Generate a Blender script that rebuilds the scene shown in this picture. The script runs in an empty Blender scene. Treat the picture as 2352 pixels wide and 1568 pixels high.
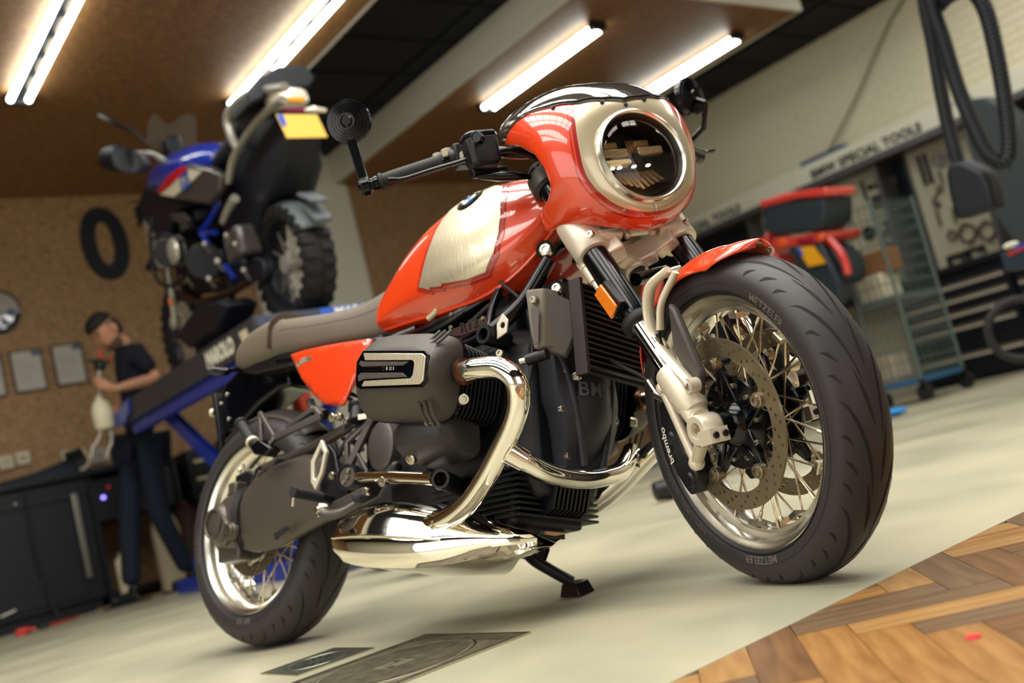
import bpy, bmesh, math, random
from mathutils import Vector, Matrix, geometry
random.seed(7)
D = bpy.data
SC = bpy.context.scene
COL = SC.collection
PI = math.pi
# ---------------------------------------------------------------- camera
cam = D.cameras.new('camera')
cam.sensor_width = 36.0
cam.lens = 2350.37 / 2352 * 36.0
cam.clip_start = 0.05
cam.clip_end = 100
cam.dof.use_dof = True
cam.dof.focus_distance = 1.86
cam.dof.aperture_fstop = 2.5
camo = D.objects.new('camera', cam)
COL.objects.link(camo)
camo.matrix_world = Matrix(((0.777627, 0.124504, -0.616275, -1.086403), (-0.580228, -0.235386, -0.779698, -2.710142), (-0.242138, 0.963894, -0.110802, 0.328947), (0, 0, 0, 1)))
SC.camera = camo
# ---------------------------------------------------------------- world, exposure
w = D.worlds.new('world')
SC.world = w
w.use_nodes = True
w.node_tree.nodes['Background'].inputs[0].default_value = (0.30, 0.48, 0.85, 1)
w.node_tree.nodes['Background'].inputs[1].default_value = 0.09
SC.view_settings.view_transform = 'Standard'
SC.view_settings.look = 'None'
SC.view_settings.gamma = 1.0
SC.view_settings.use_curve_mapping = False
SC.view_settings.exposure = 0.08
SC.cycles.use_denoising = True
SC.cycles.max_bounces = 8
SC.cycles.glossy_bounces = 5
SC.cycles.transmission_bounces = 6
SC.cycles.sample_clamp_indirect = 6.0

def area(name, loc, rot, sx, sy, power, col):
    l = D.lights.new(name, 'AREA')
    l.shape = 'RECTANGLE'
    l.size = sx
    l.size_y = sy
    l.energy = power
    l.color = col
    o = D.objects.new(name, l)
    COL.objects.link(o)
    o.location = loc
    o.rotation_euler = rot
    return o
# daylight just outside the glazed door behind the photographer and above the roof lights, the right-hand two added as fill
area('door_daylight', (-1.0, -7.15, 1.75), (PI / 2, 0, 0), 4.6, 3.1, 80, (1.0, 0.95, 0.86))
area('side_door_daylight', (-6.15, -1.6, 1.75), (PI / 2, 0, -PI / 2), 5.2, 3.1, 110, (1.0, 0.95, 0.86))
ROOF = [(-4.5, -3.0), (-2.3, -0.9), (-0.4, 0.9), (1.3, 2.5), (4.2, 5.4), (6.4, 7.6)]  # last two strips are added out of view to brighten the right wall
for i, (x0, x1) in enumerate(ROOF):
    area('roof_light_daylight', ((x0 + x1) / 2, -1.1, 4.05), (0, 0, 0), x1 - x0, 5.2, 210 if x0 < 3 else 110, (1.0, 0.96, 0.88))

# ---------------------------------------------------------------- materials
def lin(c):
    return tuple(((v / 255) / 12.92 if v / 255 <= 0.04045 else ((v / 255 + 0.055) / 1.055) ** 2.4) for v in c)
MATS = {}
def mat(name, col, rough=0.5, metal=0.0, coat=0.0, emit=0.0, bump=0.0, bscale=60, var=0.0, vscale=8, trans=0.0, ior=1.45, stretch=None, aniso=0, alpha=1.0):
    if name in MATS:
        return MATS[name]
    m = D.materials.new(name)
    m.use_nodes = True
    N = m.node_tree.nodes
    L = m.node_tree.links
    b = N['Principled BSDF']
    c = lin(col)
    b.inputs['Base Color'].default_value = (*c, 1)
    b.inputs['Roughness'].default_value = rough
    b.inputs['Metallic'].default_value = metal
    b.inputs['Coat Weight'].default_value = coat
    b.inputs['Coat Roughness'].default_value = 0.03
    b.inputs['Coat IOR'].default_value = 1.65
    b.inputs['IOR'].default_value = ior
    b.inputs['Transmission Weight'].default_value = trans
    b.inputs['Alpha'].default_value = alpha
    if emit:
        b.inputs['Emission Color'].default_value = (*c, 1)
        b.inputs['Emission Strength'].default_value = emit
    if bump or var:
        tc = N.new('ShaderNodeTexCoord')
        mp = N.new('ShaderNodeMapping')
        L.new(tc.outputs['Object'], mp.inputs[0])
        if stretch:
            mp.inputs['Scale'].default_value = stretch
    if var:
        n = N.new('ShaderNodeTexNoise')
        n.inputs['Scale'].default_value = vscale
        n.inputs['Detail'].default_value = 5
        L.new(mp.outputs[0], n.inputs[0])
        r = N.new('ShaderNodeMapRange')
        r.inputs['From Min'].default_value = 0.3
        r.inputs['From Max'].default_value = 0.7
        r.inputs['To Min'].default_value = 1 - var
        r.inputs['To Max'].default_value = 1 + var
        L.new(n.outputs[0], r.inputs[0])
        h = N.new('ShaderNodeHueSaturation')
        h.inputs['Color'].default_value = (*c, 1)
        L.new(r.outputs[0], h.inputs['Value'])
        L.new(h.outputs[0], b.inputs['Base Color'])
    if bump:
        n = N.new('ShaderNodeTexNoise')
        n.inputs['Scale'].default_value = bscale
        n.inputs['Detail'].default_value = 3
        L.new(mp.outputs[0], n.inputs[0])
        bp = N.new('ShaderNodeBump')
        bp.inputs['Strength'].default_value = bump
        bp.inputs['Distance'].default_value = 0.002
        L.new(n.outputs[0], bp.inputs['Height'])
        L.new(bp.outputs[0], b.inputs['Normal'])
    MATS[name] = m
    return m
def ramp_mat(name, stops, scale, stretch, rough, bump=0.2, detail=6, coat=0.0, dist=0.0, rot=(0, 0, 0), metal=0.0):
    m = D.materials.new(name)
    m.use_nodes = True
    N = m.node_tree.nodes
    L = m.node_tree.links
    b = N['Principled BSDF']
    tc = N.new('ShaderNodeTexCoord')
    mp = N.new('ShaderNodeMapping')
    mp.inputs['Scale'].default_value = stretch
    mp.inputs['Rotation'].default_value = rot
    L.new(tc.outputs['Object'], mp.inputs[0])
    n = N.new('ShaderNodeTexNoise')
    n.inputs['Scale'].default_value = scale
    n.inputs['Detail'].default_value = detail
    n.inputs['Distortion'].default_value = dist
    L.new(mp.outputs[0], n.inputs[0])
    r = N.new('ShaderNodeValToRGB')
    e = r.color_ramp.elements
    while len(e) < len(stops):
        e.new(0.5)
    for i, (p, c) in enumerate(stops):
        e[i].position = p
        e[i].color = (*lin(c), 1)
    L.new(n.outputs[0], r.inputs[0])
    L.new(r.outputs[0], b.inputs['Base Color'])
    b.inputs['Roughness'].default_value = rough
    b.inputs['Metallic'].default_value = metal
    b.inputs['Coat Weight'].default_value = coat
    if bump:
        bp = N.new('ShaderNodeBump')
        bp.inputs['Strength'].default_value = bump
        bp.inputs['Distance'].default_value = 0.003
        L.new(n.outputs[0], bp.inputs['Height'])
        L.new(bp.outputs[0], b.inputs['Normal'])
    MATS[name] = m
    return m

# ---------------------------------------------------------------- geometry helpers
def V(p):
    return Vector(p)
def frame(d, up=(0, 0, 1)):
    d = V(d).normalized()
    u = V(up)
    if abs(d.dot(u.normalized())) > 0.98:
        u = Vector((1, 0, 0))
    x = u.cross(d).normalized()
    y = d.cross(x)
    return x, y, d
def smooth_path(pts, n=6):
    P = [V(p) for p in pts]
    if len(P) < 3 or n < 2:
        return P
    out = []
    for i in range(len(P) - 1):
        p0 = P[i - 1] if i else P[0] * 2 - P[1]
        p1, p2 = P[i], P[i + 1]
        p3 = P[i + 2] if i + 2 < len(P) else P[-1] * 2 - P[-2]
        for k in range(n):
            t = k / n
            out.append(0.5 * ((2 * p1) + (-p0 + p2) * t + (2 * p0 - 5 * p1 + 4 * p2 - p3) * t * t + (-p0 + 3 * p1 - 3 * p2 + p3) * t ** 3))
    out.append(P[-1])
    return out
def interp(tab, x):
    if x <= tab[0][0]:
        return list(tab[0][1:])
    for a, b in zip(tab, tab[1:]):
        if x <= b[0]:
            t = (x - a[0]) / (b[0] - a[0])
            return [p + (q - p) * t for p, q in zip(a[1:], b[1:])]
    return list(tab[-1][1:])
def sinterp(tab, x):
    # smooth (Catmull-Rom) interpolation of a table
    xs = [r[0] for r in tab]
    if x <= xs[0]:
        return list(tab[0][1:])
    if x >= xs[-1]:
        return list(tab[-1][1:])
    i = max(k for k in range(len(xs) - 1) if xs[k] <= x)
    t = (x - xs[i]) / (xs[i + 1] - xs[i])
    p1, p2 = tab[i][1:], tab[i + 1][1:]
    h = xs[i + 1] - xs[i]
    if i:
        m1 = [(b - a) / (xs[i + 1] - xs[i - 1]) * h for a, b in zip(tab[i - 1][1:], p2)]
    else:
        m1 = [b - a for a, b in zip(p1, p2)]
    if i + 2 < len(xs):
        m2 = [(b - a) / (xs[i + 2] - xs[i]) * h for a, b in zip(p1, tab[i + 2][1:])]
    else:
        m2 = [b - a for a, b in zip(p1, p2)]
    t2, t3 = t * t, t ** 3
    return [(2 * t3 - 3 * t2 + 1) * a + (t3 - 2 * t2 + t) * c + (-2 * t3 + 3 * t2) * b + (t3 - t2) * d for a, b, c, d in zip(p1, p2, m1, m2)]

class G:
    def __init__(s):
        s.v = []
        s.f = []
        s.mi = []
        s.m = 0
    def face(s, idx):
        s.f.append(tuple(idx))
        s.mi.append(s.m)
    def addv(s, pts):
        n = len(s.v)
        s.v += [tuple(p) for p in pts]
        return n
    def box(s, a, b, M=None):
        x0, y0, z0 = a
        x1, y1, z1 = b
        P = [(x0, y0, z0), (x1, y0, z0), (x1, y1, z0), (x0, y1, z0), (x0, y0, z1), (x1, y0, z1), (x1, y1, z1), (x0, y1, z1)]
        if M is not None:
            P = [M @ V(p) for p in P]
        n = s.addv(P)
        for q in ((0, 3, 2, 1), (4, 5, 6, 7), (0, 1, 5, 4), (1, 2, 6, 5), (2, 3, 7, 6), (3, 0, 4, 7)):
            s.face([n + i for i in q])
        return s
    def bar(s, a, b, w, h, up=(0, 0, 1)):
        a, b = V(a), V(b)
        x, y, d = frame(b - a, up)
        P = []
        for c in (a, b):
            for i, j in ((-1, -1), (1, -1), (1, 1), (-1, 1)):
                P.append(c + x * (i * w / 2) + y * (j * h / 2))
        n = s.addv(P)
        for q in ((0, 3, 2, 1), (4, 5, 6, 7), (0, 1, 5, 4), (1, 2, 6, 5), (2, 3, 7, 6), (3, 0, 4, 7)):
            s.face([n + i for i in q])
        return s
    def rings(s, R, cap0=True, cap1=True, closed=False):
        k = len(R[0])
        n = s.addv([p for r in R for p in r])
        m = len(R)
        for i in range(m if closed else m - 1):
            a = n + i * k
            b = n + ((i + 1) % m) * k
            for j in range(k):
                s.face((a + j, a + (j + 1) % k, b + (j + 1) % k, b + j))
        if not closed:
            if cap0:
                s.face([n + j for j in range(k)][::-1])
            if cap1:
                s.face([n + (m - 1) * k + j for j in range(k)])
        return s
    def tube(s, pts, r, n=16, sm=6, cap=True, flat=None, up=(0, 0, 1)):
        P = smooth_path(pts, sm) if sm else [V(p) for p in pts]
        m = len(P)
        def rad(i):
            if isinstance(r, (int, float)):
                return r
            t = i / (m - 1) * (len(r) - 1)
            a = min(int(t), len(r) - 2)
            return r[a] + (r[a + 1] - r[a]) * (t - a)
        R = []
        px = None
        for i, p in enumerate(P):
            d = (P[min(i + 1, m - 1)] - P[max(i - 1, 0)])
            if px is None:
                x, y, d = frame(d, up)
            else:
                d.normalize()
                x = (px - d * px.dot(d)).normalized()
                y = d.cross(x)
            px = x
            fl = flat or 1
            R.append([p + (x * math.cos(2 * PI * j / n) + y * math.sin(2 * PI * j / n) * fl) * rad(i) for j in range(n)])
        return s.rings(R, cap, cap)
    def cyl(s, a, b, r, r2=None, n=24, cap=True):
        return s.tube([a, b], [r, r if r2 is None else r2], n, 0, cap)
    def lathe(s, prof, o, ax, n=48, closed=False, cap=False, ph=0):
        # prof: (radius, along axis)
        x, y, d = frame(ax)
        o = V(o)
        R = []
        for r, a in prof:
            R.append([o + d * a + (x * math.cos(ph + 2 * PI * j / n) + y * math.sin(ph + 2 * PI * j / n)) * max(r, 1e-5) for j in range(n)])
        return s.rings(R, cap, cap, closed)
    def ball(s, c, r, n=16, sc=(1, 1, 1)):
        m = n // 2
        R = []
        for i in range(1, m):
            a = PI * i / m
            R.append([(c[0] + r * sc[0] * math.sin(a) * math.cos(2 * PI * j / n), c[1] + r * sc[1] * math.sin(a) * math.sin(2 * PI * j / n), c[2] - r * sc[2] * math.cos(a)) for j in range(n)])
        return s.rings(R)
    def prism(s, poly, fn0, fn1=None, holes=()):
        # poly in 2-D, fn0/fn1 map (u,v) to 3-D for the two faces
        loops = [list(poly)] + [list(h) for h in holes]
        flat = [V((p[0], p[1], 0)) for l in loops for p in l]
        tris = geometry.tessellate_polygon([[V((p[0], p[1], 0)) for p in l] for l in loops])
        n = s.addv([fn0(p.x, p.y) for p in flat])
        for t in tris:
            s.face([n + i for i in t])
        if fn1:
            n2 = s.addv([fn1(p.x, p.y) for p in flat])
            for t in tris:
                s.face([n2 + i for i in reversed(t)])
            k = 0
            for l in loops:
                m = len(l)
                for i in range(m):
                    a, b = k + i, k + (i + 1) % m
                    s.face((n + a, n + b, n2 + b, n2 + a))
                k += m
        return s
    def slab(s, pts, nrm, t):
        # planar 3-D polygon given a thickness t along nrm
        nv = V(nrm).normalized() * t
        m = len(pts)
        n = s.addv([V(p) for p in pts] + [V(p) + nv for p in pts])
        s.face(range(n, n + m))
        s.face(range(n + 2 * m - 1, n + m - 1, -1))
        for i in range(m):
            s.face((n + i, n + (i + 1) % m, n + m + (i + 1) % m, n + m + i))
        return s
    def grid(s, fn, nu, nv, closeu=False):
        n = s.addv([fn(i / nu, j / nv) for i in range(nu + (0 if closeu else 1)) for j in range(nv + 1)])
        m = nu if closeu else nu
        cnt = nu if closeu else nu + 1
        for i in range(m):
            for j in range(nv):
                a = i % cnt
                b = (i + 1) % cnt
                s.face((n + a * (nv + 1) + j, n + b * (nv + 1) + j, n + b * (nv + 1) + j + 1, n + a * (nv + 1) + j + 1))
        return s
    def add(s, g, M=None):
        n = s.addv([M @ V(p) for p in g.v] if M is not None else g.v)
        for f, mi in zip(g.f, g.mi):
            s.f.append(tuple(n + i for i in f))
            s.mi.append(mi)
        return s
    def mirror(s):
        n = len(s.v)
        k = len(s.f)
        s.v += [(x, -y, z) for x, y, z in s.v]
        for i in range(k):
            s.f.append(tuple(n + j for j in reversed(s.f[i])))
            s.mi.append(s.mi[i])
        return s
    def mesh(s, name, mats, smooth=40):
        me = D.meshes.new(name)
        me.from_pydata(s.v, [], s.f)
        bm = bmesh.new()
        bm.from_mesh(me)
        bmesh.ops.recalc_face_normals(bm, faces=bm.faces)
        bm.to_mesh(me)
        bm.free()
        for m in (mats if isinstance(mats, (list, tuple)) else [mats]):
            me.materials.append(m)
        if isinstance(mats, (list, tuple)):
            me.polygons.foreach_set('material_index', s.mi)
        if smooth:
            me.polygons.foreach_set('use_smooth', [True] * len(me.polygons))
            me.set_sharp_from_angle(angle=math.radians(smooth))
        me.update()
        return me
    def build(s, name, mats, parent=None, bevel=0, sub=0, smooth=40, label=None, kind=None, solid=0, segs=2):
        o = D.objects.new(name, s.mesh(name, mats, smooth))
        COL.objects.link(o)
        if parent:
            o.parent = parent
        if sub:
            md = o.modifiers.new('sub', 'SUBSURF')
            md.levels = md.render_levels = sub
        if solid:
            md = o.modifiers.new('solid', 'SOLIDIFY')
            md.thickness = solid
            md.offset = -1
        if bevel:
            md = o.modifiers.new('bevel', 'BEVEL')
            md.width = bevel
            md.segments = segs
            md.limit_method = 'ANGLE'
            md.angle_limit = math.radians(35)
            md.harden_normals = False
        if label:
            o['label'] = label
        if kind:
            o['kind'] = kind
        return o
def empty(name, loc=(0, 0, 0), M=None):
    o = D.objects.new(name, None)
    COL.objects.link(o)
    if M is not None:
        o.matrix_world = M
    else:
        o.location = loc
    o.empty_display_size = 0.1
    return o
def tag(o, label=None, cat=None, group=None, kind=None):
    if label:
        o['label'] = label
    if cat:
        o['category'] = cat
    if group:
        o['group'] = group
    if kind:
        o['kind'] = kind
    return o
def copy(o, parent=None, M=None):
    c = o.copy()
    COL.objects.link(c)
    c.parent = parent
    if M is not None:
        c.matrix_local = M
    return c
def ngon(n, r, c=(0, 0), ph=0):
    return [(c[0] + r * math.cos(ph + 2 * PI * i / n), c[1] + r * math.sin(ph + 2 * PI * i / n)) for i in range(n)]
def text_geo(txt, size, fn, res=3, width=1.0, space=1.0, bold=0.0):
    # built-in font -> flat mesh -> mapped by fn(u, v); u centred
    cu = D.curves.new('t', 'FONT')
    cu.body = txt
    cu.size = size
    cu.resolution_u = res
    cu.align_x = 'CENTER'
    cu.align_y = 'CENTER'
    cu.space_character = space
    cu.offset = bold
    o = D.objects.new('t', cu)
    COL.objects.link(o)
    dg = bpy.context.evaluated_depsgraph_get()
    me = o.evaluated_get(dg).to_mesh()
    g = G()
    g.addv([fn(v.co.x * width, v.co.y) for v in me.vertices])
    for p in me.polygons:
        g.face(p.vertices[:])
    D.objects.remove(o)
    D.curves.remove(cu)
    return g
def drape(poly, fn, step, g=None):
    # fill a 2-D polygon with a fine triangulation and map it through fn(u, v)
    g = g or G()
    P = []
    m = len(poly)
    for i in range(m):
        a, b = Vector(poly[i]), Vector(poly[(i + 1) % m])
        k = max(1, int((b - a).length / step))
        P += [a + (b - a) * (j / k) for j in range(k)]
    nb = len(P)
    x0, x1 = min(p.x for p in P), max(p.x for p in P)
    y0, y1 = min(p.y for p in P), max(p.y for p in P)
    def inside(x, y):
        c = False
        for i in range(nb):
            a, b = P[i], P[(i + 1) % nb]
            if (a.y > y) != (b.y > y) and x < (b.x - a.x) * (y - a.y) / (b.y - a.y) + a.x:
                c = not c
        return c
    y = y0 + step * 0.5
    r = 0
    while y < y1:
        x = x0 + step * (0.5 if r % 2 else 1.0)
        while x < x1:
            if inside(x, y) and min((Vector((x, y)) - p).length for p in P[:nb]) > step * 0.45:
                P.append(Vector((x, y)))
            x += step
        y += step * 0.87
        r += 1
    res = geometry.delaunay_2d_cdt(P, [(i, (i + 1) % nb) for i in range(nb)], [list(range(nb))], 1, 1e-6)
    n = g.addv([fn(p.x, p.y) for p in res[0]])
    for t in res[2]:
        g.face([n + i for i in t])
    return g
def bolt(g, p, d, r=0.008, h=0.005):
    p = V(p)
    d = V(d).normalized()
    g.lathe([(0, h * 0.5), (r * 0.45, h * 0.5), (r * 0.5, h), (r * 0.85, h), (r, h * 0.7), (r, -h)], p, d, 12)
    return g

# ================================================================ SETTING
M_osb = ramp_mat('osb', [(0.30, (92, 66, 42)), (0.46, (132, 100, 66)), (0.58, (162, 126, 84)), (0.72, (192, 158, 112))], 26, (1.0, 1.0, 3.2), 0.6, 0.25, 7, 0.0, 1.5)
M_osb2 = ramp_mat('osb_ceiling', [(0.30, (74, 46, 26)), (0.46, (112, 76, 42)), (0.58, (140, 98, 56)), (0.72, (172, 128, 80))], 26, (1.0, 3.0, 1.0), 0.55, 0.25, 7, 0.0, 1.5)
M_floor = ramp_mat('epoxy_floor', [(0.35, (150, 148, 126)), (0.5, (168, 164, 140)), (0.65, (182, 176, 150))], 1.6, (1, 1, 1), 0.34, 0.02, 5)
M_white = mat('white_paint', (206, 202, 186), 0.6)
M_brick = mat('white_brick', (232, 225, 196), 0.55, bump=0.5, bscale=40)
M_mortar = mat('mortar', (220, 212, 182), 0.9)
M_dark_ceiling = mat('dark_ceiling', (5, 13, 26), 0.75, 0.0, bump=0.3, bscale=160)
M_grid = mat('ceiling_grid', (2, 4, 9), 0.7)
M_black = mat('black_satin', (12, 14, 18), 0.35)
M_tube = mat('lamp_tube', (244, 255, 246), 0.3, emit=16)
M_lampbody = mat('lamp_body', (26, 28, 32), 0.4)
M_steel = mat('steel', (170, 168, 160), 0.3, 1.0)
M_glass = mat('window_glass', (235, 245, 245), 0.0, trans=1.0, ior=1.05)
def struct(g, name, m, parent=None, **k):
    o = g.build(name, m, parent, **k)
    if not parent:
        o['kind'] = 'structure'
    return o
fl = struct(G().box((-6.2, -1.69, -0.06), (8.2, 6.05, 0)).box((-6.2, -7.2, -0.06), (-1.6, -1.69, 0)), 'floor', M_floor)
struct(G().box((-1.6, -7.2, -0.06), (8.2, -1.69, -0.006)), 'floor', mat('wood_base', (96, 66, 36), 0.5))
# parquet planks in a herringbone
M_planks = [ramp_mat('plank_%s' % n, [(0.35, a), (0.65, b)], 9, (0.6, 6, 1), 0.3, 0.1, 5) for n, a, b in
            (('amber', (128, 88, 46), (158, 116, 66)), ('brown', (94, 66, 42), (122, 88, 56)), ('tan', (140, 102, 58), (164, 126, 78)), ('grey', (92, 72, 54), (116, 92, 66)))]
flp = [o for o in COL.objects if o.name.startswith('floor')][1]
pl_mesh = [G().box((-0.149, -0.0345, -0.006), (0.149, 0.0345, -0.0008)).mesh('plank', m, 0) for m in M_planks]
npl = 0
prand = random.Random(3)
W_, L_ = 0.07, 0.30
for i in range(-40, 60):
    for j in range(-20, 30):
        for k in (0, 1):
            # herringbone lattice rotated 45 degrees to the edge
            if k == 0:
                x, y, a = i * W_ + j * L_ , -i * W_ * -1 + j * -L_, 0
            x0 = i * W_ + j * L_
            y0 = i * W_ - j * L_
            cx, cy, a = (x0 + L_ / 2, y0 + W_ / 2, 0) if k == 0 else (x0 + W_ / 2, y0 + W_ + L_ / 2 - 0.0, PI / 2)
            c, s_ = math.cos(PI / 4), math.sin(PI / 4)
            X = cx * c - cy * s_ + 0.3
            Y = cx * s_ + cy * c - 2.2
            if -0.55 < X < 1.7 and -2.75 < Y < -1.62 and X + 0.65 * (Y + 1.69) > -0.55 and npl < 295:
                o = D.objects.new('plank', pl_mesh[prand.randrange(4)])
                COL.objects.link(o)
                o.parent = flp
                o.matrix_local = Matrix.Translation((X, Y, 0)) @ Matrix.Rotation(a + PI / 4, 4, 'Z')
                npl += 1
# walls
wf = struct(G().box((-6.2, 6.0, 0), (3.0, 6.12, 3.75)).box((4.15, 6.0, 0), (8.2, 6.12, 3.75)), 'wall_back', M_osb, smooth=0)
struct(G().box((3.0, 5.93, 0), (4.15, 6.12, 3.75)).box((4.15, 5.97, 0), (4.2, 6.0, 3.7)), 'trim_1', M_white, smooth=0)
wr = struct(G().box((8.2, -7.2, 0), (8.32, 6.12, 3.75)), 'wall_right', M_mortar, smooth=0)
struct(G().box((8.17, -7.2, 0), (8.2, 6.0, 2.3)), 'wall_right', mat('white_wall_smooth', (205, 200, 175), 0.6, bump=0.3, bscale=12, stretch=(1, 1, 6)), smooth=0)
bl, bh = 0.235, 0.082
bm_ = [G().box((-0.006, -bl / 2 + 0.004, -bh / 2 + 0.0035), (0.0, bl / 2 - 0.004, bh / 2 - 0.0035)).mesh('brick', M_brick, 0) for i in range(3)]
nb = 0
for r in range(17):
    for c in range(18):
        if nb >= 299:
            break
        y = 0.35 + c * bl + (bl / 2 if r % 2 else 0)
        z = 2.34 + r * bh
        o = D.objects.new('brick', bm_[nb % 3])
        COL.objects.link(o)
        o.parent = wr
        o.location = (8.2 - prand.uniform(0, 0.003), y, z)
        nb += 1
g = G()
for r in range(17):
    for c in range(-30, 32):
        if 0 <= c < 18 and r * 18 + c < 299:
            continue
        y = 0.35 + c * bl + (bl / 2 if r % 2 else 0)
        if y > 5.9 or y < -4:
            continue
        z = 2.34 + r * bh
        g.box((8.194, y - bl / 2 + 0.005, z - bh / 2 + 0.0045), (8.2, y + bl / 2 - 0.005, z + bh / 2 - 0.0045))
g.build('brickwork', M_brick, wr, smooth=0, kind='stuff')
# wall behind the photographer with a glazed door, left wall with a glazed bay door
g = G()
g.box((-6.2, -7.2, 0), (-3.4, -7.0, 3.75)).box((1.4, -7.2, 0), (8.2, -7.0, 3.75)).box((-3.4, -7.2, 3.3), (1.4, -7.0, 3.75)).box((-3.4, -7.2, 0), (1.4, -7.0, 0.2))
struct(g, 'wall_front', M_white, smooth=0)
g = G()
g.box((-6.32, -7.2, 0), (-6.2, -4.3, 3.75)).box((-6.32, 1.1, 0), (-6.2, 6.12, 3.75)).box((-6.32, -4.3, 3.3), (-6.2, 1.1, 3.75)).box((-6.32, -4.3, 0), (-6.2, 1.1, 0.2))
struct(g, 'wall_left', M_white, smooth=0)
M_frame = mat('window_frame', (30, 32, 36), 0.4)
g = G()
for i in range(7):
    x = -3.4 + i * 0.8
    g.box((x - 0.03, -7.14, 0.2), (x + 0.03, -7.06, 3.3))
for i in range(6):
    z = 0.2 + i * 0.62
    g.box((-3.4, -7.14, z - 0.025), (1.4, -7.06, z + 0.025))
d1 = struct(g, 'door_1', M_frame, smooth=0)
g = G()
for i in range(8):
    y = -4.3 + i * 0.771
    g.box((-6.3, y - 0.03, 0.2), (-6.22, y + 0.03, 3.3))
for i in range(6):
    z = 0.2 + i * 0.62
    g.box((-6.3, -4.3, z - 0.025), (-6.22, 1.1, z + 0.025))
d2 = struct(g, 'door_2', M_frame, smooth=0)
# ceiling: dark perforated metal panels hung in a grid, with a roof light near the camera
RY0, RY1 = -3.7, 1.5
g = G()
g.box((-6.3, -7.2, 3.76), (8.3, RY0, 3.9)).box((-6.3, RY1, 3.76), (8.3, 6.1, 3.9))
xs = [-6.3] + [v for r in ROOF for v in r] + [8.3]
for i in range(0, len(xs), 2):
    g.box((xs[i], RY0, 3.76), (xs[i + 1], RY1, 3.9))
ce = struct(g, 'ceiling', M_grid, smooth=0)
pm = G().box((-0.585, -0.285, 0), (0.585, 0.285, 0.02)).mesh('ceiling_panel', M_dark_ceiling, 0)
for i in range(-1, 6):
    for j in range(-7, 5):
        x, y = 3.2 + i * 1.2, 3.2 + j * 0.6
        if x > 1.4 and y > 1.7:
            o = D.objects.new('ceiling_panel', pm)
            COL.objects.link(o)
            o.parent = ce
            o.location = (x, y, 3.715)
g = G()
for i in range(-2, 4):
    g.box((3.8 + i * 1.2 - 0.012, 1.5, 3.70), (3.8 + i * 1.2 + 0.012, 6, 3.76))
for j in range(-3, 5):
    y = 3.5 + j * 0.6
    g.box((2.6, y - 0.012, 3.70), (8.1, y + 0.012, 3.76))
g.build('ceiling_grid', M_grid, ce, smooth=0)
for k, (x0, x1) in enumerate(ROOF):
    g = G()
    for i in range(3):
        x = x0 + i * (x1 - x0) / 2
        g.box((x - 0.02, RY0, 3.8), (x + 0.02, RY1, 3.86))
    for i in range(9):
        y = RY0 + i * 0.65
        g.box((x0, y - 0.02, 3.8), (x1, y + 0.02, 3.86))
    struct(g, 'window_%d' % (k + 1), M_frame, smooth=0)  # the last two frame the added fill strips

# ---- timber canopies over the two bays
def canopy(x0, x1, y0, y1, label, boards):
    r = empty('ceiling_canopy', (x0, y0, 3.4))
    tag(r, label, 'canopy')
    # OSB sheets 1.22 x 2.44
    nx = max(1, round((x1 - x0) / 1.25))
    ny = max(1, round((y1 - y0) / 2.4))
    for i in range(nx):
        for j in range(ny):
            ax, bx = (x1 - x0) * i / nx, (x1 - x0) * (i + 1) / nx
            ay, by = (y1 - y0) * j / ny, (y1 - y0) * (j + 1) / ny
            G().box((ax + 0.001, ay + 0.001, 0), (bx - 0.001, by - 0.001, 0.02)).build('board', M_osb2, r, smooth=0)
    w_, d_ = x1 - x0, y1 - y0
    for a, b in (((-0.03, 0, 0.0), (0, d_, 0.3)), ((w_, 0, 0.0), (w_ + 0.03, d_, 0.3)), ((-0.03, -0.03, 0.0), (w_ + 0.03, 0, 0.3))):
        G().box(a, b).build('fascia', M_white, r, smooth=0)
    return r
canopy(-3.2, 2.55, 2.0, 6.0, 'chipboard canopy over the lifted blue motorcycle, twin tube lamps below it', 1)
canopy(4.05, 6.5, 2.0, 6.0, 'chipboard canopy with white edge above the orange motorcycle fairing', 1)
def lamp(x, y0, y1, label):
    r = empty('tube_lamp', (x, y1, 3.36))
    tag(r, label, 'lamp', 'twin tube lamps under the canopies')
    L_ = y0 - y1
    g = G().box((-0.02, L_, 0.0), (0.02, 0, 0.035))
    for e in (0.0, L_ + 0.0):
        g.box((-0.08, e - 0.02, -0.03), (0.08, e + 0.02, 0.035))
    for k in range(6):
        g.box((-0.03, L_ * (k + 0.5) / 6 - 0.02, -0.012), (0.03, L_ * (k + 0.5) / 6 + 0.02, 0.02))
    g.build('lamp_body', M_lampbody, r, smooth=0)
    for s in (-0.055, 0.055):
        G().cyl((s, L_ + 0.02, -0.012), (s, -0.02, -0.012), 0.019, n=16).build('tube', M_tube, r)
        for e in (L_ + 0.012, -0.012):
            G().cyl((s, e - 0.02, -0.012), (s, e + 0.02, -0.012), 0.0215, n=16).build('tube_cap', M_steel, r)
lamp(0.715, 2.44, 3.98, 'twin tube lamp at the top left corner of the photo')
lamp(2.215, 2.3, 3.98, 'twin tube lamp just above the lifted motorcycle tail')
lamp(4.54, 2.44, 3.95, 'twin tube lamp left of the windscreen, beside the white fascia')
lamp(6.16, 2.4, 3.85, 'twin tube lamp right of the windscreen, nearest the brick wall')

# ---- bay number and pictures on the back wall
for ch, px in (('0', (1.7234,5.995,2.9316)), ('2', (2.2219,5.995,2.9774))):
    t = text_geo(ch, 0.86, lambda u, v: (px[0] + u, 5.994, px[2] - 0.0 + v), 6, 0.92, 1, 0.03)
    o = t.build('wall_digit', mat('digit_black', (8, 12, 26), 0.6), smooth=0)
    tag(o, 'large black digit %s painted on the chipboard wall' % ('zero' if ch == '0' else 'two, half hidden by the lifted motorcycle'), 'number')
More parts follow.
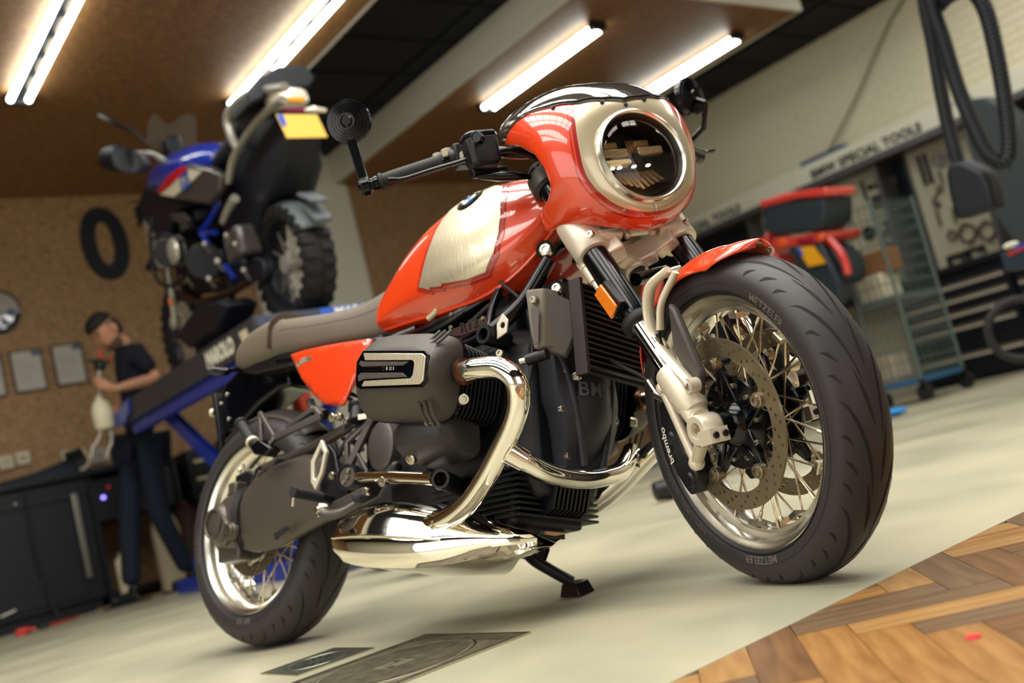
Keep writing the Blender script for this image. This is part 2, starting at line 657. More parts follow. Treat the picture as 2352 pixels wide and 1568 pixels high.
# floor stripe by the back wall
g = G().box((-0.6, 5.33, 0), (3.0, 5.365, 0.002))
struct(g, 'trim_2', mat('yellow_tape', (190, 150, 50), 0.6), smooth=0)

# ---- floor drains
def drain():
    r = empty('floor_drain', (-0.11, -0.517, 0))
    tag(r, 'small square steel floor drain with fan of slots', 'drain')
    M_dr = mat('drain_steel', (120, 124, 112), 0.35, 0.9, bump=0.3, bscale=90)
    G().prism([(-0.094, -0.1), (0.094, -0.1), (0.094, 0.1), (-0.094, 0.1)], lambda u, v: (u, v, 0.0), lambda u, v: (u, v, 0.003), [[(-0.088, -0.094), (-0.088, 0.094), (0.088, 0.094), (0.088, -0.094)]]).build('drain_frame', mat('drain_edge', (190, 186, 170), 0.25, 1.0), r, smooth=0)
    holes = []
    for k in range(14):
        a = 2 * PI * k / 14
        c, s = math.cos(a), math.sin(a)
        h = [(0.022, -0.0035), (0.058, -0.0045), (0.058, 0.0045), (0.022, 0.0035)]
        holes.append([(x * c - y * s, x * s + y * c) for x, y in h])
    G().prism([(-0.088, -0.094), (0.088, -0.094), (0.088, 0.094), (-0.088, 0.094)], lambda u, v: (u, v, 0.0022), lambda u, v: (u, v, 0.0005), holes).build('drain_plate', M_dr, r, smooth=0)
    G().lathe([(0.068, 0), (0.069, 0.0012), (0.071, 0.0012), (0.072, 0)], (0, 0, 0.0022), (0, 0, 1), 48).build('drain_ring', M_dr, r)
    G().box((-0.088, -0.094, 0.0001), (0.088, 0.094, 0.0004)).build('drain_pit', mat('pit', (6, 7, 8), 0.9), r, smooth=0)
drain()
def cover():
    r = empty('access_cover', (-0.12, -0.885, 0))
    tag(r, 'large square cast floor cover with ribbed round lid', 'floor cover')
    M_c = mat('cover_iron', (112, 106, 88), 0.5, 0.6, bump=0.6, bscale=70, var=0.3, vscale=30)
    s = 0.195
    def sq(q):
        return [(-q, -q), (q, -q), (q, q), (-q, q)]
    G().prism(sq(s), lambda u, v: (u, v, 0), lambda u, v: (u, v, 0.004), [sq(s - 0.006)[::-1]]).build('frame', mat('drain_edge', (190, 186, 170), 0.25, 1.0), r, smooth=0)
    G().prism(sq(s - 0.006), lambda u, v: (u, v, 0.0022), lambda u, v: (u, v, 0.0006), [ngon(64, 0.165)[::-1]]).build('plate', M_c, r, smooth=0)
    g = G()
    for k in range(16):
        q = -0.187 + k * 0.0025
        if k % 2 == 0:
            for sg in (1, -1):
                g.box((sg * q - 0.0007, -0.187, 0.0022), (sg * q + 0.0007, 0.187, 0.0032))
                g.box((-0.187, sg * q - 0.0007, 0.0022), (0.187, sg * q + 0.0007, 0.0032)) if k < 8 else None
    g.build('plate_rib', M_c, r, smooth=0, kind='stuff')
    G().lathe([(0.150, 0.0008), (0.151, 0.003), (0.154, 0.0032), (0.160, 0.0032), (0.162, 0.0008)], (0, 0, 0), (0, 0, 1), 64).build('lid_ring', M_c, r)
    G().prism(ngon(64, 0.149), lambda u, v: (u, v, 0.002), lambda u, v: (u, v, 0.0008), [ngon(10, 0.008, (-0.018, -0.02)), ngon(10, 0.008, (0.018, 0.02))]).build('lid', M_c, r, smooth=0)
    g = G()
    for k in range(-22, 23):
        q = k * 0.0064
        h = math.sqrt(max(0, 0.146 ** 2 - q * q))
        # ribs run away from the motorcycle
        for a, b in (((-h, q), (-0.035, q)), ((0.035, q), (h, q))) if abs(q) < 0.035 else (((-h, q), (h, q)),):
            if b[0] > a[0]:
                g.box((a[0], q - 0.0016, 0.002), (b[0], q + 0.0016, 0.0034))
    g.build('rib', M_c, r, smooth=0, kind='stuff')
    G().box((-0.19, -0.19, 0.0001), (0.19, 0.19, 0.0005)).build('pit', mat('pit', (6, 7, 8), 0.9), r, smooth=0)
cover()

# ================================================================ MOTORCYCLE (bike frame: x forward, y left, z up, origin under the rear axle)
M_orange = mat('orange_paint', (214, 60, 18), 0.3, coat=1.0)
M_red = mat('red_stripe', (150, 14, 14), 0.28, coat=1.0)
M_champ = mat('champagne_paint', (206, 192, 160), 0.34, 0.55, coat=1.0)
M_brush = mat('brushed_aluminium', (216, 204, 176), 0.36, 0.85, bump=0.25, bscale=260, stretch=(1, 1, 0.06), coat=0.4)
M_chrome = mat('chrome', (240, 234, 222), 0.05, 1.0)
M_alu = mat('cast_aluminium', (214, 204, 184), 0.4, 0.45, bump=0.15, bscale=400)
M_polish = mat('polished_rim', (226, 222, 212), 0.24, 1.0)
M_grey = mat('grey_powder_coat', (80, 76, 72), 0.42, 0.5, bump=0.3, bscale=500)
M_titan = mat('titanium_grey', (86, 78, 72), 0.38, 0.5, bump=0.2, bscale=500)
M_eng = mat('engine_black', (12, 13, 18), 0.45, 0.1, bump=0.3, bscale=300)
M_blk = mat('gloss_black', (3, 4, 9), 0.16)
M_sat = mat('satin_black', (12, 13, 18), 0.4, 0.0, ior=1.4)
M_rub = mat('rubber', (20, 20, 23), 0.62)
M_tyre = mat('tyre_rubber', (42, 39, 40), 0.52, bump=0.1, bscale=300)
M_groove = mat('tyre_groove', (10, 10, 12), 0.8)
M_seat = mat('seat_vinyl', (92, 82, 70), 0.5, bump=0.4, bscale=500)
M_bolt = mat('bolt_steel', (186, 178, 160), 0.25, 1.0)
M_spoke = mat('spoke_steel', (196, 182, 156), 0.25, 1.0)
M_disc = mat('brake_disc_steel', (146, 134, 112), 0.34, 0.9)
M_amber = mat('amber_plastic', (226, 120, 14), 0.25, coat=0.8, bump=0.6, bscale=420)
M_hole = mat('dark_hole', (5, 5, 7), 0.7)
M_lens = mat('headlamp_glass', (255, 250, 240), 0.0, trans=1.0, ior=1.3)
M_smoke = mat('smoked_screen', (120, 112, 104), 0.02, trans=0.8, ior=1.5, coat=1.0)
M_let = mat('light_lettering', (205, 200, 186), 0.5)
Mb = Matrix.Translation((0, 0, 0.003)) @ Matrix.Rotation(math.radians(-77.79774), 4, 'Z') @ Matrix.Rotation(math.radians(-15.67746), 4, 'X')
bike = empty('motorcycle', M=Mb)
tag(bike, 'orange cafe racer motorcycle with round fairing on its side stand in front', 'motorcycle')
SP = V((1.4989, 0, 0.2809))
SA = V((-math.sin(math.radians(27.7)), 0, math.cos(math.radians(27.7))))
MS = Matrix.Translation(SP) @ Matrix.Rotation(math.radians(-28.538), 4, SA) @ Matrix.Translation(-SP)
FA = V((1.5352, 0, 0.3))
RA = V((0, 0, 0.315))
def bp(g, name, m, steer=False, parent=None, **k):
    o = g.build(name, m, parent or bike, **k)
    if steer:
        o.matrix_local = MS
    return o
def fk(s, y=-0.1059, o=0.0453):
    p = SP + Vector((math.cos(math.radians(27.7)), 0, math.sin(math.radians(27.7)))) * o + SA * s
    return Vector((p.x, y, p.z))

# ---- wheels
def drop_(R):
    return 0.044 if R < 0.31 else 0.054
def tyre_profile(R, w, rimw, n=10):
    P = []
    dr = drop_(R)
    for i in range(2 * n + 1):
        a = -PI / 2 + PI * i / (2 * n)
        P.append((R - dr * (1 - max(1e-6, math.cos(a)) ** 0.9), w * math.sin(a)))
    side = [(0.2455, w * 0.99), (0.2405, w * 0.965), (0.2365, w * 0.91), (0.2335, rimw + 0.001), (0.228, rimw - 0.004)]
    if R > 0.31:
        side = [(0.2525, w * 1.0)] + side
    return [(r, -y) for r, y in side[::-1]] + P + side
def tyre_pt(C, R, w, th, s):
    # s in -1..1 across the tread
    a = s * PI / 2
    r = R - drop_(R) * (1 - max(1e-6, math.cos(a)) ** 0.9)
    return Vector((C.x + r * math.cos(th), C.y + w * math.sin(a), C.z + r * math.sin(th)))
def ribbon(g, C, R, w, path, hw, off=0.0006):
    pts = [tyre_pt(C, R + off, w + off, t, s) for t, s in path]
    m = len(pts)
    n = len(g.v)
    for i, p in enumerate(pts):
        d = (pts[min(i + 1, m - 1)] - pts[max(i - 1, 0)]).normalized()
        rad = (p - Vector((C.x, C.y + w * 0.3 * (1 if p.y > 0 else -1) * min(1, abs(p.y - C.y) / w), C.z)))
        nrm = Vector((rad.x, 0, rad.z)).normalized()
        nrm = (nrm * (R - 0.03) / R + Vector((0, (p.y - C.y) / w * 1.2, 0))).normalized()
        sd = d.cross(nrm).normalized()
        k = hw * max(0.12, min(1, 2.4 * min(i, m - 1 - i) / (m - 1)))
        g.v += [tuple(p + sd * k), tuple(p - sd * k)]
        if i:
            a = n + 2 * i
            g.face((a - 2, a - 1, a + 1, a))
    return g
def wheel(C, R, w, rimw, steer, name, nsp, lugs, cols):
    g = G()
    rr = 0.2335
    prof = [(rr, rimw), (rr + 0.0005, rimw - 0.004), (0.221, rimw - 0.006), (0.218, rimw - 0.02), (0.206, rimw * 0.45), (0.206, -rimw * 0.45), (0.218, -rimw + 0.02), (0.221, -rimw + 0.006), (rr + 0.0005, -rimw + 0.004), (rr, -rimw),
            (rr - 0.003, -rimw - 0.001), (rr - 0.0065, -rimw + 0.0005), (0.2185, -rimw + 0.006), (0.2165, -rimw + 0.012), (0.2145, -rimw + 0.022), (0.2095, -rimw + 0.027), (0.2, -rimw * 0.42), (0.1975, -rimw * 0.2), (0.1975, rimw * 0.2), (0.2, rimw * 0.42), (0.2095, rimw - 0.027), (0.2145, rimw - 0.022), (0.2165, rimw - 0.012), (0.2185, rimw - 0.006), (rr - 0.0065, rimw - 0.0005), (rr - 0.003, rimw + 0.001)]
    g.lathe(prof, C, (0, 1, 0), 128, closed=True)
    rim = bp(g, name, M_polish, steer, smooth=30)
    def sub(gg, nm, m, **k):
        return gg.build(nm, m, rim, **k)
    ty = G().lathe(tyre_profile(R, w, rimw), C, (0, 1, 0), 160)
    tyo = sub(ty, 'tyre', M_tyre)
    lg = G()
    for sgn in (-1, 1):
        for r_ in (0.2352, 0.2372, 0.2565 if R > 0.31 else 0.2545):
            q = 0.0 if r_ > 0.25 else 0.94
            yy = w * (0.93 if r_ < 0.236 else 0.955) if r_ < 0.25 else w * 0.998
            lg.lathe([(r_ - 0.0006, sgn * (yy - 0.001)), (r_, sgn * (yy + 0.0008)), (r_ + 0.0006, sgn * (yy - 0.001))], C, (0, 1, 0), 128)
    sub(lg, 'bead_line', M_rub, kind='stuff')
    # lugs for the spokes
    lu = G().box((-0.011, -0.013, -0.004), (0.011, 0.013, 0.006))
    lm = lu.mesh('spoke_lug', M_polish, 0)
    hubr = 0.04
    sm = {}
    for i in range(lugs):
        for sgn in (-1, 1):
            a = 2 * PI * (i + (0.25 if sgn > 0 else 0)) / lugs
            o = D.objects.new('spoke_lug', lm)
            COL.objects.link(o)
            o.parent = rim
            # local x tangential, z radial inward
            o.matrix_local = Matrix.Translation(C) @ Matrix.Rotation(-a, 4, 'Y') @ Matrix.Translation((0.1945, sgn * rimw * 0.30, 0)) @ Matrix.Rotation(PI / 2 * -1, 4, 'Y') @ Matrix.Rotation(0.25 * sgn, 4, 'X')
    for i in range(nsp):
        sgn = 1 if i % 2 else -1
        q = 1 if (i // 2) % 2 else -1
        key = (sgn, q)
        if key not in sm:
            a2 = 0.42 * q
            p0 = V((hubr * math.cos(a2 + 0.9 * q), sgn * (0.036 if steer else 0.045), hubr * math.sin(a2 + 0.9 * q)))
            p1 = V((0.199, sgn * rimw * 0.36, 0))
            gg = G().cyl(p0, p1, 0.0021, n=8)
            d = (p0 - p1).normalized()
            gg.cyl(p1, p1 + d * 0.014, 0.0036, n=6)
            sm[key] = gg.mesh('spoke', M_spoke)
        a = 2 * PI * i / nsp
        o = D.objects.new('spoke', sm[key])
        COL.objects.link(o)
        o.parent = rim
        o.matrix_local = Matrix.Translation(C) @ Matrix.Rotation(-a, 4, 'Y')
    return rim, sub, tyo
fwheel, fsub, ftyre = wheel(FA, 0.300, 0.0578, 0.0465, True, 'front_wheel', 40, 10, None)
rwheel, rsub, rtyre = wheel(RA, 0.315, 0.0780, 0.0675, False, 'rear_wheel', 40, 10, None)
def grooves(C, R, w, par, n, name='tread_groove'):
    g = G()
    for i in range(n):
        t0 = 2 * PI * i / n
        st = 2 * PI / n
        for sg in (-1, 1):
            o_ = t0 + (0 if sg < 0 else st / 2)
            def P(lst):
                return [(o_ + st * t, sg * s) for t, s in smooth2(lst)]
            ribbon(g, C, R, w, P([(0.0, 0.10), (0.25, 0.17), (0.55, 0.30), (0.80, 0.50), (0.88, 0.66)]), 0.0030)
            ribbon(g, C, R, w, P([(0.62, 0.05), (0.85, 0.12), (1.12, 0.22)]), 0.0030)
            ribbon(g, C, R, w, P([(0.20, 0.42), (0.30, 0.56), (0.34, 0.70)]), 0.0026)
            ribbon(g, C, R, w, P([(0.47, 0.50), (0.55, 0.63), (0.56, 0.76)]), 0.0026)
            ribbon(g, C, R, w, P([(0.02, 0.50), (0.10, 0.62), (0.12, 0.74)]), 0.0024)
    par(g, name, M_groove, kind='stuff')
def smooth2(l):
    return [(p.x, p.y) for p in smooth_path([(a, b, 0) for a, b in l], 4)]
grooves(FA, 0.300, 0.0578, fsub, 10)
grooves(RA, 0.315, 0.0780, rsub, 10)
def sidewall(txt, C, R, w, ang, size, par, nm='sidewall_lettering', flip=1, bold=0.0, col=(92, 86, 80)):
    rc = 0.2465 if R < 0.31 else 0.2495
    def fn(u, v):
        a = ang - flip * u / rc
        r = rc + v * flip
        y = interp([(0.2365, w * 0.91), (0.2405, w * 0.965), (0.2455, w * 0.99), (0.256 if R < 0.31 else 0.261, w)] + ([(0.262, w * 0.985)] if R < 0.31 else [(0.268, w * 0.985)]), r)[0] + 0.0007
        return (C.x + r * math.cos(a), -y, C.z + r * math.sin(a))
    g = text_geo(txt, size, fn, 4, 1.0, 1.05, bold)
    par(g, nm, mat('sidewall_%d' % col[0], col, 0.5), smooth=0)
# ---- front hub, discs, spider
g = G()
g.lathe([(0.018, -0.088), (0.030, -0.088), (0.030, -0.066), (0.036, -0.062), (0.042, -0.052), (0.040, -0.044), (0.030, -0.036), (0.026, 0.0), (0.030, 0.036), (0.040, 0.044), (0.042, 0.052), (0.03, 0.066), (0.030, 0.088), (0.018, 0.088)], FA, (0, 1, 0), 48)
for sg in (-1, 1):
    g.lathe([(0.030, sg * 0.030), (0.046, sg * 0.034), (0.046, sg * 0.040), (0.03, sg * 0.044)], FA, (0, 1, 0), 48)
fsub(g, 'hub', M_blk)
def disc(C, R0, R1, y, nb, rb, steerpar, carrier=True, t=0.005, ph=0.0, nm='brake_disc', holes=True):
    outer = []
    for i in range(120):
        a = 2 * PI * i / 120
        outer.append((R1 * math.cos(a), R1 * math.sin(a)))
    inner = []
    for i in range(360):
        a = 2 * PI * i / 360
        dd = min(abs((a - ph - 2 * PI * k / nb + PI) % (2 * PI) - PI) for k in range(nb))
        wv = 1 / (1 + (dd / 0.085) ** 4)
        r = R0 - (R0 - rb + 0.012) * wv
        inner.append((r * math.cos(a), r * math.sin(a)))
    hs = [inner[::-1]]
    n = 0
    if holes:
        for k in range(48):
            for j in range(3):
                a = 2 * PI * (k + 0.33 * j) / 48
                r = R0 + 0.007 + (R1 - R0 - 0.014) * j / 2
                if (k + j) % 2 == 0:
                    hs.append(ngon(8, 0.0036, (r * math.cos(a), r * math.sin(a)))[::-1])
    g = G().prism(outer, lambda u, v: (C.x + u, C.y + y - t / 2, C.z + v), lambda u, v: (C.x + u, C.y + y + t / 2, C.z + v), hs)
    d = steerpar(g, nm, M_disc, smooth=30)
    g = G()
    s = -1 if y < 0 else 1
    for k in range(nb):
        a = ph + 2 * PI * k / nb
        c = V((C.x + rb * math.cos(a), C.y + y, C.z + rb * math.sin(a)))
        g2 = G().lathe([(0.0, s * 0.010), (0.004, s * 0.010), (0.0045, s * 0.013), (0.010, s * 0.012), (0.011, s * 0.008), (0.0135, s * 0.007), (0.0135, s * -0.006), (0.006, s * -0.010)], c, (0, 1, 0), 20)
        steerpar(g2, 'disc_bobbin', M_disc)
    return d
PH = 0.2
for y in (-0.0594, 0.0594):
    disc(FA, 0.124, 0.155, y, 5, 0.108, fsub, ph=PH)
    s = -1 if y < 0 else 1
    for k in range(5):
        a = PH + 2 * PI * k / 5
        p1 = V((FA.x + 0.108 * math.cos(a), y * 0.86, FA.z + 0.108 * math.sin(a)))
        p0 = V((FA.x + 0.03 * math.cos(a), y * 0.7, FA.z + 0.03 * math.sin(a)))
        g = G()
        for da in (-0.33, 0.33):
            q0 = V((FA.x + 0.032 * math.cos(a + da * 2.2), y * 0.72, FA.z + 0.032 * math.sin(a + da * 2.2)))
            g.bar(q0, p1, 0.016, 0.012, (0, 1, 0))
        g.bar(p0, p1, 0.012, 0.006, (0, 1, 0))
        fsub(g, 'disc_carrier_arm', M_blk, bevel=0.003)
    g = G().lathe([(0.026, y * 0.55), (0.078, y * 0.62), (0.086, y * 0.70), (0.084, y * 0.76), (0.05, y * 0.78), (0.032, y * 0.95)], FA, (0, 1, 0), 60)
    fsub(g, 'hub_flange', M_blk)
    g = G()
    for k in range(10):
        a = PH + 2 * PI * (k + 0.5) / 10
        bolt(g, (FA.x + 0.068 * math.cos(a), y * 0.77, FA.z + 0.068 * math.sin(a)), (0, s, 0), 0.0055, 0.006)
    fsub(g, 'flange_bolt', M_bolt, kind='stuff')
sidewall('METZELER', FA, 0.300, 0.0578, -1.66, 0.019, fsub, bold=0.0004)
sidewall('RADIAL TUBELESS  120/70 R17', FA, 0.300, 0.0578, -2.62, 0.011, fsub)
sidewall('METZELER', FA, 0.300, 0.0578, 0.7, 0.019, fsub, bold=0.0004)
sidewall('M9 RR', RA, 0.315, 0.0780, -1.62, 0.022, rsub, bold=0.0004)
sidewall('180/55 R17', RA, 0.315, 0.0780, -3.0, 0.018, rsub)

# ---- fork
def lg_(s0, prof, y):
    # revolve along fork axis; prof (radius, s)
    return G().lathe([(r, s - 0) for r, s in prof], fk(0, y), SA, 36)
for y in (-0.1059, 0.1059):
    bp(lg_(0, [(0.0225, 0.10), (0.0225, 0.27)], y), 'fork_stanchion', M_chrome, True)
    bp(lg_(0, [(0.0, 0.262), (0.0235, 0.262), (0.0245, 0.27), (0.028, 0.285), (0.028, 0.72), (0.0, 0.72)], y), 'fork_tube', M_blk, True)
    bp(lg_(0, [(0.023, 0.252), (0.033, 0.254), (0.0345, 0.258), (0.0345, 0.264), (0.033, 0.27), (0.0285, 0.274)], y), 'fork_seal', M_rub, True)
    bp(lg_(0, [(0.0285, 0.40), (0.0298, 0.402), (0.0298, 0.417), (0.0285, 0.419)], y), 'fork_ring', M_sat, True) if 0 else None
    bp(lg_(0, [(0.0, 0.735), (0.021, 0.735), (0.0245, 0.730), (0.0245, 0.715), (0.030, 0.712), (0.033, 0.705), (0.040, 0.70), (0.041, 0.68), (0.040, 0.665), (0.03, 0.66)], y), 'fork_cap', M_grey, True)
# lower clamps with pinch bolts
for sg in (-1, 1):
    y = sg * 0.1059
    g = lg_(0, [(0.028, 0.452), (0.036, 0.453), (0.0395, 0.457), (0.0405, 0.50), (0.0405, 0.515), (0.0405, 0.55), (0.038, 0.556), (0.028, 0.557)], y)
    # pinch boss on the front-inner side
    for s in (0.475, 0.530):
        a = fk(s, y - sg * 0.012, 0.0453 + 0.030)
        b = fk(s, y - sg * 0.060, 0.0453 + 0.030)
        g.cyl(a, b, 0.0125, n=20)
    cl = bp(g, 'fork_clamp', M_alu, True, bevel=0.0)
    g = G()
    for s in (0.475, 0.530):
        a = fk(s, y + sg * 0.012, 0.0453 + 0.039)
        bolt(g, a, (0.55, sg * 0.9, 0.25), 0.0085, 0.004)
    g.build('clamp_bolt', M_bolt, cl, kind='stuff')
# lower yoke bridge between the clamps
g = G()
A = [(-0.075, 0.46, 0.028), (-0.045, 0.462, -0.012), (0, 0.462, -0.035), (0.045, 0.462, -0.012), (0.075, 0.46, 0.028)]
for (y0, s0, o0), (y1, s1, o1) in zip(A, A[1:]):
    g.bar(fk(s0, y0, 0.0453 + o0), fk(s1, y1, 0.0453 + o1), 0.036, 0.05, SA)
g.bar(fk(0.50, -0.08, 0.0453 + 0.02), fk(0.50, 0.08, 0.0453 + 0.02), 0.012, 0.03, SA)
g.bar(fk(0.535, -0.085, 0.0453 - 0.01), fk(0.535, 0.085, 0.0453 - 0.01), 0.05, 0.02, SA)
for y in (-0.03, 0.03):
    g.bar(fk(0.462, y, 0.0453 + 0.03), fk(0.525, y, 0.0453 + 0.035), 0.014, 0.012, (0, 1, 0))
g.cyl(fk(0.43, 0, 0.0), fk(0.50, 0, 0.0), 0.028, n=28)
yk = bp(g, 'fork_yoke', M_alu, True, bevel=0.004)
G().cyl(fk(0.428, 0, 0.0), fk(0.44, 0, 0.0), 0.0175, n=24).build('stem_hole', M_hole, yk)
bp(G().slab([fk(0.54, 0, 0.085), fk(0.50, 0.014, 0.095), fk(0.455, 0.012, 0.09), fk(0.455, -0.012, 0.09), fk(0.50, -0.014, 0.095)], SA * 0 + Vector((0.885, 0, 0.46)), 0.006), 'fairing_bracket', M_alu, True, bevel=0.002)
# top clamp
g = G()
g.bar(fk(0.685, -0.105, 0.0453), fk(0.685, 0, 0.01), 0.06, 0.028, SA).bar(fk(0.685, 0.105, 0.0453), fk(0.685, 0, 0.01), 0.06, 0.028, SA)
g.cyl(fk(0.67, 0, 0.0), fk(0.71, 0, 0.0), 0.03)
bp(g, 'top_yoke', M_sat, True, bevel=0.005)
bp(G().cyl(fk(0.43, 0, 0), fk(0.68, 0, 0), 0.022), 'steering_stem', M_sat, True)
# fork feet: cast lower sockets with axle clamp and caliper arm
def foot(sg):
    y = sg * 0.1059
    g = lg_(0, [(0.0228, 0.136), (0.029, 0.136), (0.0315, 0.132), (0.0325, 0.12), (0.0325, 0.075), (0.030, 0.055), (0.024, 0.04), (0.0, 0.04)], y)
    g.tube([fk(0.07, y), fk(0.03, y * 1.02, 0.040), FA + Vector((-0.002, y * 1.03, 0.02))], [0.029, 0.024, 0.021], 20, 5, flat=0.8)
    # axle eye
    yy = y * 1.06
    g.lathe([(0.0135, sg * -0.026), (0.026, sg * -0.026), (0.028, sg * -0.022), (0.028, sg * 0.014), (0.026, sg * 0.018), (0.0150, sg * 0.018), (0.0135, sg * 0.012)], V((FA.x, yy, FA.z)), (0, 1, 0), 36, closed=True)
    # pinch block towards the front with two bolts
    g.box((FA.x + 0.012, yy - 0.024, FA.z - 0.030), (FA.x + 0.048, yy + 0.016, FA.z - 0.004), None)
    # caliper arm: triangle towards the rear
    P0 = V((FA.x - 0.018, yy, FA.z + 0.018))
    P1 = V((FA.x - 0.105, y * 0.96, FA.z + 0.098))
    P2 = V((FA.x - 0.066, y * 0.96, FA.z - 0.052))
    P3 = V((FA.x - 0.018, yy, FA.z - 0.022))
    P4 = fk(0.075, y)
    g.tube([P4, P1], [0.018, 0.012], 12, 0, flat=0.7)
    g.tube([P1, P2], [0.010, 0.010], 12, 0)
    g.tube([P3, P2], [0.014, 0.012], 12, 0, flat=0.7)
    g.ball(P1, 0.0145, 14).ball(P2, 0.0155, 14)
    o = bp(g, 'fork_foot', M_alu, True, bevel=0.0015)
    q = G()
    for dx in (0.022, 0.038):
        bolt(q, (FA.x + dx, yy + sg * 0.016 if 0 else yy, FA.z - 0.031), (0, 0, -1), 0.006, 0.002)
    for dy in (-0.012, 0.008):
        bolt(q, (FA.x + 0.0485, yy + dy, FA.z - 0.017), (1, 0, 0), 0.0062, 0.003)
    q.build('pinch_bolt', M_sat, o, kind='stuff')
    G().lathe([(0.0135, sg * -0.03), (0.0135, sg * 0.006), (0.009, sg * 0.006), (0.009, sg * -0.028)], V((FA.x, yy, FA.z)), (0, 1, 0), 24).build('axle_end', M_bolt, o)
foot(-1)
foot(1)
bp(G().cyl((FA.x, -0.12, FA.z), (FA.x, 0.12, FA.z), 0.0125), 'front_axle', M_bolt, True)
# brake calipers
def caliper(sg):
    y = sg * 0.078
    c = V((FA.x - 0.118, y, FA.z + 0.012))
    def P(u, v):
        return (u, v)
    body = []
    for i in range(9):
        a = math.radians(146 + i * 9.3)
        body.append((0.168 * math.cos(a), 0.168 * math.sin(a)))
    inn = []
    for i in range(9):
        a = math.radians(146 + (8 - i) * 9.3)
        rr_ = 0.112 - (0.012 if i in (2, 6) else 0)
        inn.append((rr_ * math.cos(a), rr_ * math.sin(a)))
    g = G().prism(body + inn, lambda u, v: (FA.x + u, sg * 0.046, FA.z + v), lambda u, v: (FA.x + u, sg * 0.094, FA.z + v))
    o = bp(g, 'brake_caliper', M_sat, True, bevel=0.007, segs=3)
    q = G()
    for a_ in (152, 178, 214):
        a = math.radians(a_)
        q.lathe([(0, sg * 0.004), (0.012, sg * 0.004), (0.0155, sg * 0.0), (0.0155, sg * -0.006)], V((FA.x + 0.14 * math.cos(a), sg * 0.094, FA.z + 0.14 * math.sin(a))), (0, 1, 0), 24)
    q.build('piston_housing', M_sat, o, kind='stuff')
    # lettering on the outer edge face
    if sg < 0:
        t = text_geo('brembo', 0.0245, lambda u, v: (FA.x + (0.1535 + v * 0.9) * math.cos(PI + 0.03 - u / 0.15), -0.0986, FA.z + (0.1535 + v * 0.9) * math.sin(PI + 0.03 - u / 0.15)), 3, 0.9, 1.0, 0.0004)
        t.build('caliper_lettering', M_let, o, smooth=0)
    return o
caliper(-1)
caliper(1)
# brake hose down the right fork leg
bp(G().tube([fk(0.44, -0.07, 0.02), (1.2263,-0.09,0.6395), (1.164,-0.085,0.604), (1.1996,-0.09,0.5409), (1.2913,-0.1,0.4807), (1.3725,-0.1,0.4335), (1.4025,-0.1,0.3959), (1.4066,-0.098,0.3731)], 0.0042, 10, 8), 'brake_hose', M_rub, True)
bp(G().cyl((1.3842,-0.1,0.4237), (1.3996,-0.1,0.3966), 0.0062).cyl((1.3998,-0.1,0.394), (1.4231,-0.098,0.3798), 0.0085), 'hose_union', M_bolt, True)

# ---- front mudguard and its light struts
def fend(u, v):
    # u along arc, v across
    a0, a1 = math.radians(150), math.radians(61)
    a = a0 + (a1 - a0) * u
    c = 2 * v - 1
    tip = max(0, (u - 0.86) / 0.14)
    tail = max(0, (0.16 - u) / 0.16)
    wd = 0.070 * math.sqrt(max(0.02, 1 - tip ** 2.2)) * (1 - 0.25 * tail)
    drop = 0.040 * abs(c) ** 2.2 * (1 - 0.6 * tip)
    R_ = 0.318 + 0.012 * tip
    return (FA.x + (R_ - drop) * math.cos(a), wd * c, FA.z + (R_ - drop) * math.sin(a))
g = G().grid(fend, 48, 16)
mg = bp(g, 'front_mudguard', M_orange, True, solid=0.003)
for sg in (-1, 1):
    y = sg * 0.105
    yi = sg * 0.088
    g = G()
    def SS(px, py, yy):
        return None
    top = V((1.528,-0.085,0.6003)); kn = V((1.4759,-0.098,0.5828)); m1 = V((1.4509,-0.103,0.5307)); el = V((1.4617,-0.106,0.4722)); bo = V((1.5404,-0.114,0.3806))
    pts = [top, kn, m1, el, bo]
    pts = [V((p.x, p.y * -sg, p.z)) for p in pts]
    g.tube(pts, [0.010, 0.014, 0.013, 0.016, 0.014], 12, 6, flat=0.7)
    t2 = V((1.5463,-0.083,0.5886)); k2 = V((1.4993,-0.1,0.5454))
    q2 = [V((p.x, p.y * -sg, p.z)) for p in (t2, k2, V((1.4774,-0.104,0.5015)))]
    g.tube(q2, [0.008, 0.008, 0.009], 12, 6, flat=0.8)
    g.cyl(pts[4] + V((0, sg * -0.012, 0)), pts[4] + V((0, sg * 0.010, 0)), 0.0135, n=20)
    st_ = bp(g, 'mudguard_strut', M_alu, True, bevel=0.0)
    q = G()
    bolt(q, V((pts[3].x, pts[3].y, pts[3].z)) + V((0, sg * 0.010, 0)), (0, sg, 0), 0.008, 0.004)
    bolt(q, pts[4] + V((0, sg * 0.009, 0)), (0, sg, 0), 0.008, 0.003)
    q.build('strut_bolt', M_bolt, st_, kind='stuff')
    P = [(1.5139,-0.098,0.5406), (1.5267,-0.098,0.524), (1.5595,-0.104,0.3968), (1.5327,-0.104,0.3507), (1.5195,-0.104,0.3699), (1.4941,-0.1,0.4624)]
    P = [(p[0], p[1] * -sg, p[2]) for p in P]
    bp(G().slab(P, (0, -sg, 0), 0.016), 'fork_guard', mat('guard_plastic', (62, 56, 52), 0.5), True, bevel=0.005)

# ---- reflector on the fork
c0 = [(1.3951,-0.148,0.6251), (1.4301,-0.148,0.5697), (1.4004,-0.148,0.5517), (1.3638,-0.148,0.6129)]
bp(G().slab(c0, (0, -1, 0), 0.006), 'side_reflector', M_amber, True, bevel=0.002)
c1 = [(p[0] + 0.006, p[1] + 0.001, p[2] + 0.004) for p in c0]
bp(G().slab(c1, (0, 1, 0), 0.016), 'reflector_holder', M_sat, True, bevel=0.002)

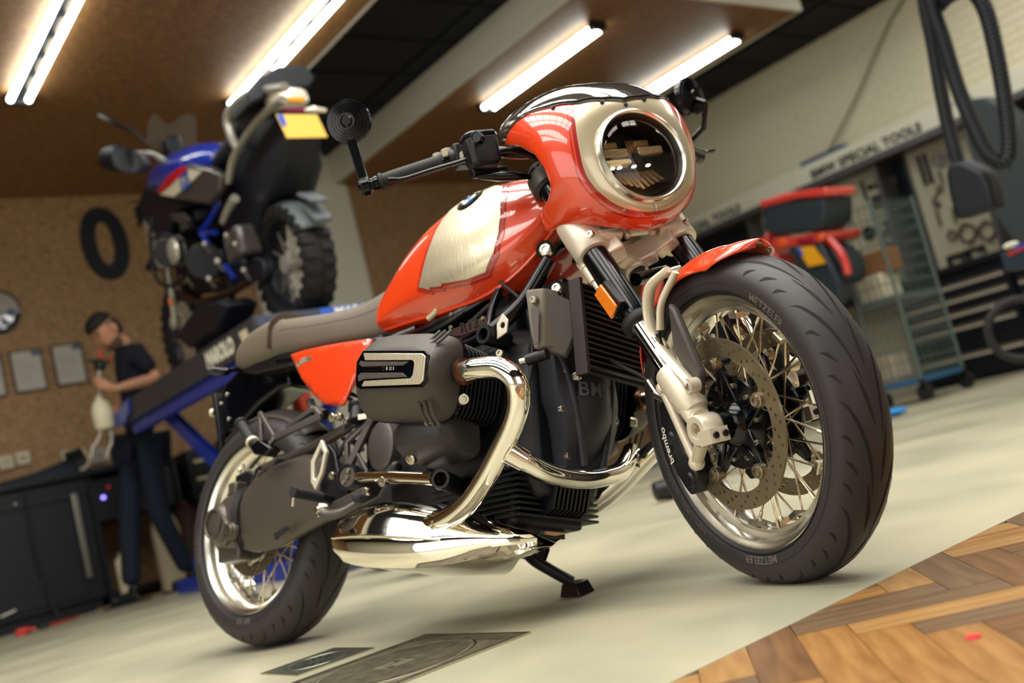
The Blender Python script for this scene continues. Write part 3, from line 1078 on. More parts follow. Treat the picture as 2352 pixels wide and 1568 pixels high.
# ---- handlebar
hb = [V((1.21, 0.0, 0.985)), V((1.20, -0.06, 0.985)), V((1.175, -0.13, 1.00)), V((1.15, -0.20, 1.02)), V((1.105, -0.30, 1.02)), V((1.05, -0.42, 1.01))]
gl = [V((p.x, -p.y, p.z)) for p in hb]
bp(G().tube(gl[::-1] + hb[1:], 0.0125, 20, 6), 'handlebar', M_blk, True)
for sg in (-1, 1):
    def m_(p, sg=sg):
        return V((p.x, -sg * p.y if sg > 0 else p.y, p.z))
    a, b = m_(V((1.115, -0.285, 1.021))), m_(V((1.052, -0.418, 1.011)))
    d = (b - a).normalized()
    L_ = (b - a).length
    g = G().lathe([(0.0125, 0), (0.0195, 0), (0.0195, 0.004), (0.0165, 0.008), (0.0165, L_ - 0.012), (0.0195, L_ - 0.010), (0.0195, L_ - 0.004), (0.0125, L_)], a, d, 24)
    gr = bp(g, 'handlebar_grip', M_rub, True)
    q = G()
    for k in range(14):
        q.lathe([(0.0166, 0.012 + k * 0.008), (0.0174, 0.015 + k * 0.008), (0.0166, 0.018 + k * 0.008)], a, d, 20)
    q.build('grip_rib', M_rub, gr, kind='stuff')
    be = bp(G().lathe([(0.0, 0.045), (0.012, 0.045), (0.0165, 0.040), (0.0165, 0.018), (0.0145, 0.016), (0.0145, 0.010), (0.0165, 0.008), (0.0165, 0.0), (0.0125, 0)], b, d, 24), 'bar_end', M_blk, True)
    # bar-end mirror: clamp, slotted stalk, ribbed round shell
    e = b + d * 0.030
    if sg < 0:
        mc = V((1.0474,-0.45,1.1606))
        j = V((1.0432,-0.455,1.1473))
    else:
        mc = V((1.0768,0.445,1.1574))
        j = mc + V((0.0, 0.02, -0.008))
    if sg < 0:
        g = G().cyl(e - d * 0.010, e + d * 0.008, 0.0215, n=24)
        g.bar(e + V((0, 0, 0)), j, 0.021, 0.010, (1, -0.6, 0))
        arm = bp(g, 'mirror_stalk', M_blk, True, bevel=0.002)
    else:
        k1 = V((1.1118,0.46,1.1226)); k2 = V((1.0768,0.46,1.0702)); k3 = V((0.9967,0.45,1.0558))
        g = G().tube([k1, k2, k3], 0.0075, 14, 0).cyl(k3, e, 0.008)
        g.tube([k1, mc], 0.006, 12, 0)
        arm = bp(g, 'mirror_stalk', M_blk, True)
    nrm = (V((0.80, -0.55, -0.20)) if sg < 0 else V((0.86, 0.22, -0.1))).normalized()
    R_ = 0.0485
    prof = [(0, 0.022), (0.010, 0.022), (0.013, 0.018)]
    for k in range(5):
        r0 = 0.015 + k * 0.0068
        h0 = 0.0175 * math.sqrt(max(0, 1 - (r0 / R_) ** 2)) + 0.002
        prof += [(r0, h0), (r0 + 0.0052, h0 - 0.0008), (r0 + 0.0056, h0 - 0.0034), (r0 + 0.0066, h0 - 0.0036)]
    prof += [(R_, 0.004), (R_ + 0.001, 0), (R_ + 0.001, -0.006), (R_ - 0.003, -0.006), (R_ - 0.003, -0.003), (0, -0.003)]
    mr = bp(G().lathe(prof, mc, nrm, 64), 'bar_end_mirror', M_blk, True, smooth=30)
    G().lathe([(0, -0.0042), (R_ - 0.0035, -0.0042)], mc, nrm, 48).build('mirror_glass', mat('mirror', (230, 235, 235), 0.02, 1.0), mr)
# right switch cluster
g = G()
a = V((1.122, -0.272, 1.021))
d = (V((1.052, -0.418, 1.011)) - a).normalized()
g.lathe([(0.0125, -0.062), (0.0185, -0.062), (0.0205, -0.056), (0.0205, -0.004), (0.0185, 0), (0.0125, 0)], a, d, 24)
g.box((-0.018, -0.022, -0.028), (0.018, 0.028, 0.024), Matrix.Translation(a - d * 0.03))
sw = bp(g, 'switch_housing', M_sat, True, bevel=0.004)
q = G()
for p, r, h in (((1.1038,-0.29,1.035), 0.012, 0.010), ((1.1235,-0.275,1.031), 0.014, 0.014), ((1.1659,-0.255,1.0077), 0.011, 0.010), ((1.0873,-0.3,1.0309), 0.009, 0.006)):
    q.cyl(V(p) + V((0, 0, -0.006)), V(p) + V((0, 0, h)), r, r * 0.86, n=14)
q.build('switch_button', mat('button_grey', (150, 140, 120), 0.5), sw, bevel=0.002, kind='stuff')
# brake lever + clutch lever
for sg in (-1, 1):
    P = [V((1.205, sg * 0.225, 1.0)), V((1.185, sg * 0.27, 0.99)), V((1.165, sg * 0.33, 0.985)), V((1.135, sg * 0.39, 0.982)), V((1.128, sg * 0.425, 0.985))]
    bp(G().tube(P, [0.009, 0.0075, 0.0065, 0.006, 0.0075], 12, 5, flat=0.6), 'hand_lever', M_blk, True)
# brake fluid reservoir
rc = V((1.1943,-0.232,1.0029))
def ocs(z, k):
    pts = []
    for x, y in ((-0.040, -0.022), (-0.028, -0.034), (0.020, -0.036), (0.036, -0.026), (0.038, 0.026), (0.02, 0.036), (-0.028, 0.034), (-0.040, 0.022)):
        pts.append(rc + V((x * k * 0.75 + 0.01, y * k * 1.05, z)))
    return pts
g = G().rings([ocs(-0.042, 0.72), ocs(-0.034, 0.92), ocs(0.022, 1.0)])
rs = bp(g, 'brake_reservoir', M_sat, True, bevel=0.003)
G().rings([ocs(0.023, 1.03), ocs(0.030, 1.03), ocs(0.034, 0.94)]).build('reservoir_lid', M_blk, rs, bevel=0.001)
wn = V((1.2581,-0.262,1.0089))
G().lathe([(0, 0.0015), (0.0085, 0.0015), (0.0095, 0.0045), (0.0115, 0.0045), (0.012, 0.0), (0.012, -0.02)], wn, (0.72, -0.69, -0.1), 32).build('sight_glass', M_blk, rs, label='round sight glass of the reservoir')
bp(G().cyl(rc + V((-0.005, -0.03, -0.045)), rc + V((-0.02, 0.06, -0.04)), 0.012).bar(rc + V((0, 0, -0.04)), V((1.155, -0.20, 1.02)), 0.03, 0.03), 'master_cylinder', M_sat, True, bevel=0.003)
# cables gathering behind the fairing
bp(G().tube([V((1.15, -0.25, 0.995)), (1.1856,-0.2,1.0013), (1.1952,-0.13,1.0016), (1.1874,-0.08,0.9752), V((1.22, -0.05, 0.88))], 0.0055, 10, 6).tube([V((1.16, -0.22, 1.0)), (1.2082,-0.19,0.9951), (1.1908,-0.14,0.9972), (1.1987,-0.1,0.9614), V((1.2, -0.06, 0.86))], 0.005, 10, 6), 'control_cable', M_rub, True)
# indicators
for sg in (-1, 1):
    A_ = [(1.198, 0.252, 0.945), (1.208, 0.215, 0.939), (1.214, 0.19, 0.935), (1.22, 0.168, 0.930), (1.222, 0.150, 0.926), (1.216, 0.118, 0.924)]
    rr_ = [0.005, 0.0125, 0.0135, 0.0115, 0.0075, 0.009]
    g = G().tube([V((x, sg * y, z)) for x, y, z in A_], rr_, 12, 3, flat=0.85)
    bp(g, 'front_indicator', M_blk, True)

# ---- fairing: shell swept from the lamp ring to the rear edge
HL = V((1.427, 0, 0.866))
RING = 0.100
EDGE = [(0.0, 1.14, 0.0, 1.112), (20.0, 1.155, -0.08, 1.1), (36.0, 1.18, -0.142, 1.075), (47.16, 1.227, -0.186, 1.038), (50.115, 1.219, -0.187, 1.022), (53.479, 1.219, -0.186, 1.004), (59.128, 1.277, -0.183, 0.975), (70.127, 1.328, -0.178, 0.93), (82.611, 1.352, -0.173, 0.888), (93.502, 1.351, -0.17, 0.856), (98.91, 1.32, -0.166, 0.84), (101.661, 1.263, -0.16, 0.833), (104.263, 1.246, -0.157, 0.826), (116.458, 1.233, -0.147, 0.793), (120.613, 1.271, -0.137, 0.785), (126.586, 1.308, -0.122, 0.775), (135.957, 1.342, -0.1, 0.763), (150.209, 1.367, -0.07, 0.744), (163.536, 1.38, -0.04, 0.731), (180.0, 1.38, 0.0, 0.724)]
BASE = [(0, 1.14, 0.0, 1.112), (24, 1.16, 0.10, 1.10), (47, 1.215, 0.186, 1.035), (68, 1.27, 0.195, 0.955), (90, 1.285, 0.185, 0.872), (116, 1.255, 0.158, 0.782), (140, 1.31, 0.100, 0.748), (160, 1.355, 0.048, 0.732), (180, 1.38, 0.0, 0.724)]
def fair(phd, t):
    # the shell keeps a smooth base form and only near its rim follows the cut-outs
    a = math.radians(phd)
    xb, yb, zb_ = sinterp(BASE, abs(phd))
    xe, ye, ze = interp(EDGE, abs(phd))
    q = t ** 3
    x1, y1, z1 = xb + (xe - xb) * q, yb + (abs(ye) - yb) * q, zb_ + (ze - zb_) * q - HL.z
    rE = math.hypot(y1, z1)
    aE = math.atan2(y1, z1)
    tau = t * PI / 2
    k = math.sin(tau) ** 0.92
    rho = RING + (rE - RING) * k
    xx = x1 + (HL.x - x1) * math.cos(tau)
    aa = abs(a) + (aE - abs(a)) * t
    s = -1 if phd >= 0 else 1
    return (xx, s * rho * math.sin(aa), HL.z + rho * math.cos(aa))
NP = 180
def fgrid(p0, p1, t0, t1, nt, g=None, off=0.0, wrap=False):
    g = g or G()
    n = len(g.v)
    cnt = int(abs(p1 - p0) / 2) + 1
    for i in range(cnt):
        ph = p0 + (p1 - p0) * i / (cnt - 1)
        for j in range(nt + 1):
            a0 = t0(ph) if callable(t0) else t0
            a1 = t1(ph) if callable(t1) else t1
            p = V(fair(ph, a0 + (a1 - a0) * j / nt))
            if off:
                c = V((1.2, 0, 0.87))
                p += (p - c).normalized() * off
            g.v.append(tuple(p))
    for i in range(cnt - 1):
        for j in range(nt):
            a = n + i * (nt + 1) + j
            g.face((a, a + nt + 1, a + nt + 2, a + 1))
    return g
def tw(ph):
    # where the screen begins
    return interp([(0, 0.09), (20, 0.14), (37, 0.26), (45, 0.47), (52, 0.93), (54, 1.0)], abs(ph))[0]
def tend(ph):
    return tw(ph) if abs(ph) < 54 else 1.0
g = fgrid(-180, 180, 0.0, tend, 40)
# paint scheme: champagne nose, red pin stripes, orange sides (decided per face from its place on the shell)
# the scheme is a function of the place on the shell: rings round the lamp, squashed below and drawn out above
def fairing_paint():
    m = D.materials.new('fairing_paint')
    m.use_nodes = True
    N, L = m.node_tree.nodes, m.node_tree.links
    b = N['Principled BSDF']
    tc = N.new('ShaderNodeTexCoord')
    sx = N.new('ShaderNodeSeparateXYZ')
    L.new(tc.outputs['Object'], sx.inputs[0])
    def mth(op, a, b_=None):
        n = N.new('ShaderNodeMath')
        n.operation = op
        for i, v in enumerate((a, b_)):
            if v is None:
                continue
            if isinstance(v, (int, float)):
                n.inputs[i].default_value = v
            else:
                L.new(v, n.inputs[i])
        return n.outputs[0]
    dz = mth('SUBTRACT', sx.outputs[2], HL.z)
    low = mth('LESS_THAN', dz, 0.0)
    k = mth('ADD', mth('MULTIPLY', low, 0.53), 0.60)
    r = mth('SQRT', mth('ADD', mth('POWER', sx.outputs[1], 2.0), mth('POWER', mth('MULTIPLY', dz, k), 2.0)))
    cr = N.new('ShaderNodeValToRGB')
    cr.color_ramp.interpolation = 'CONSTANT'
    mr = mth('MULTIPLY', r, 5.0)
    L.new(mr, cr.inputs[0])
    e = cr.color_ramp.elements
    st = ((0.0, (206, 192, 160)), (0.660, (150, 14, 14)), (0.695, (214, 60, 18)), (0.708, (150, 14, 14)), (0.720, (214, 60, 18)))
    while len(e) < len(st):
        e.new(0.9)
    for i, (p_, c_) in enumerate(st):
        e[i].position = p_
        e[i].color = (*lin(c_), 1)
    L.new(cr.outputs[0], b.inputs['Base Color'])
    L.new(mth('MULTIPLY', mth('LESS_THAN', mr, 0.660), 0.55), b.inputs['Metallic'])
    b.inputs['Roughness'].default_value = 0.3
    b.inputs['Coat Weight'].default_value = 1.0
    b.inputs['Coat IOR'].default_value = 1.65
    return m
fr = bp(g, 'fairing', fairing_paint(), True, solid=0.004, smooth=60)
# screen
g = fgrid(-54, 54, lambda ph: tw(ph) - 0.015, lambda ph: 1.0, 24, off=0.0025)
ws = bp(g, 'windscreen', M_smoke, True, solid=0.0025, smooth=60)
g = G()
for sg in (-1, 1):
    pts = [V(fair(sg * ph, tw(ph) + 0.01)) + V((0.002, 0, 0.003)) for ph in range(0, 54, 3)]
    g.tube(pts, 0.0022, 8, 2)
g.build('screen_seal', M_sat, ws, kind='stuff')
q = G()
for ph, dt in ((-45, -0.05), (-22, -0.03), (0, -0.04), (22, -0.03), (45, -0.05), (52, 0.0)):
    p = V(fair(ph, tw(ph) + dt))
    bolt(q, p, (p - V((1.25, 0, 0.87))), 0.0045, 0.004)
q.build('screen_screw', M_sat, ws, kind='stuff')
# instrument pod behind the screen
bp(G().tube([V((1.20, 0.10, 0.99)), V((1.22, 0, 1.0)), V((1.20, -0.10, 0.99))], 0.035, 16, 4, flat=0.6), 'instrument_pod', M_sat, True)
# headlamp
g = G().lathe([(0.0895, 0.004), (0.091, 0.012), (0.095, 0.0155), (0.0995, 0.013), (0.1025, 0.005), (0.1035, -0.008), (0.100, -0.02), (0.09, -0.02)], HL, (1, 0, 0), 96, closed=True)
hr = bp(g, 'headlamp', M_polish, True)
G().lathe([(0.103, -0.001), (0.1055, -0.001), (0.1065, -0.012), (0.103, -0.014)], HL, (1, 0, 0), 96).build('ring_gasket', M_rub, hr)
G().lathe([(0.084, 0.0), (0.0895, 0.008), (0.0905, 0.004), (0.088, -0.02), (0.084, -0.04), (0.082, -0.07), (0, -0.07)], HL, (1, 0, 0), 64).build('lamp_bowl', mat('bowl_black', (40, 34, 30), 0.3, 0.4), hr)
g = G()
for i in range(13):
    a = PI / 2 * i / 12
    pass
g.lathe([(0.0, 0.020), (0.02, 0.0194), (0.04, 0.0172), (0.058, 0.0138), (0.073, 0.0092), (0.083, 0.0048), (0.0885, 0.0), (0.0885, -0.002), (0.083, 0.0028), (0.073, 0.0072), (0.058, 0.0118), (0.04, 0.0152), (0.02, 0.0174), (0, 0.018)], HL, (1, 0, 0), 64)
g.build('lamp_glass', M_lens, hr)
M_refl = mat('reflector', (176, 140, 100), 0.35, 0.6)
M_bar = mat('light_bar', (180, 160, 130), 0.25, 0.5)
hx = HL.x
g = G().box((hx - 0.035, -0.074, HL.z + 0.012), (hx - 0.02, -0.012, HL.z + 0.03)).box((hx - 0.035, 0.012, HL.z + 0.012), (hx - 0.02, 0.072, HL.z + 0.03))
g.build('light_bar', M_bar, hr, bevel=0.003, kind='stuff')
g = G().box((hx - 0.045, -0.070, HL.z - 0.004), (hx - 0.02, -0.010, HL.z + 0.006))
g.build('light_pipe', mat('light_pipe', (240, 225, 180), 0.3), hr, bevel=0.002)
for sg, cz in ((-1, 0.044), (1, 0.044)):
    g = G()
    for k in range(5):
        g.box((hx - 0.06 + k * 0.004, sg * (0.012 + k * 0.002), HL.z + cz - 0.014 + k * 0.002), (hx - 0.056 + k * 0.004, sg * 0.056, HL.z + cz + 0.016 - k * 0.002))
    g.build('upper_reflector', M_refl, hr, bevel=0.002, kind='stuff')
g = G()
for k in range(9):
    y0 = -0.056 + k * 0.0125
    g.slab([(hx - 0.055, y0, HL.z - 0.012), (hx - 0.055, y0 + 0.0115, HL.z - 0.012), (hx - 0.022, y0 + 0.0095, HL.z - 0.062 + abs(k - 4) * 0.004), (hx - 0.022, y0 + 0.002, HL.z - 0.062 + abs(k - 4) * 0.004)], (1, 0, 0.3), 0.003)
g.build('lower_reflector', M_refl, hr, kind='stuff')
G().lathe([(0, 0.0), (0.008, 0.0), (0.011, -0.004), (0.0125, -0.015)], (hx - 0.012, 0, HL.z + 0.004), (1, 0, 0), 24).build('lamp_boss', M_sat, hr)
g = G()
for k in (0, 1, 3, 5):
    g.box((hx - 0.03, -0.06 + k * 0.017, HL.z - 0.012), (hx - 0.022, -0.052 + k * 0.017, HL.z - 0.008))
g.build('led_chip', mat('led_white', (255, 250, 235), 0.2, emit=1.2), hr, kind='stuff')
q = G()
bolt(q, V((1.383, 0, 0.752)), (1, 0, -0.7), 0.0085, 0.005)
bp(q, 'fairing_screw', M_bolt, True)
bp(G().slab([(1.385, -0.011, 0.745), (1.385, 0.011, 0.745), (1.396, 0.011, 0.768), (1.396, -0.011, 0.768)], (1, 0, -0.5), 0.004), 'fairing_tab', M_champ, True, bevel=0.003)

# ---- fuel tank: half width as a function of (x, z)
TK = [(0.525, 0.745, 0.765, 0.02), (0.545, 0.728, 0.79, 0.065), (0.575, 0.718, 0.815, 0.095), (0.61, 0.712, 0.85, 0.108), (0.66, 0.706, 0.895, 0.12), (0.71, 0.70, 0.932, 0.131), (0.78, 0.69, 0.966, 0.143), (0.86, 0.683, 0.984, 0.152), (0.94, 0.680, 0.988, 0.156), (1.01, 0.69, 0.980, 0.153), (1.07, 0.714, 0.963, 0.144), (1.12, 0.75, 0.94, 0.128), (1.16, 0.795, 0.915, 0.104), (1.185, 0.83, 0.89, 0.07), (1.19, 0.85, 0.872, 0.03)]
TF = [(0, 0.70), (0.06, 0.82), (0.16, 0.965), (0.20, 0.99), (0.30, 1.0), (0.48, 0.985), (0.62, 0.93), (0.74, 0.82), (0.84, 0.66), (0.92, 0.46), (0.97, 0.28), (1.0, 0.02)]
def tank_y(x, z):
    zb, zt, w_ = sinterp(TK, x)
    u = max(0, min(1, (z - zb) / (zt - zb)))
    return w_ * sinterp(TF, u)[0]
g = G()
NX, NU = 70, 34
xs = [0.525 + (1.19 - 0.525) * (0.5 - 0.5 * math.cos(PI * i / NX)) for i in range(NX + 1)]
us = [0, 0.03, 0.06, 0.10, 0.14, 0.17, 0.20, 0.24] + [0.28 + 0.04 * k for k in range(15)] + [0.87, 0.90, 0.93, 0.955, 0.975, 0.99, 1.0]
R = []
for x in xs:
    zb, zt, w_ = sinterp(TK, x)
    ring = [(x, -w_ * sinterp(TF, u)[0], zb + u * (zt - zb)) for u in us]
    R.append(ring + [(p[0], -p[1], p[2]) for p in ring[::-1]])
g.rings(R)
tank = bp(g, 'fuel_tank', M_orange, smooth=50)
def tk(x, z, off=0.0, sg=-1):
    y = tank_y(x, z)
    e = 0.004
    nx = -(tank_y(x + e, z) - tank_y(x - e, z)) / (2 * e)
    nz = -(tank_y(x, z + e) - tank_y(x, z - e)) / (2 * e)
    n = V((nx, 1, nz)).normalized()
    p = V((x, y, z)) + n * off
    return (p.x, sg * p.y, p.z)
PAN = [(0.7901,-0.14,0.7516), (0.8101,-0.14,0.7933), (0.8423,-0.135,0.8555), (0.8627,-0.125,0.9068), (0.8757,-0.11,0.9405), (0.8697,-0.085,0.9735), (0.9157,-0.06,0.9811), (0.9765,-0.05,0.9654), (1.03,-0.06,0.9303), (1.0515,-0.08,0.8873), (1.0579,-0.1,0.8401), (1.0517,-0.12,0.7944), (1.0351,-0.135,0.7544), (1.0001,-0.145,0.7242), (0.9503,-0.148,0.7228), (0.9021,-0.148,0.7296), (0.8729,-0.147,0.7348), (0.867,-0.147,0.7313), (0.8305,-0.145,0.7389), (0.8273,-0.145,0.7345)]
PAN = [(p[0], p[2]) for p in PAN]
def scale_poly(P, d):
    cx = sum(p[0] for p in P) / len(P)
    cz = sum(p[1] for p in P) / len(P)
    out = []
    m = len(P)
    for i in range(m):
        a, b, c = Vector(P[i - 1]), Vector(P[i]), Vector(P[(i + 1) % m])
        n1 = Vector((b.y - a.y, a.x - b.x)).normalized()
        n2 = Vector((c.y - b.y, b.x - c.x)).normalized()
        n = (n1 + n2).normalized()
        if n.dot(b - Vector((cx, cz))) < 0:
            n = -n
        out.append(tuple(b + n * d))
    return out
for sg in (-1, 1):
    drape(scale_poly(PAN, 0.0125), lambda x, z: tk(x, z, 0.0012, sg), 0.009).build('tank_stripe', M_red, tank, smooth=60)
    drape(scale_poly(PAN, 0.0085), lambda x, z: tk(x, z, 0.0019, sg), 0.009).build('tank_stripe', M_orange, tank, smooth=60)
    drape(scale_poly(PAN, 0.0055), lambda x, z: tk(x, z, 0.0026, sg), 0.009).build('tank_stripe', M_red, tank, smooth=60)
    drape(PAN, lambda x, z: tk(x, z, 0.0036, sg), 0.008).build('tank_panel', M_brush, tank, smooth=60, label='brushed aluminium side panel framed by red stripes')
    # roundel: black ring, quartered disc
    cx, cz = 0.940, 0.9255
    def rd(u, v, off):
        return tk(cx + u, cz + v, off + 0.003, sg)
    def annulus(r0, r1, off, m, nm, a0=0, a1=2 * PI, n=36, lab=None, par=tank):
        g = G()
        k = len(g.v)
        for i in range(n + 1):
            a = a0 + (a1 - a0) * i / n
            for r in (r0, r1):
                g.v.append(rd(r * math.cos(a), r * 0.80 * math.sin(a), off))
        for i in range(n):
            g.face((k + 2 * i, k + 2 * i + 1, k + 2 * i + 3, k + 2 * i + 2))
        return g.build(nm, m, par, smooth=60, label=lab)
    ro = annulus(0.0, 0.0350, 0.0028, M_chrome, 'round_badge', lab='round badge, black ring with blue and white quarters')
    annulus(0.0195, 0.0335, 0.0036, mat('badge_black', (6, 8, 14), 0.15, coat=0.5), 'badge_ring', par=ro)
    for k in range(4):
        annulus(0.0, 0.0185, 0.0036, mat('badge_blue', (40, 120, 190), 0.2, coat=0.5) if k % 2 else mat('badge_white', (235, 235, 225), 0.2, coat=0.5), 'badge_quarter', k * PI / 2, (k + 1) * PI / 2, 10, par=ro)
    for ch, a in (('B', 2.2), ('M', 1.571), ('W', 0.94)):
        def fn(u, v, a=a):
            r = 0.0265 + v
            aa = a - u / 0.0265
            return rd(r * math.cos(aa), r * 0.80 * math.sin(aa), 0.0042)
        text_geo(ch, 0.0125, fn, 2, sg * -1.0, 1, 0.0003).build('badge_letter', M_let, ro, smooth=0)
bp(G().tube([tk(x, sinterp(TK, x)[0] + 0.003, 0.0) for x in [0.56 + 0.03 * k for k in range(21)]], 0.0045, 8, 1), 'tank_seam', M_orange)
# fuel cap
G().lathe([(0, 0.012), (0.03, 0.012), (0.034, 0.008), (0.036, 0.0), (0.036, -0.01)], (0.9, 0, 0.985), (-0.05, 0, 1), 40).build('fuel_cap', M_blk, tank)

# ---- seat: loft along x
ST = [(-0.105, 0.800, 0.818, 0.03), (-0.095, 0.79, 0.835, 0.06), (-0.06, 0.775, 0.852, 0.09), (0.0, 0.762, 0.872, 0.108), (0.08, 0.752, 0.882, 0.118), (0.14, 0.748, 0.880, 0.122), (0.152, 0.748, 0.872, 0.122), (0.165, 0.747, 0.868, 0.122), (0.178, 0.746, 0.868, 0.122), (0.24, 0.738, 0.855, 0.124), (0.33, 0.722, 0.838, 0.12), (0.42, 0.712, 0.824, 0.112), (0.50, 0.703, 0.822, 0.098), (0.56, 0.70, 0.835, 0.085), (0.62, 0.705, 0.855, 0.07)]
g = G()
R = []
for i in range(80):
    x = -0.105 + 0.725 * i / 79
    zb, zt, w_ = sinterp(ST, x)
    ring = []
    for k in range(28):
        a = 2 * PI * k / 28
        c, s = math.cos(a), math.sin(a)
        e = 0.42 if s > 0 else 0.3
        y = w_ * (abs(c) ** 0.5) * (1 if c > 0 else -1)
        z = (zb + zt) / 2 + (zt - zb) / 2 * (abs(s) ** (0.75 if s > 0 else 0.5)) * (1 if s > 0 else -1)
        ring.append((x, y, z))
    R.append(ring)
g.rings(R)
seat = bp(g, 'seat', M_seat, smooth=60)
# strap across the seat behind the rider
g = G()
pts = []
for k in range(25):
    a = -0.15 + (PI + 0.3) * k / 24
    pts.append((0.160 + 0.012 * math.sin(a), 0.126 * math.copysign(abs(math.cos(a)) ** 0.5, math.cos(a)), 0.810 + 0.070 * math.copysign(abs(math.sin(a)) ** 0.75, math.sin(a)) - (0.02 if math.sin(a) < 0 else 0)))
for a, b in zip(pts, pts[1:]):
    g.bar(a, b, 0.017, 0.005, (1, 0, 0))
g.build('seat_strap', mat('strap_brown', (72, 58, 46), 0.5), seat, bevel=0.001)
g = G()
for k in range(26):
    y = -0.127
for sg in (-1, 1):
    pts = [(x, sg * (sinterp(ST, x)[2] * 0.985), (sinterp(ST, x)[0] + sinterp(ST, x)[1]) / 2 + 0.012) for x in [0.2 + 0.02 * k for k in range(20)]]
    g.tube(pts, 0.0016, 6, 1)
g.build('seat_piping', mat('strap_brown', (72, 58, 46), 0.5), seat, kind='stuff')
# seat base and subframe tail
g = G()
R = []
for x, zb, zt, w_ in ((-0.05, 0.765, 0.80, 0.075), (0.05, 0.735, 0.775, 0.095), (0.2, 0.715, 0.76, 0.105), (0.45, 0.69, 0.72, 0.09), (0.58, 0.66, 0.71, 0.08)):
    R.append([(x, -w_, zb), (x, w_, zb), (x, w_, zt), (x, -w_, zt)])
g.rings(R)
bp(g, 'tail_frame', M_sat, bevel=0.006)

# ---- orange side covers
SCV = [(0.2535,-0.133,0.7319), (0.3303,-0.133,0.7226), (0.5857,-0.133,0.6855), (0.5827,-0.135,0.6679), (0.5474,-0.137,0.6154), (0.487,-0.137,0.5411), (0.4613,-0.137,0.5424), (0.4124,-0.137,0.5579), (0.382,-0.137,0.5818), (0.316,-0.136,0.6497)]
for sg in (-1, 1):
    P = [(p[0], p[2]) for p in SCV]
    def sc(x, z, off=0):
        q = (x - 0.42) / 0.2
        h = (z - 0.55) / 0.2
        return (x, sg * (0.137 - 0.018 * q * q - 0.012 * (h - 0.5) ** 2 + off), z)
    g = drape(P, lambda x, z: sc(x, z), 0.014)
    cv = bp(g, 'side_cover', M_orange, solid=0.014, smooth=60)
    P2 = [(0.287,-0.14,0.6966), (0.3249,-0.14,0.7036), (0.3696,-0.14,0.6955), (0.3549,-0.14,0.6864), (0.3212,-0.14,0.6879), (0.2947,-0.14,0.6839)]
    drape([(p[0], p[2]) for p in P2], lambda x, z: sc(x, z, 0.001), 0.01).build('cover_badge', mat('badge_silver', (190, 180, 160), 0.3, 0.6), cv, smooth=0)
    c0, c1 = (0.3022,-0.14,0.6951), (0.3511,-0.14,0.6933)
    for (p, s_, col) in ((c0, 'R', 'red'), (c1, '12 S', 'grn')):
        t = text_geo(s_, 0.014 if s_ == 'R' else 0.011, lambda u, v: sc(p[0] + u + v * 0.3, p[2] + v - u * 0.12, 0.0016), 2, -sg * 1.0, 1, 0.0004)
        t.build('cover_lettering', M_red if col == 'red' else M_sat, cv, smooth=0)

# ---- rear mudguard / number plate hanger
for nm, th, P, m_ in (('plate_hanger', 0.10, [(-0.0897,-0.05,0.8007), (0.0948,-0.05,0.7594), (0.1469,-0.05,0.731), (0.1535,-0.05,0.6815), (0.0961,-0.05,0.6863), (0.0014,-0.05,0.6634), (-0.1071,-0.05,0.6158), (-0.1815,-0.05,0.5958), (-0.2206,-0.05,0.6261), (-0.2295,-0.05,0.7017), (-0.1714,-0.05,0.7695)], M_blk),):
    g = G().slab([(p[0], -0.052, p[2]) for p in P], (0, 1, 0), th)
    ph_ = bp(g, nm, m_, bevel=0.012, segs=3)
    q = G()
    for px in ((-0.1617,-0.052,0.7291), (-0.1933,-0.052,0.7068), (-0.1487,-0.052,0.6505)):
        bolt(q, px, (-0.2, -1, 0), 0.007, 0.004)
    q.build('hanger_bolt', M_bolt, ph_, kind='stuff')
    g = G()
    for k in range(5):
        a = (-0.1418,-0.053,0.7351)
        g.bar((a[0] + 0.02 * k, -0.053, a[2] - 0.10 + 0.02 * k), (a[0] + 0.10 + 0.02 * k, -0.053, a[2] + 0.005 + 0.012 * k), 0.004, 0.004)
    g.build('hanger_rib', M_blk, ph_, kind='stuff')
bp(G().slab([(-0.2161,-0.07,0.7429), (-0.1992,-0.07,0.739), (-0.1527,-0.07,0.5643), (-0.1709,-0.07,0.5613)], (-0.2, 1, 0), 0.16), 'plate_backing', M_sat, bevel=0.002)
bp(G().tube([(-0.0967,-0.16,0.7694), (-0.089,-0.145,0.7689), (-0.0686,-0.115,0.7652), (-0.0745,-0.1,0.7746), (-0.0646,-0.06,0.7819)], [0.006, 0.015, 0.014, 0.008, 0.007], 12, 4, flat=0.8), 'rear_indicator', M_blk)
bp(G().tube([(-0.17, 0.2, 0.80), (-0.16, 0.16, 0.80), (-0.14, 0.12, 0.80), (-0.1, 0.06, 0.80)], [0.006, 0.015, 0.012, 0.007], 12, 4), 'rear_indicator', M_blk)
bp(G().ball((-0.2267,-0.06,0.6862), 0.013, 14), 'tail_reflector', M_bolt)
# tyre hugger
g = G()
def hug(u, v):
    a = math.radians(118 - 74 * u)
    c = 2 * v - 1
    wd = 0.070 * (1 - 0.25 * u)
    R_ = 0.330 + 0.004 * u
    return (RA.x + (R_ - 0.03 * c * c) * math.cos(a), wd * c, RA.z + (R_ - 0.03 * c * c) * math.sin(a))
g.grid(hug, 30, 12)
bp(g, 'tyre_hugger', mat('hugger_plastic', (60, 54, 50), 0.5), solid=0.004)

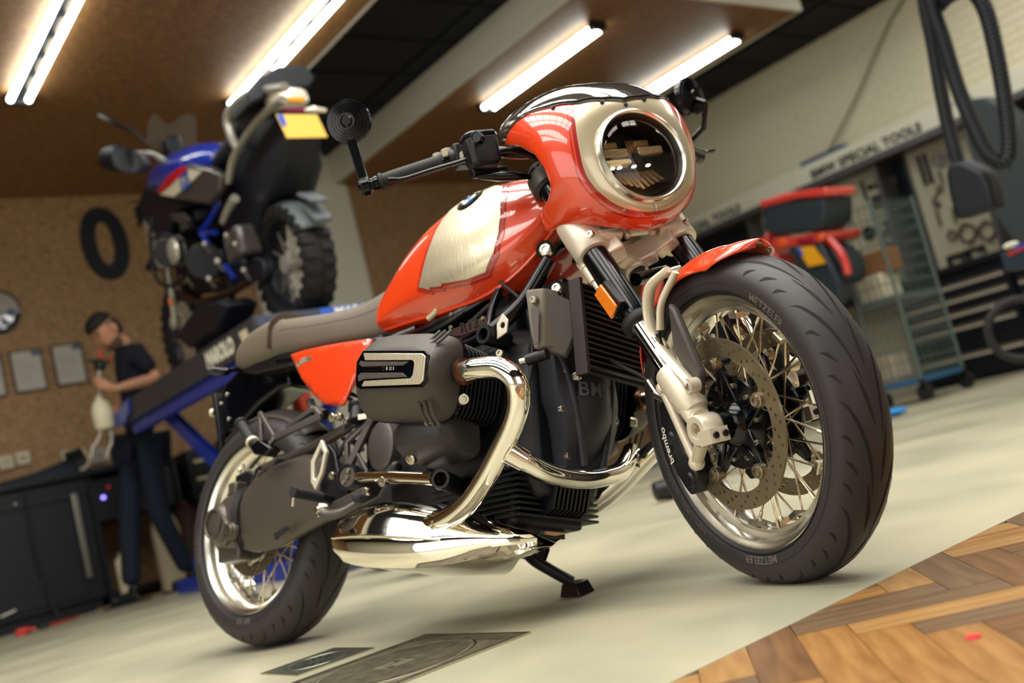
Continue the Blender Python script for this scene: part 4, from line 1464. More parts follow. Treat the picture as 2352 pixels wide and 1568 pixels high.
# ---- rear drive: swing arm with shaft, final drive housing
g = G()
R = []
for px, top, bot, hw, y in (((0.08), 0.395, 0.235, 0.036, -0.128), (0.14, 0.425, 0.222, 0.040, -0.126), (0.22, 0.445, 0.222, 0.042, -0.122), (0.32, 0.450, 0.245, 0.042, -0.118), (0.42, 0.432, 0.265, 0.042, -0.114), (0.50, 0.405, 0.28, 0.042, -0.11), (0.56, 0.385, 0.29, 0.04, -0.105)):
    m1, m2 = top * 0.68 + bot * 0.32, top * 0.35 + bot * 0.65
    R.append([(px, y + hw * 0.5, bot + 0.012), (px, y - hw * 0.35, bot), (px, y - hw * 0.9, m2 - 0.02), (px, y - hw, m1), (px, y - hw * 0.7, top - 0.014), (px, y - hw * 0.1, top), (px, y + hw * 0.7, top - 0.012), (px, y + hw, m1), (px, y + hw * 0.9, m2)])
g.rings(R)
sa = bp(g, 'swing_arm', M_titan, bevel=0.007, segs=3)
g = G()
g.box((-0.0, -0.19, 0), (0.001, -0.189, 0.001)) if 0 else None
q = [(0.2758,-0.15,0.1867), (0.3383,-0.15,0.1897), (0.3558,-0.15,0.1959)]
G().slab([(0.2581,-0.168,0.2542), (0.3127,-0.168,0.2659), (0.3236,-0.168,0.258), (0.2731,-0.168,0.2415), (0.275,-0.168,0.237), (0.2621,-0.168,0.2387)], (0, -1, 0), 0.004).build('arm_slot', M_hole, sa, smooth=0)
# flexible boot rings
g = G()
for k in range(4):
    x = 0.062 + k * 0.009
    R = []
    for d, s in ((0.0, 0.98), (0.003, 1.04), (0.006, 0.98)):
        R.append([(x + d, -0.128 + 0.048 * s * math.cos(2 * PI * j / 24), 0.322 + 0.082 * s * math.sin(2 * PI * j / 24)) for j in range(24)])
    g.rings(R)
g.build('shaft_boot', M_rub, sa, kind='stuff')
# final drive
g = G()
g.lathe([(0.0, -0.182), (0.040, -0.182), (0.046, -0.178), (0.050, -0.166), (0.060, -0.150), (0.080, -0.135), (0.088, -0.12), (0.090, -0.095), (0.086, -0.08), (0.0, -0.08)], (0.0, 0, RA.z), (0, 1, 0), 40)
fd = bp(g, 'final_drive', M_titan, smooth=50)
g = G()
R = []
for x, z, rz, ry in ((-0.01, 0.318, 0.075, 0.040), (0.03, 0.318, 0.082, 0.045), (0.06, 0.32, 0.086, 0.047), (0.085, 0.322, 0.078, 0.046)):
    R.append([(x, -0.128 + ry * math.cos(2 * PI * j / 20), z + rz * math.sin(2 * PI * j / 20)) for j in range(20)])
g.rings(R)
g.cyl((0.075, -0.165, 0.285), (0.075, -0.185, 0.285), 0.026, 0.021, 24)
g.bar((0.02, -0.16, 0.335), (0.075, -0.178, 0.30), 0.012, 0.03, (0, 1, 0)).bar((0.02, -0.155, 0.26), (0.07, -0.178, 0.27), 0.012, 0.02, (0, 1, 0))
g.box((-0.03, -0.15, 0.215), (0.07, -0.10, 0.26)).box((0.01, -0.15, 0.39), (0.05, -0.11, 0.425))
g.build('drive_housing', M_titan, fd, bevel=0.006, smooth=50)
g = G().lathe([(0.0, -0.150), (0.030, -0.150), (0.031, -0.184), (0.040, -0.184), (0.041, -0.180)], (0, 0, RA.z), (0, 1, 0), 40)
g.build('axle_bore', M_hole, fd)
g = G()
for k in range(28):
    a = 2 * PI * k / 28
    g.box((-0.0012, -0.1860, 0.0325), (0.0012, -0.1835, 0.0385), Matrix.Translation((0, 0, RA.z)) @ Matrix.Rotation(a, 4, 'Y'))
g.build('bore_tooth', M_titan, fd, kind='stuff', smooth=0)
G().lathe([(0.033, -0.184), (0.036, -0.188), (0.0395, -0.188), (0.0405, -0.183)], (0, 0, RA.z), (0, 1, 0), 40).build('bore_ring', M_titan, fd)
g = G().lathe([(0, -0.186), (0.004, -0.186), (0.005, -0.190), (0.016, -0.190), (0.018, -0.186), (0.021, -0.186), (0.021, -0.184)], (0.075, 0, 0.285), (0, 1, 0), 28)
g.build('pivot_cap', M_titan, fd)
g = G()
for k in range(14):
    a = 2 * PI * k / 14
    g.box((-0.001, -0.191, 0.009), (0.001, -0.1895, 0.015), Matrix.Translation((0.075, 0, 0.285)) @ Matrix.Rotation(a, 4, 'Y'))
g.build('cap_notch', M_hole, fd, kind='stuff', smooth=0)
bp(G().slab([(0.1371,-0.14,0.2589), (0.2374,-0.13,0.2451), (0.2456,-0.12,0.239), (0.1569,-0.14,0.2474)], (0, 0.3, -1), 0.006), 'drive_guard', M_sat, bevel=0.002)
# torque arm above
g = G().tube([(0.0921,-0.1,0.4497), (0.1875,-0.1,0.4548)], 0.013, 12, 0, flat=1.3).tube([(0.1875,-0.1,0.4548), (0.3234,-0.1,0.4683), (0.4651,-0.1,0.4903)], 0.014, 12, 0)
bp(g, 'torque_arm', M_titan, bevel=0.001)
bp(G().cyl((0.1104,-0.115,0.4426), (0.0657,-0.085,0.4536), 0.014).cyl((0.2117,-0.125,0.4465), (0.1471,-0.08,0.4632), 0.012), 'arm_joint', M_sat)
# rear brake: disc, caliper, bracket
disc(RA, 0.105, 0.1325, -0.058, 5, 0.088, rsub, ph=0.5, nm='rear_brake_disc')
g = G().lathe([(0.03, -0.075), (0.06, -0.07), (0.088, -0.058), (0.088, -0.052), (0.05, -0.05), (0.04, 0.05), (0.05, 0.06), (0.035, 0.07), (0.02, 0.07)], RA, (0, 1, 0), 48)
rsub(g, 'rear_hub', M_sat)
g = G()
cal = [(-0.0166,-0.1,0.4545), (0.0403,-0.1,0.459), (0.0759,-0.1,0.4443), (0.0484,-0.1,0.4014), (0.0112,-0.1,0.3956), (-0.0232,-0.1,0.4071)]
g.slab([(p[0], -0.11, p[2]) for p in cal], (0, 1, 0), 0.05)
rc_ = bp(g, 'rear_caliper', M_sat, bevel=0.005)
cc = (-0.0096,-0.113,0.4122)
text_geo('BMW', 0.017, lambda u, v: (cc[0] + u * 0.75 - v * 0.55, -0.114, cc[2] + u * 0.6 + v * 0.8), 2, 1, 1, 0.0004).build('caliper_lettering', M_let, rc_, smooth=0)
bp(G().cyl((cc[0] - 0.02, -0.112, cc[2] - 0.016), (cc[0] + 0.025, -0.10, cc[2] + 0.02), 0.014), 'caliper_piston', M_sat)
bp(G().bar((0.0527,-0.12,0.3778), (0.126,-0.12,0.4393), 0.010, 0.016, (0, 1, 0)).bar((0.0931,-0.12,0.3923), (0.1342,-0.12,0.4297), 0.008, 0.01, (0, 1, 0)), 'caliper_bracket', M_titan, bevel=0.002)
bp(G().tube([(0.0079,-0.1,0.483), (0.0086,-0.1,0.4622), (-0.008,-0.1,0.453)], 0.004, 8, 4).ball((0.0013,-0.105,0.4666), 0.008, 10), 'bleed_nipple', M_bolt)
bp(G().tube([(0.0401,-0.1,0.465), (0.0869,-0.1,0.4901), (0.1069,-0.1,0.5043), (0.1428,-0.08,0.4819), (0.2591,-0.08,0.4832)], 0.004, 8, 5), 'rear_brake_hose', M_rub)

# ---- engine
g = G()
R = []
for x, zb, zt, w_ in ((0.62, 0.27, 0.44, 0.10), (0.66, 0.22, 0.50, 0.13), (0.76, 0.21, 0.56, 0.135), (0.90, 0.20, 0.59, 0.135), (1.02, 0.21, 0.60, 0.12), (1.08, 0.23, 0.585, 0.10)):
    R.append([(x, -w_ * 0.8, zb), (x, w_ * 0.8, zb), (x, w_, zb + 0.04), (x, w_, zt - 0.05), (x, w_ * 0.7, zt), (x, -w_ * 0.7, zt), (x, -w_, zt - 0.05), (x, -w_, zb + 0.04)])
g.rings(R)
eng = bp(g, 'engine_block', M_eng, bevel=0.01)
# finned sump
g = G()
for k in range(11):
    z = 0.160 + k * 0.0120
    e = 0.0 if k > 2 else (2 - k) * 0.02
    g.box((0.80 + e, -0.142 + e * 0.8, z), (1.055 - e * 1.5, 0.115 - e * 2.0, z + 0.0055))
g.build('sump_fin', M_eng, eng, bevel=0.0015, smooth=0, kind='stuff')
G().box((0.82, -0.13, 0.170), (1.03, 0.09, 0.28)).build('sump', M_eng, eng, bevel=0.008)
g = G()
for k in range(12):
    x = 0.85 + k * 0.014
    g.box((x, -0.10, 0.152), (x + 0.005, 0.05, 0.172))
g.build('sump_floor_fin', M_eng, eng, smooth=0, kind='stuff')
g = G()
for k in range(9):
    y = -0.062 + k * 0.0135
    g.slab([(1.04, y, 0.185), (1.075, y, 0.20), (1.095, y, 0.262), (1.04, y, 0.272)], (0, 1, 0), 0.005)
g.build('oil_cooler_fin', M_eng, eng, smooth=0, kind='stuff')
# front cover with raised lettering frame
FC = [(0.585, -0.075), (0.60, -0.04), (0.605, 0.03), (0.59, 0.075), (0.52, 0.10), (0.42, 0.105), (0.36, 0.09), (0.27, 0.055), (0.262, 0.0), (0.27, -0.055), (0.36, -0.085), (0.42, -0.10), (0.52, -0.10)]
def fcx(y, z):
    return 1.135 + 0.045 * math.exp(-((y / 0.075) ** 2)) * max(0.15, min(1, (z - 0.26) / 0.12)) - 0.02 * ((z - 0.44) / 0.15) ** 2
g = drape([(p[1], p[0]) for p in FC], lambda y, z: (fcx(y, z), y, z), 0.016)
fc = bp(g, 'engine_front_cover', mat('cover_charcoal', (50, 51, 58), 0.5, 0.2, bump=0.3, bscale=500), solid=0.07, bevel=0.003, smooth=60)
q = G()
for y, z in ((-0.085, 0.545), (-0.09, 0.39), (0.085, 0.545), (0.09, 0.39), (-0.06, 0.30), (0.05, 0.30), (-0.075, 0.47)):
    bolt(q, (fcx(y, z) - 0.002, y, z), (1, 0, 0), 0.008, 0.004)
q.build('cover_bolt', M_bolt, fc, kind='stuff')
text_geo('BMW', 0.042, lambda u, v: (fcx(u, 0.432 + v) + 0.0015, -0.008 + u * 1.0, 0.432 + v), 3, 1.0, 1.1, 0.0006).build('cover_lettering', mat('letter_dark', (84, 86, 96), 0.35), fc, smooth=0)
g = G()
fr_ = [(-0.062, 0.408), (0.050, 0.408), (0.054, 0.457), (-0.058, 0.457)]
for a, b in zip(fr_, fr_[1:] + fr_[:1]):
    g.bar((fcx(*a) + 0.001, a[0], a[1]), (fcx(*b) + 0.001, b[0], b[1]), 0.003, 0.003)
g.build('lettering_frame', M_eng, fc, kind='stuff')
# vertical ribs on the cover edge
g = G()
g.tube([(1.125, -0.095, 0.56), (1.15, -0.075, 0.47), (1.15, -0.05, 0.36), (1.14, -0.03, 0.28)], 0.008, 10, 6).tube([(1.125, 0.095, 0.56), (1.15, 0.075, 0.47), (1.15, 0.05, 0.36), (1.14, 0.03, 0.28)], 0.008, 10, 6)
g.build('cover_rib', mat('cover_charcoal', (44, 44, 46), 0.42), fc)

# cylinders, heads and covers on both sides
def rsec(y, cx, cz, hx, hz, e=0.5, n=32, sx=0.0):
    out = []
    for k in range(n):
        a = 2 * PI * k / n
        c, s = math.cos(a), math.sin(a)
        out.append((cx + hx * math.copysign(abs(c) ** e, c) + sx * s, y, cz + hz * math.copysign(abs(s) ** e, s)))
    return out
for sg in (-1, 1):
    n_before = len(COL.objects)
    cyl = bp(G().cyl((0.915, sg * 0.12, 0.465), (0.915, sg * 0.29, 0.465), 0.062, n=32), 'cylinder', M_eng)
    g = G()
    for k in range(11):
        y = sg * (0.140 + k * 0.0135)
        s = 0.86 + 0.014 * k
        g.rings([rsec(y, 0.915, 0.470, 0.128 * s, 0.090 * s, 0.42, 24), rsec(y + sg * 0.0045, 0.915, 0.470, 0.128 * s, 0.090 * s, 0.42, 24)])
    g.build('cylinder_fin', M_eng, cyl, bevel=0.001, smooth=30, kind='stuff')
    # head cover, lofted outwards
    g = G()
    R = [rsec(sg * 0.292, 0.918, 0.470, 0.144, 0.090, 0.42), rsec(sg * 0.300, 0.918, 0.470, 0.145, 0.091, 0.42), rsec(sg * 0.322, 0.922, 0.472, 0.142, 0.087, 0.55), rsec(sg * 0.340, 0.930, 0.474, 0.136, 0.077, 0.62), rsec(sg * 0.356, 0.938, 0.476, 0.127, 0.063, 0.66), rsec(sg * 0.368, 0.944, 0.477, 0.117, 0.048, 0.66), rsec(sg * 0.3745, 0.946, 0.477, 0.110, 0.040, 0.66)]
    g.rings(R)
    hc = bp(g, 'cylinder_head_cover', mat('head_cover_grey', (66, 62, 58), 0.42, 0.3, bump=0.35, bscale=600), smooth=50)
    # cast ribs
    g = G()
    for k in range(3):
        for z0, z1 in ((0.53, 0.572), (0.37, 0.415)):
            x0 = 1.045 - k * 0.016
            g.tube([(x0 + 0.012, sg * 0.328, z0 + (0.03 if z0 > 0.5 else 0)), (x0 + 0.004, sg * 0.342, (z0 + z1) / 2 - (0 if z0 < 0.5 else 0.01)), (x0, sg * 0.352, z0 if z0 > 0.5 else z1)], 0.0035, 8, 4)
    g.build('cover_rib', mat('head_cover_grey', (84, 78, 70), 0.4), hc, kind='stuff')
    g = G()
    g.rings([rsec(sg * 0.286, 0.918, 0.470, 0.146, 0.092, 0.42), rsec(sg * 0.292, 0.918, 0.470, 0.146, 0.092, 0.42)])
    g.build('head_gasket', M_blk, hc)
    # badge plate
    PL = [(0.838, 0.492), (0.852, 0.513), (1.040, 0.507), (1.050, 0.500), (1.052, 0.452), (1.042, 0.443), (0.858, 0.440), (0.846, 0.446), (0.842, 0.460)]
    def pm(x, z, o):
        # plate leans with the cover
        return (x, sg * (0.3765 + o), z)
    pb = bp(G().prism(scale_poly(PL, 0.004), lambda u, v: pm(u, v, -0.004), lambda u, v: pm(u, v, 0.0008)), 'cover_plate', M_blk, bevel=0.001)
    up = [(0.856, 0.511), (1.038, 0.505), (1.048, 0.499), (1.050, 0.453), (1.041, 0.445), (0.864, 0.442), (0.870, 0.453), (1.012, 0.457), (1.018, 0.465), (1.018, 0.487), (1.010, 0.493), (0.864, 0.496)]
    G().prism(up, lambda u, v: pm(u, v, 0.0), lambda u, v: pm(u, v, 0.0035)).build('plate_trim', M_brush, pb, bevel=0.001)
    G().prism([(0.845, 0.489), (0.856, 0.483), (0.985, 0.483), (1.000, 0.490), (0.862, 0.493), (0.85, 0.495)], lambda u, v: pm(u, v, 0.0), lambda u, v: pm(u, v, 0.003)).build('plate_trim', M_titan, pb, bevel=0.0005)
    G().prism([(0.847, 0.464), (0.856, 0.470), (0.985, 0.468), (1.000, 0.460), (0.868, 0.457), (0.852, 0.452)], lambda u, v: pm(u, v, 0.0), lambda u, v: pm(u, v, 0.003)).build('plate_trim', M_titan, pb, bevel=0.0005)
    g = G()
    for z in (0.4735, 0.4795):
        g.box((0.866, min(sg * 0.3765, sg * 0.3785), z), (0.925, max(sg * 0.3765, sg * 0.3785), z + 0.003))
    g.build('plate_line', M_chrome, pb, smooth=0, kind='stuff')
    text_geo('R 12 S', 0.0095, lambda u, v: pm(0.945 - sg * -1 * -u if sg > 0 else 0.945 + u, 0.4775 + v, 0.0014), 2).build('plate_lettering', M_let, pb, smooth=0)
    # head bolts and lower chain case
    q = G()
    bolt(q, (1.066, sg * 0.285, 0.43), (0.8, sg * 0.5, 0), 0.012, 0.008)
    q.build('head_nut', M_bolt, hc)
    g = G()
    g.rings([rsec(sg * 0.19, 0.918, 0.345, 0.085, 0.040, 0.45, 24), rsec(sg * 0.26, 0.922, 0.355, 0.082, 0.040, 0.45, 24), rsec(sg * 0.290, 0.926, 0.360, 0.072, 0.030, 0.5, 24), rsec(sg * 0.297, 0.928, 0.362, 0.06, 0.020, 0.5, 24)])
    cc_ = bp(g, 'chain_case', mat('case_charcoal', (50, 48, 48), 0.42, 0.3, bump=0.3, bscale=500), smooth=50)
    q = G()
    bolt(q, (0.965, sg * 0.296, 0.372), (0.2, sg, 0), 0.009, 0.005)
    bolt(q, (0.875, sg * 0.265, 0.318), (0, sg, -0.4), 0.013, 0.005)
    q.build('case_bolt', M_bolt, cc_, kind='stuff')

    # chrome header pipe
    HP = [(1.0693,-0.3,0.4489), (1.1144,-0.3,0.4447), (1.1665,-0.295,0.4326), (1.1942,-0.285,0.4036), (1.1851,-0.27,0.3683), (1.155,-0.255,0.3347), (1.1014,-0.238,0.2923), (1.0376,-0.222,0.2453), (0.97,-0.208,0.2097), (0.892,-0.195,0.1931), (0.7816,-0.18,0.1878)]
    HP = [(p[0], sg * abs(p[1]), p[2]) for p in HP]
    hp_ = bp(G().tube(HP, 0.0225, 28, 8), 'exhaust_header', M_chrome, smooth=60)
    G().tube([HP[0], (HP[0][0] + 0.012, HP[0][1], HP[0][2])], 0.027, 24, 0).build('header_collar', mat('collar_copper', (110, 74, 56), 0.35, 0.9), hp_)
    g = G()
    a_, b_ = V(HP[-2]), V(HP[-1])
    g.cyl(a_ + (b_ - a_) * 0.1, a_ + (b_ - a_) * 0.16, 0.0255, n=28)
    g.build('header_clamp', M_chrome, hp_)
    tilt = Matrix.Translation((0.927, 0, 0.47)) @ Matrix.Rotation(math.radians(13), 4, 'Y') @ Matrix.Translation((-0.927, 0, -0.47))
    for o in list(COL.objects)[n_before:]:
        if o.parent == bike:
            up_ = Matrix.Translation((0, 0, 0.034 if sg > 0 else 0))
            o.matrix_local = up_ @ (tilt if o.name.split('.')[0] in ('cylinder', 'cylinder_head_cover', 'cover_plate') else Matrix())
# crossover pipe
XO = [(1.1218,-0.238,0.2884), (1.1365,-0.21,0.2701), (1.1436,-0.15,0.2512), (1.1465,-0.06,0.2481), (1.1522,0.02,0.2603), (1.1483,0.08,0.278), (1.1271,0.14,0.3119), (1.1031,0.19,0.3416)]
xo = bp(G().tube(XO, 0.0205, 28, 8), 'crossover_pipe', M_chrome, smooth=60)
G().tube(XO[:2], [0.0245, 0.0225], 28, 0).build('pipe_collar', M_chrome, xo)
# under-engine pipe and silencer box
bp(G().tube([(1.1206,0.17,0.3145), (1.0785,0.165,0.2824), (1.0277,0.155,0.2529), (0.9741,0.14,0.2259), (0.9263,0.11,0.2005), (0.8904,0.06,0.1812), (0.8655,0,0.164), (0.8301,-0.06,0.1543)], [0.020, 0.020, 0.020, 0.020, 0.021, 0.023, 0.027, 0.03], 24, 8), 'collector_pipe', M_chrome)
g = G()
MF = [(0.575, 0.150, 0.262, 0.185, -0.238), (0.60, 0.138, 0.262, 0.17, -0.244), (0.66, 0.122, 0.268, 0.14, -0.247), (0.74, 0.108, 0.262, 0.12, -0.242), (0.82, 0.100, 0.246, 0.11, -0.232), (0.90, 0.098, 0.225, 0.10, -0.216), (0.98, 0.104, 0.190, 0.09, -0.195), (1.05, 0.112, 0.160, 0.06, -0.165), (1.09, 0.120, 0.148, 0.02, -0.135)]
R = []
for i in range(40):
    x = 0.575 + 0.515 * i / 39
    zb, zt, yi, yo = sinterp(MF, x)
    zm = zb + (zt - zb) * (0.42 + 0.2 * max(0, (x - 0.85) / 0.24))
    kk = -0.17 * max(0, min(1, (x - 0.80) / 0.2))
    ring = [(x, yo + 0.02, zb + 0.004), (x, yo + 0.004, zb + (zm - zb) * 0.45), (x, yo, zm - 0.004), (x, yo + 0.003, zm + 0.004), (x, yo + 0.022, zm + (zt - zm) * 0.6), (x, yo + 0.055, zt - 0.006), (x, yo + 0.09, zt), (x, 0.0 + kk, zt), (x, 0.09 + kk, zt - 0.02), (x, 0.11 + kk, zm), (x, 0.08 + kk, zb), (x, -0.06 + kk * 0.5, zb - 0.006)]
    R.append(ring)
g.rings(R)
mf = bp(g, 'silencer', M_chrome, bevel=0.004, smooth=40)
g = G().tube([(0.58, -0.240, 0.197), (0.66, -0.247, 0.190), (0.74, -0.242, 0.180), (0.82, -0.232, 0.167), (0.90, -0.216, 0.152)], 0.003, 10, 5)
g.build('silencer_seam', M_chrome, mf)

# ---- oil cooler with its shroud
g = G()
for k in range(15):
    z = 0.455 + k * 0.0125
    g.box((1.205, -0.105, z), (1.235, 0.115, z + 0.0035))
for k in range(2):
    g.box((1.205, -0.115 + k * 0.235, 0.44), (1.235, -0.105 + k * 0.235, 0.645))
oc = bp(g, 'oil_cooler', mat('cooler_bronze', (52, 44, 42), 0.4, 0.5), bevel=0.0008, smooth=0)
G().box((1.209, -0.105, 0.45), (1.222, 0.115, 0.64)).build('cooler_core', M_hole, oc, smooth=0)
P = [(1.131,-0.17,0.6348), (1.1742,-0.16,0.6286), (1.1625,-0.16,0.5035), (1.1451,-0.17,0.4988), (1.1375,-0.17,0.5455)]
sh = bp(G().slab(P, (0.3, 1, 0), 0.04), 'cooler_shroud', mat('shroud_grey', (104, 96, 84), 0.5, bump=0.3, bscale=500), bevel=0.006, segs=3)
P = [(1.1726,-0.158,0.6296), (1.2057,-0.112,0.6028), (1.2064,-0.108,0.53), (1.1801,-0.112,0.4878), (1.1608,-0.14,0.4968), (1.1583,-0.155,0.5056)]
G().slab(P, (-0.5, 0.8, 0), 0.02).build('shroud_side', mat('shroud_dark', (78, 72, 66), 0.5), sh, bevel=0.004)
q = G()
bolt(q, (1.1576,-0.172,0.6033), (0, -1, 0), 0.0085, 0.005)
q.build('shroud_bolt', M_bolt, sh)
G().slab([(1.147,-0.171,0.5877), (1.1702,-0.171,0.5828), (1.1612,-0.171,0.5109), (1.1517,-0.171,0.5089)], (0, -1, 0), 0.0015).build('shroud_recess', mat('shroud_dark', (78, 72, 66), 0.5), sh, bevel=0.0)
P = [(1.1186,-0.16,0.4873), (1.1643,-0.15,0.4912)]
bp(G().cyl(P[0], P[1], 0.012, n=20), 'cooler_stay', M_sat)
bp(G().cyl((1.1038,-0.165,0.4864), (1.1186,-0.16,0.4873), 0.007), 'stay_bolt', M_bolt)

# ---- trellis frame
def fr_tube(P, r=0.0155, nm='frame_tube', m=M_blk):
    for sg in (-1, 1):
        bp(G().tube([(p[0], sg * abs(p[1]), p[2]) for p in P], r, 16, 4), nm, m)
fr_tube([(1.1429,-0.095,0.717), (1.0846,-0.125,0.6283), (1.0197,-0.155,0.5765)], 0.0165)
fr_tube([(1.013,-0.155,0.5735), (0.9217,-0.15,0.5694), (0.7595,-0.13,0.5953)], 0.0125)
fr_tube([(1.0053,-0.15,0.5865), (0.9985,-0.12,0.6551), (1.0084,-0.09,0.7211)], 0.010)
fr_tube([(0.7085,-0.08,0.6838), (0.5986,-0.11,0.6631), (0.4864,-0.115,0.6346), (0.4271,-0.11,0.5928)], 0.0145)
fr_tube([(0.66, 0.09, 0.66), (0.80, 0.10, 0.66), (0.95, 0.085, 0.69), (1.10, 0.05, 0.76), (1.17, 0.03, 0.80)], 0.019)
fr_tube([(0.66, 0.10, 0.64), (0.62, 0.125, 0.54), (0.60, 0.13, 0.44), (0.60, 0.13, 0.35)], 0.017)
fr_tube([(0.16, 0.09, 0.74), (0.35, 0.10, 0.705), (0.55, 0.10, 0.69), (0.66, 0.09, 0.66)], 0.014)
fr_tube([(0.30, 0.10, 0.70), (0.44, 0.11, 0.60), (0.58, 0.12, 0.50)], 0.013)
bp(G().cyl((1.17, 0, 0.72), (1.215, 0, 0.86), 0.034).box((0.98, -0.05, 0.60), (1.14, 0.05, 0.69)), 'steering_head', M_blk, bevel=0.003)
# open tube boss by the cylinder
for sg in (-1, 1):
    c = V((1.0223,-0.185,0.5647))
    c.y = sg * abs(c.y)
    o = bp(G().lathe([(0.0135, 0.0), (0.0205, 0.0), (0.0215, -0.003), (0.0215, -0.07), (0.0135, -0.07)], c, (0.0, sg, 0.0), 32), 'frame_boss', M_sat)
    G().lathe([(0, -0.02), (0.0135, -0.02), (0.0135, 0.0)], c, (0, sg, 0), 24).build('boss_bore', M_hole, o)
bp(G().prism([(0, 0), (0.028, 0.008), (0.034, 0.034), (0.02, 0.052), (0.002, 0.034)], lambda u, v: ((1.0472,-0.17,0.5494)[0] + u, -0.17, (1.0472,-0.17,0.5494)[2] + v), lambda u, v: ((1.0472,-0.17,0.5494)[0] + u, -0.166, (1.0472,-0.17,0.5494)[2] + v), [ngon(12, 0.007, (0.018, 0.026))[::-1]]), 'bracket_plate', M_alu, bevel=0.001)
# dark mass between tank and engine: airbox, throttle bodies, name plate, wiring
g = G()
g.box((0.62, -0.075, 0.56), (1.02, 0.075, 0.70))
bp(g, 'airbox', M_sat, bevel=0.015)
for sg in (-1, 1):
    bp(G().cyl((0.80, sg * 0.10, 0.60), (0.86, sg * 0.24, 0.545), 0.03, n=20).cyl((0.745, sg * 0.06, 0.63), (0.80, sg * 0.10, 0.60), 0.035), 'intake_pipe', M_sat)
    bp(G().tube([(0.70, sg * 0.09, 0.66), (0.78, sg * 0.13, 0.63), (0.88, sg * 0.12, 0.62), (0.98, sg * 0.11, 0.66)], 0.006, 8, 6).tube([(0.72, sg * 0.1, 0.60), (0.84, sg * 0.15, 0.585), (0.95, sg * 0.13, 0.60), (1.05, sg * 0.11, 0.64)], 0.005, 8, 6).tube([(1.02, sg * 0.12, 0.70), (1.09, sg * 0.12, 0.62), (1.10, sg * 0.12, 0.52), (1.09, sg * 0.13, 0.44)], 0.004, 8, 6), 'wiring_loom', M_rub)
npc = (0.9616,-0.16,0.6115)
npt = bp(G().slab([(0.8954,-0.155,0.616), (1.0032,-0.155,0.6157), (1.008,-0.155,0.5926), (0.9282,-0.155,0.5918), (0.9013,-0.155,0.5991)], (0, 1, 0), 0.006), 'engine_name_plate', mat('plate_bronze', (70, 48, 42), 0.35, 0.6), bevel=0.001)
npm = (0.9544,-0.157,0.6092)
text_geo('R12', 0.030, lambda u, v: (npm[0] + u, -0.1575, npm[2] + v - 0.0 * u), 2, 1.1, 1.1, 0.0006).build('plate_lettering', M_sat, npt, smooth=0)
q = G()
for p in ((0.8981,-0.156,0.6201), (0.9974,-0.156,0.6132), (0.8852,-0.14,0.6582)):
    bolt(q, p, (0, -1, 0), 0.005, 0.003)
q.build('plate_bolt', M_bolt, npt, kind='stuff')
bp(G().tube([(0.7794,-0.11,0.6847), (0.8022,-0.11,0.6922), (0.81,-0.11,0.7006)], 0.007, 10, 4), 'fuel_pipe', mat('fuel_pipe_cream', (190, 180, 140), 0.5))
q = G()
for p, r in (((1.1396,-0.1,0.74), 0.015), ((1.1782,-0.12,0.6352), 0.011), ((1.0363,-0.15,0.5246), 0.009), ((1.1629,-0.06,0.4587), 0.010), ((1.0357,-0.14,0.2963), 0.012), ((0.8807,-0.16,0.3321), 0.008), ((0.9204,-0.15,0.3465), 0.009)):
    bolt(q, p, (0.3, -1, 0), r, 0.006)
bp(q, 'frame_bolt', M_bolt, kind='stuff')
bp(G().cyl((1.138,-0.098,0.7411), (1.0987,-0.05,0.7676), 0.021), 'frame_mount', M_sat)
bp(G().cyl((1.1766,-0.118,0.6362), (1.138,-0.07,0.6599), 0.017), 'frame_mount', M_sat)
# horn / sensor by the lower clamp and steering damper
bp(G().cyl(fk(0.44, -0.12, 0.02), fk(0.405, -0.122, 0.018), 0.014, 0.010).cyl(fk(0.405, -0.122, 0.018), fk(0.385, -0.122, 0.018), 0.007).cyl(fk(0.46, -0.118, 0.02), fk(0.44, -0.12, 0.02), 0.018, 0.015), 'bump_stop', M_alu, True)
bp(G().cyl((1.37, -0.055, 0.63), (1.30, 0.07, 0.655), 0.0135), 'steering_damper', M_blk, True)
bp(G().cyl((1.30, 0.07, 0.655), (1.27, 0.13, 0.667), 0.0055), 'damper_rod', M_chrome, True)

# ---- alternator / gearbox details on the right flank
g = G().lathe([(0.0, 0.0), (0.05, 0.0), (0.058, 0.006), (0.06, 0.02), (0.06, 0.07)], (0.655, -0.165, 0.40), (0.2, 1, 0), 36)
bp(g, 'starter_housing', M_grey)
bp(G().box((0.66, -0.15, 0.30), (0.80, -0.10, 0.46)).cyl((0.735, -0.17, 0.345), (0.69, -0.185, 0.31), 0.014), 'gearbox_cover', M_eng, bevel=0.012)
bp(G().cyl((0.5729,-0.16,0.4757), (0.5647,-0.15,0.5163), 0.018, n=24).cyl((0.5647,-0.15,0.5163), (0.5649,-0.15,0.527), 0.021, n=24).box((0.60, -0.13, 0.42), (0.64, -0.09, 0.46)), 'brake_fluid_bottle', M_sat, bevel=0.002)
g = G()
bc = V((0.563,-0.15,0.5145))
for k in range(20):
    a = 2 * PI * k / 20
    g.box((bc.x + 0.0195 * math.cos(a) - 0.0014, bc.y + 0.0195 * math.sin(a) - 0.0014, bc.z - 0.012), (bc.x + 0.0195 * math.cos(a) + 0.0014, bc.y + 0.0195 * math.sin(a) + 0.0014, bc.z + 0.008))
bp(g, 'bottle_cap_rib', M_sat, kind='stuff')
bp(G().slab([(0.5928,-0.172,0.4866), (0.6182,-0.168,0.4838), (0.6194,-0.168,0.471), (0.5941,-0.172,0.4727)], (0, -1, 0), 0.001), 'bottle_label', M_let, smooth=0)
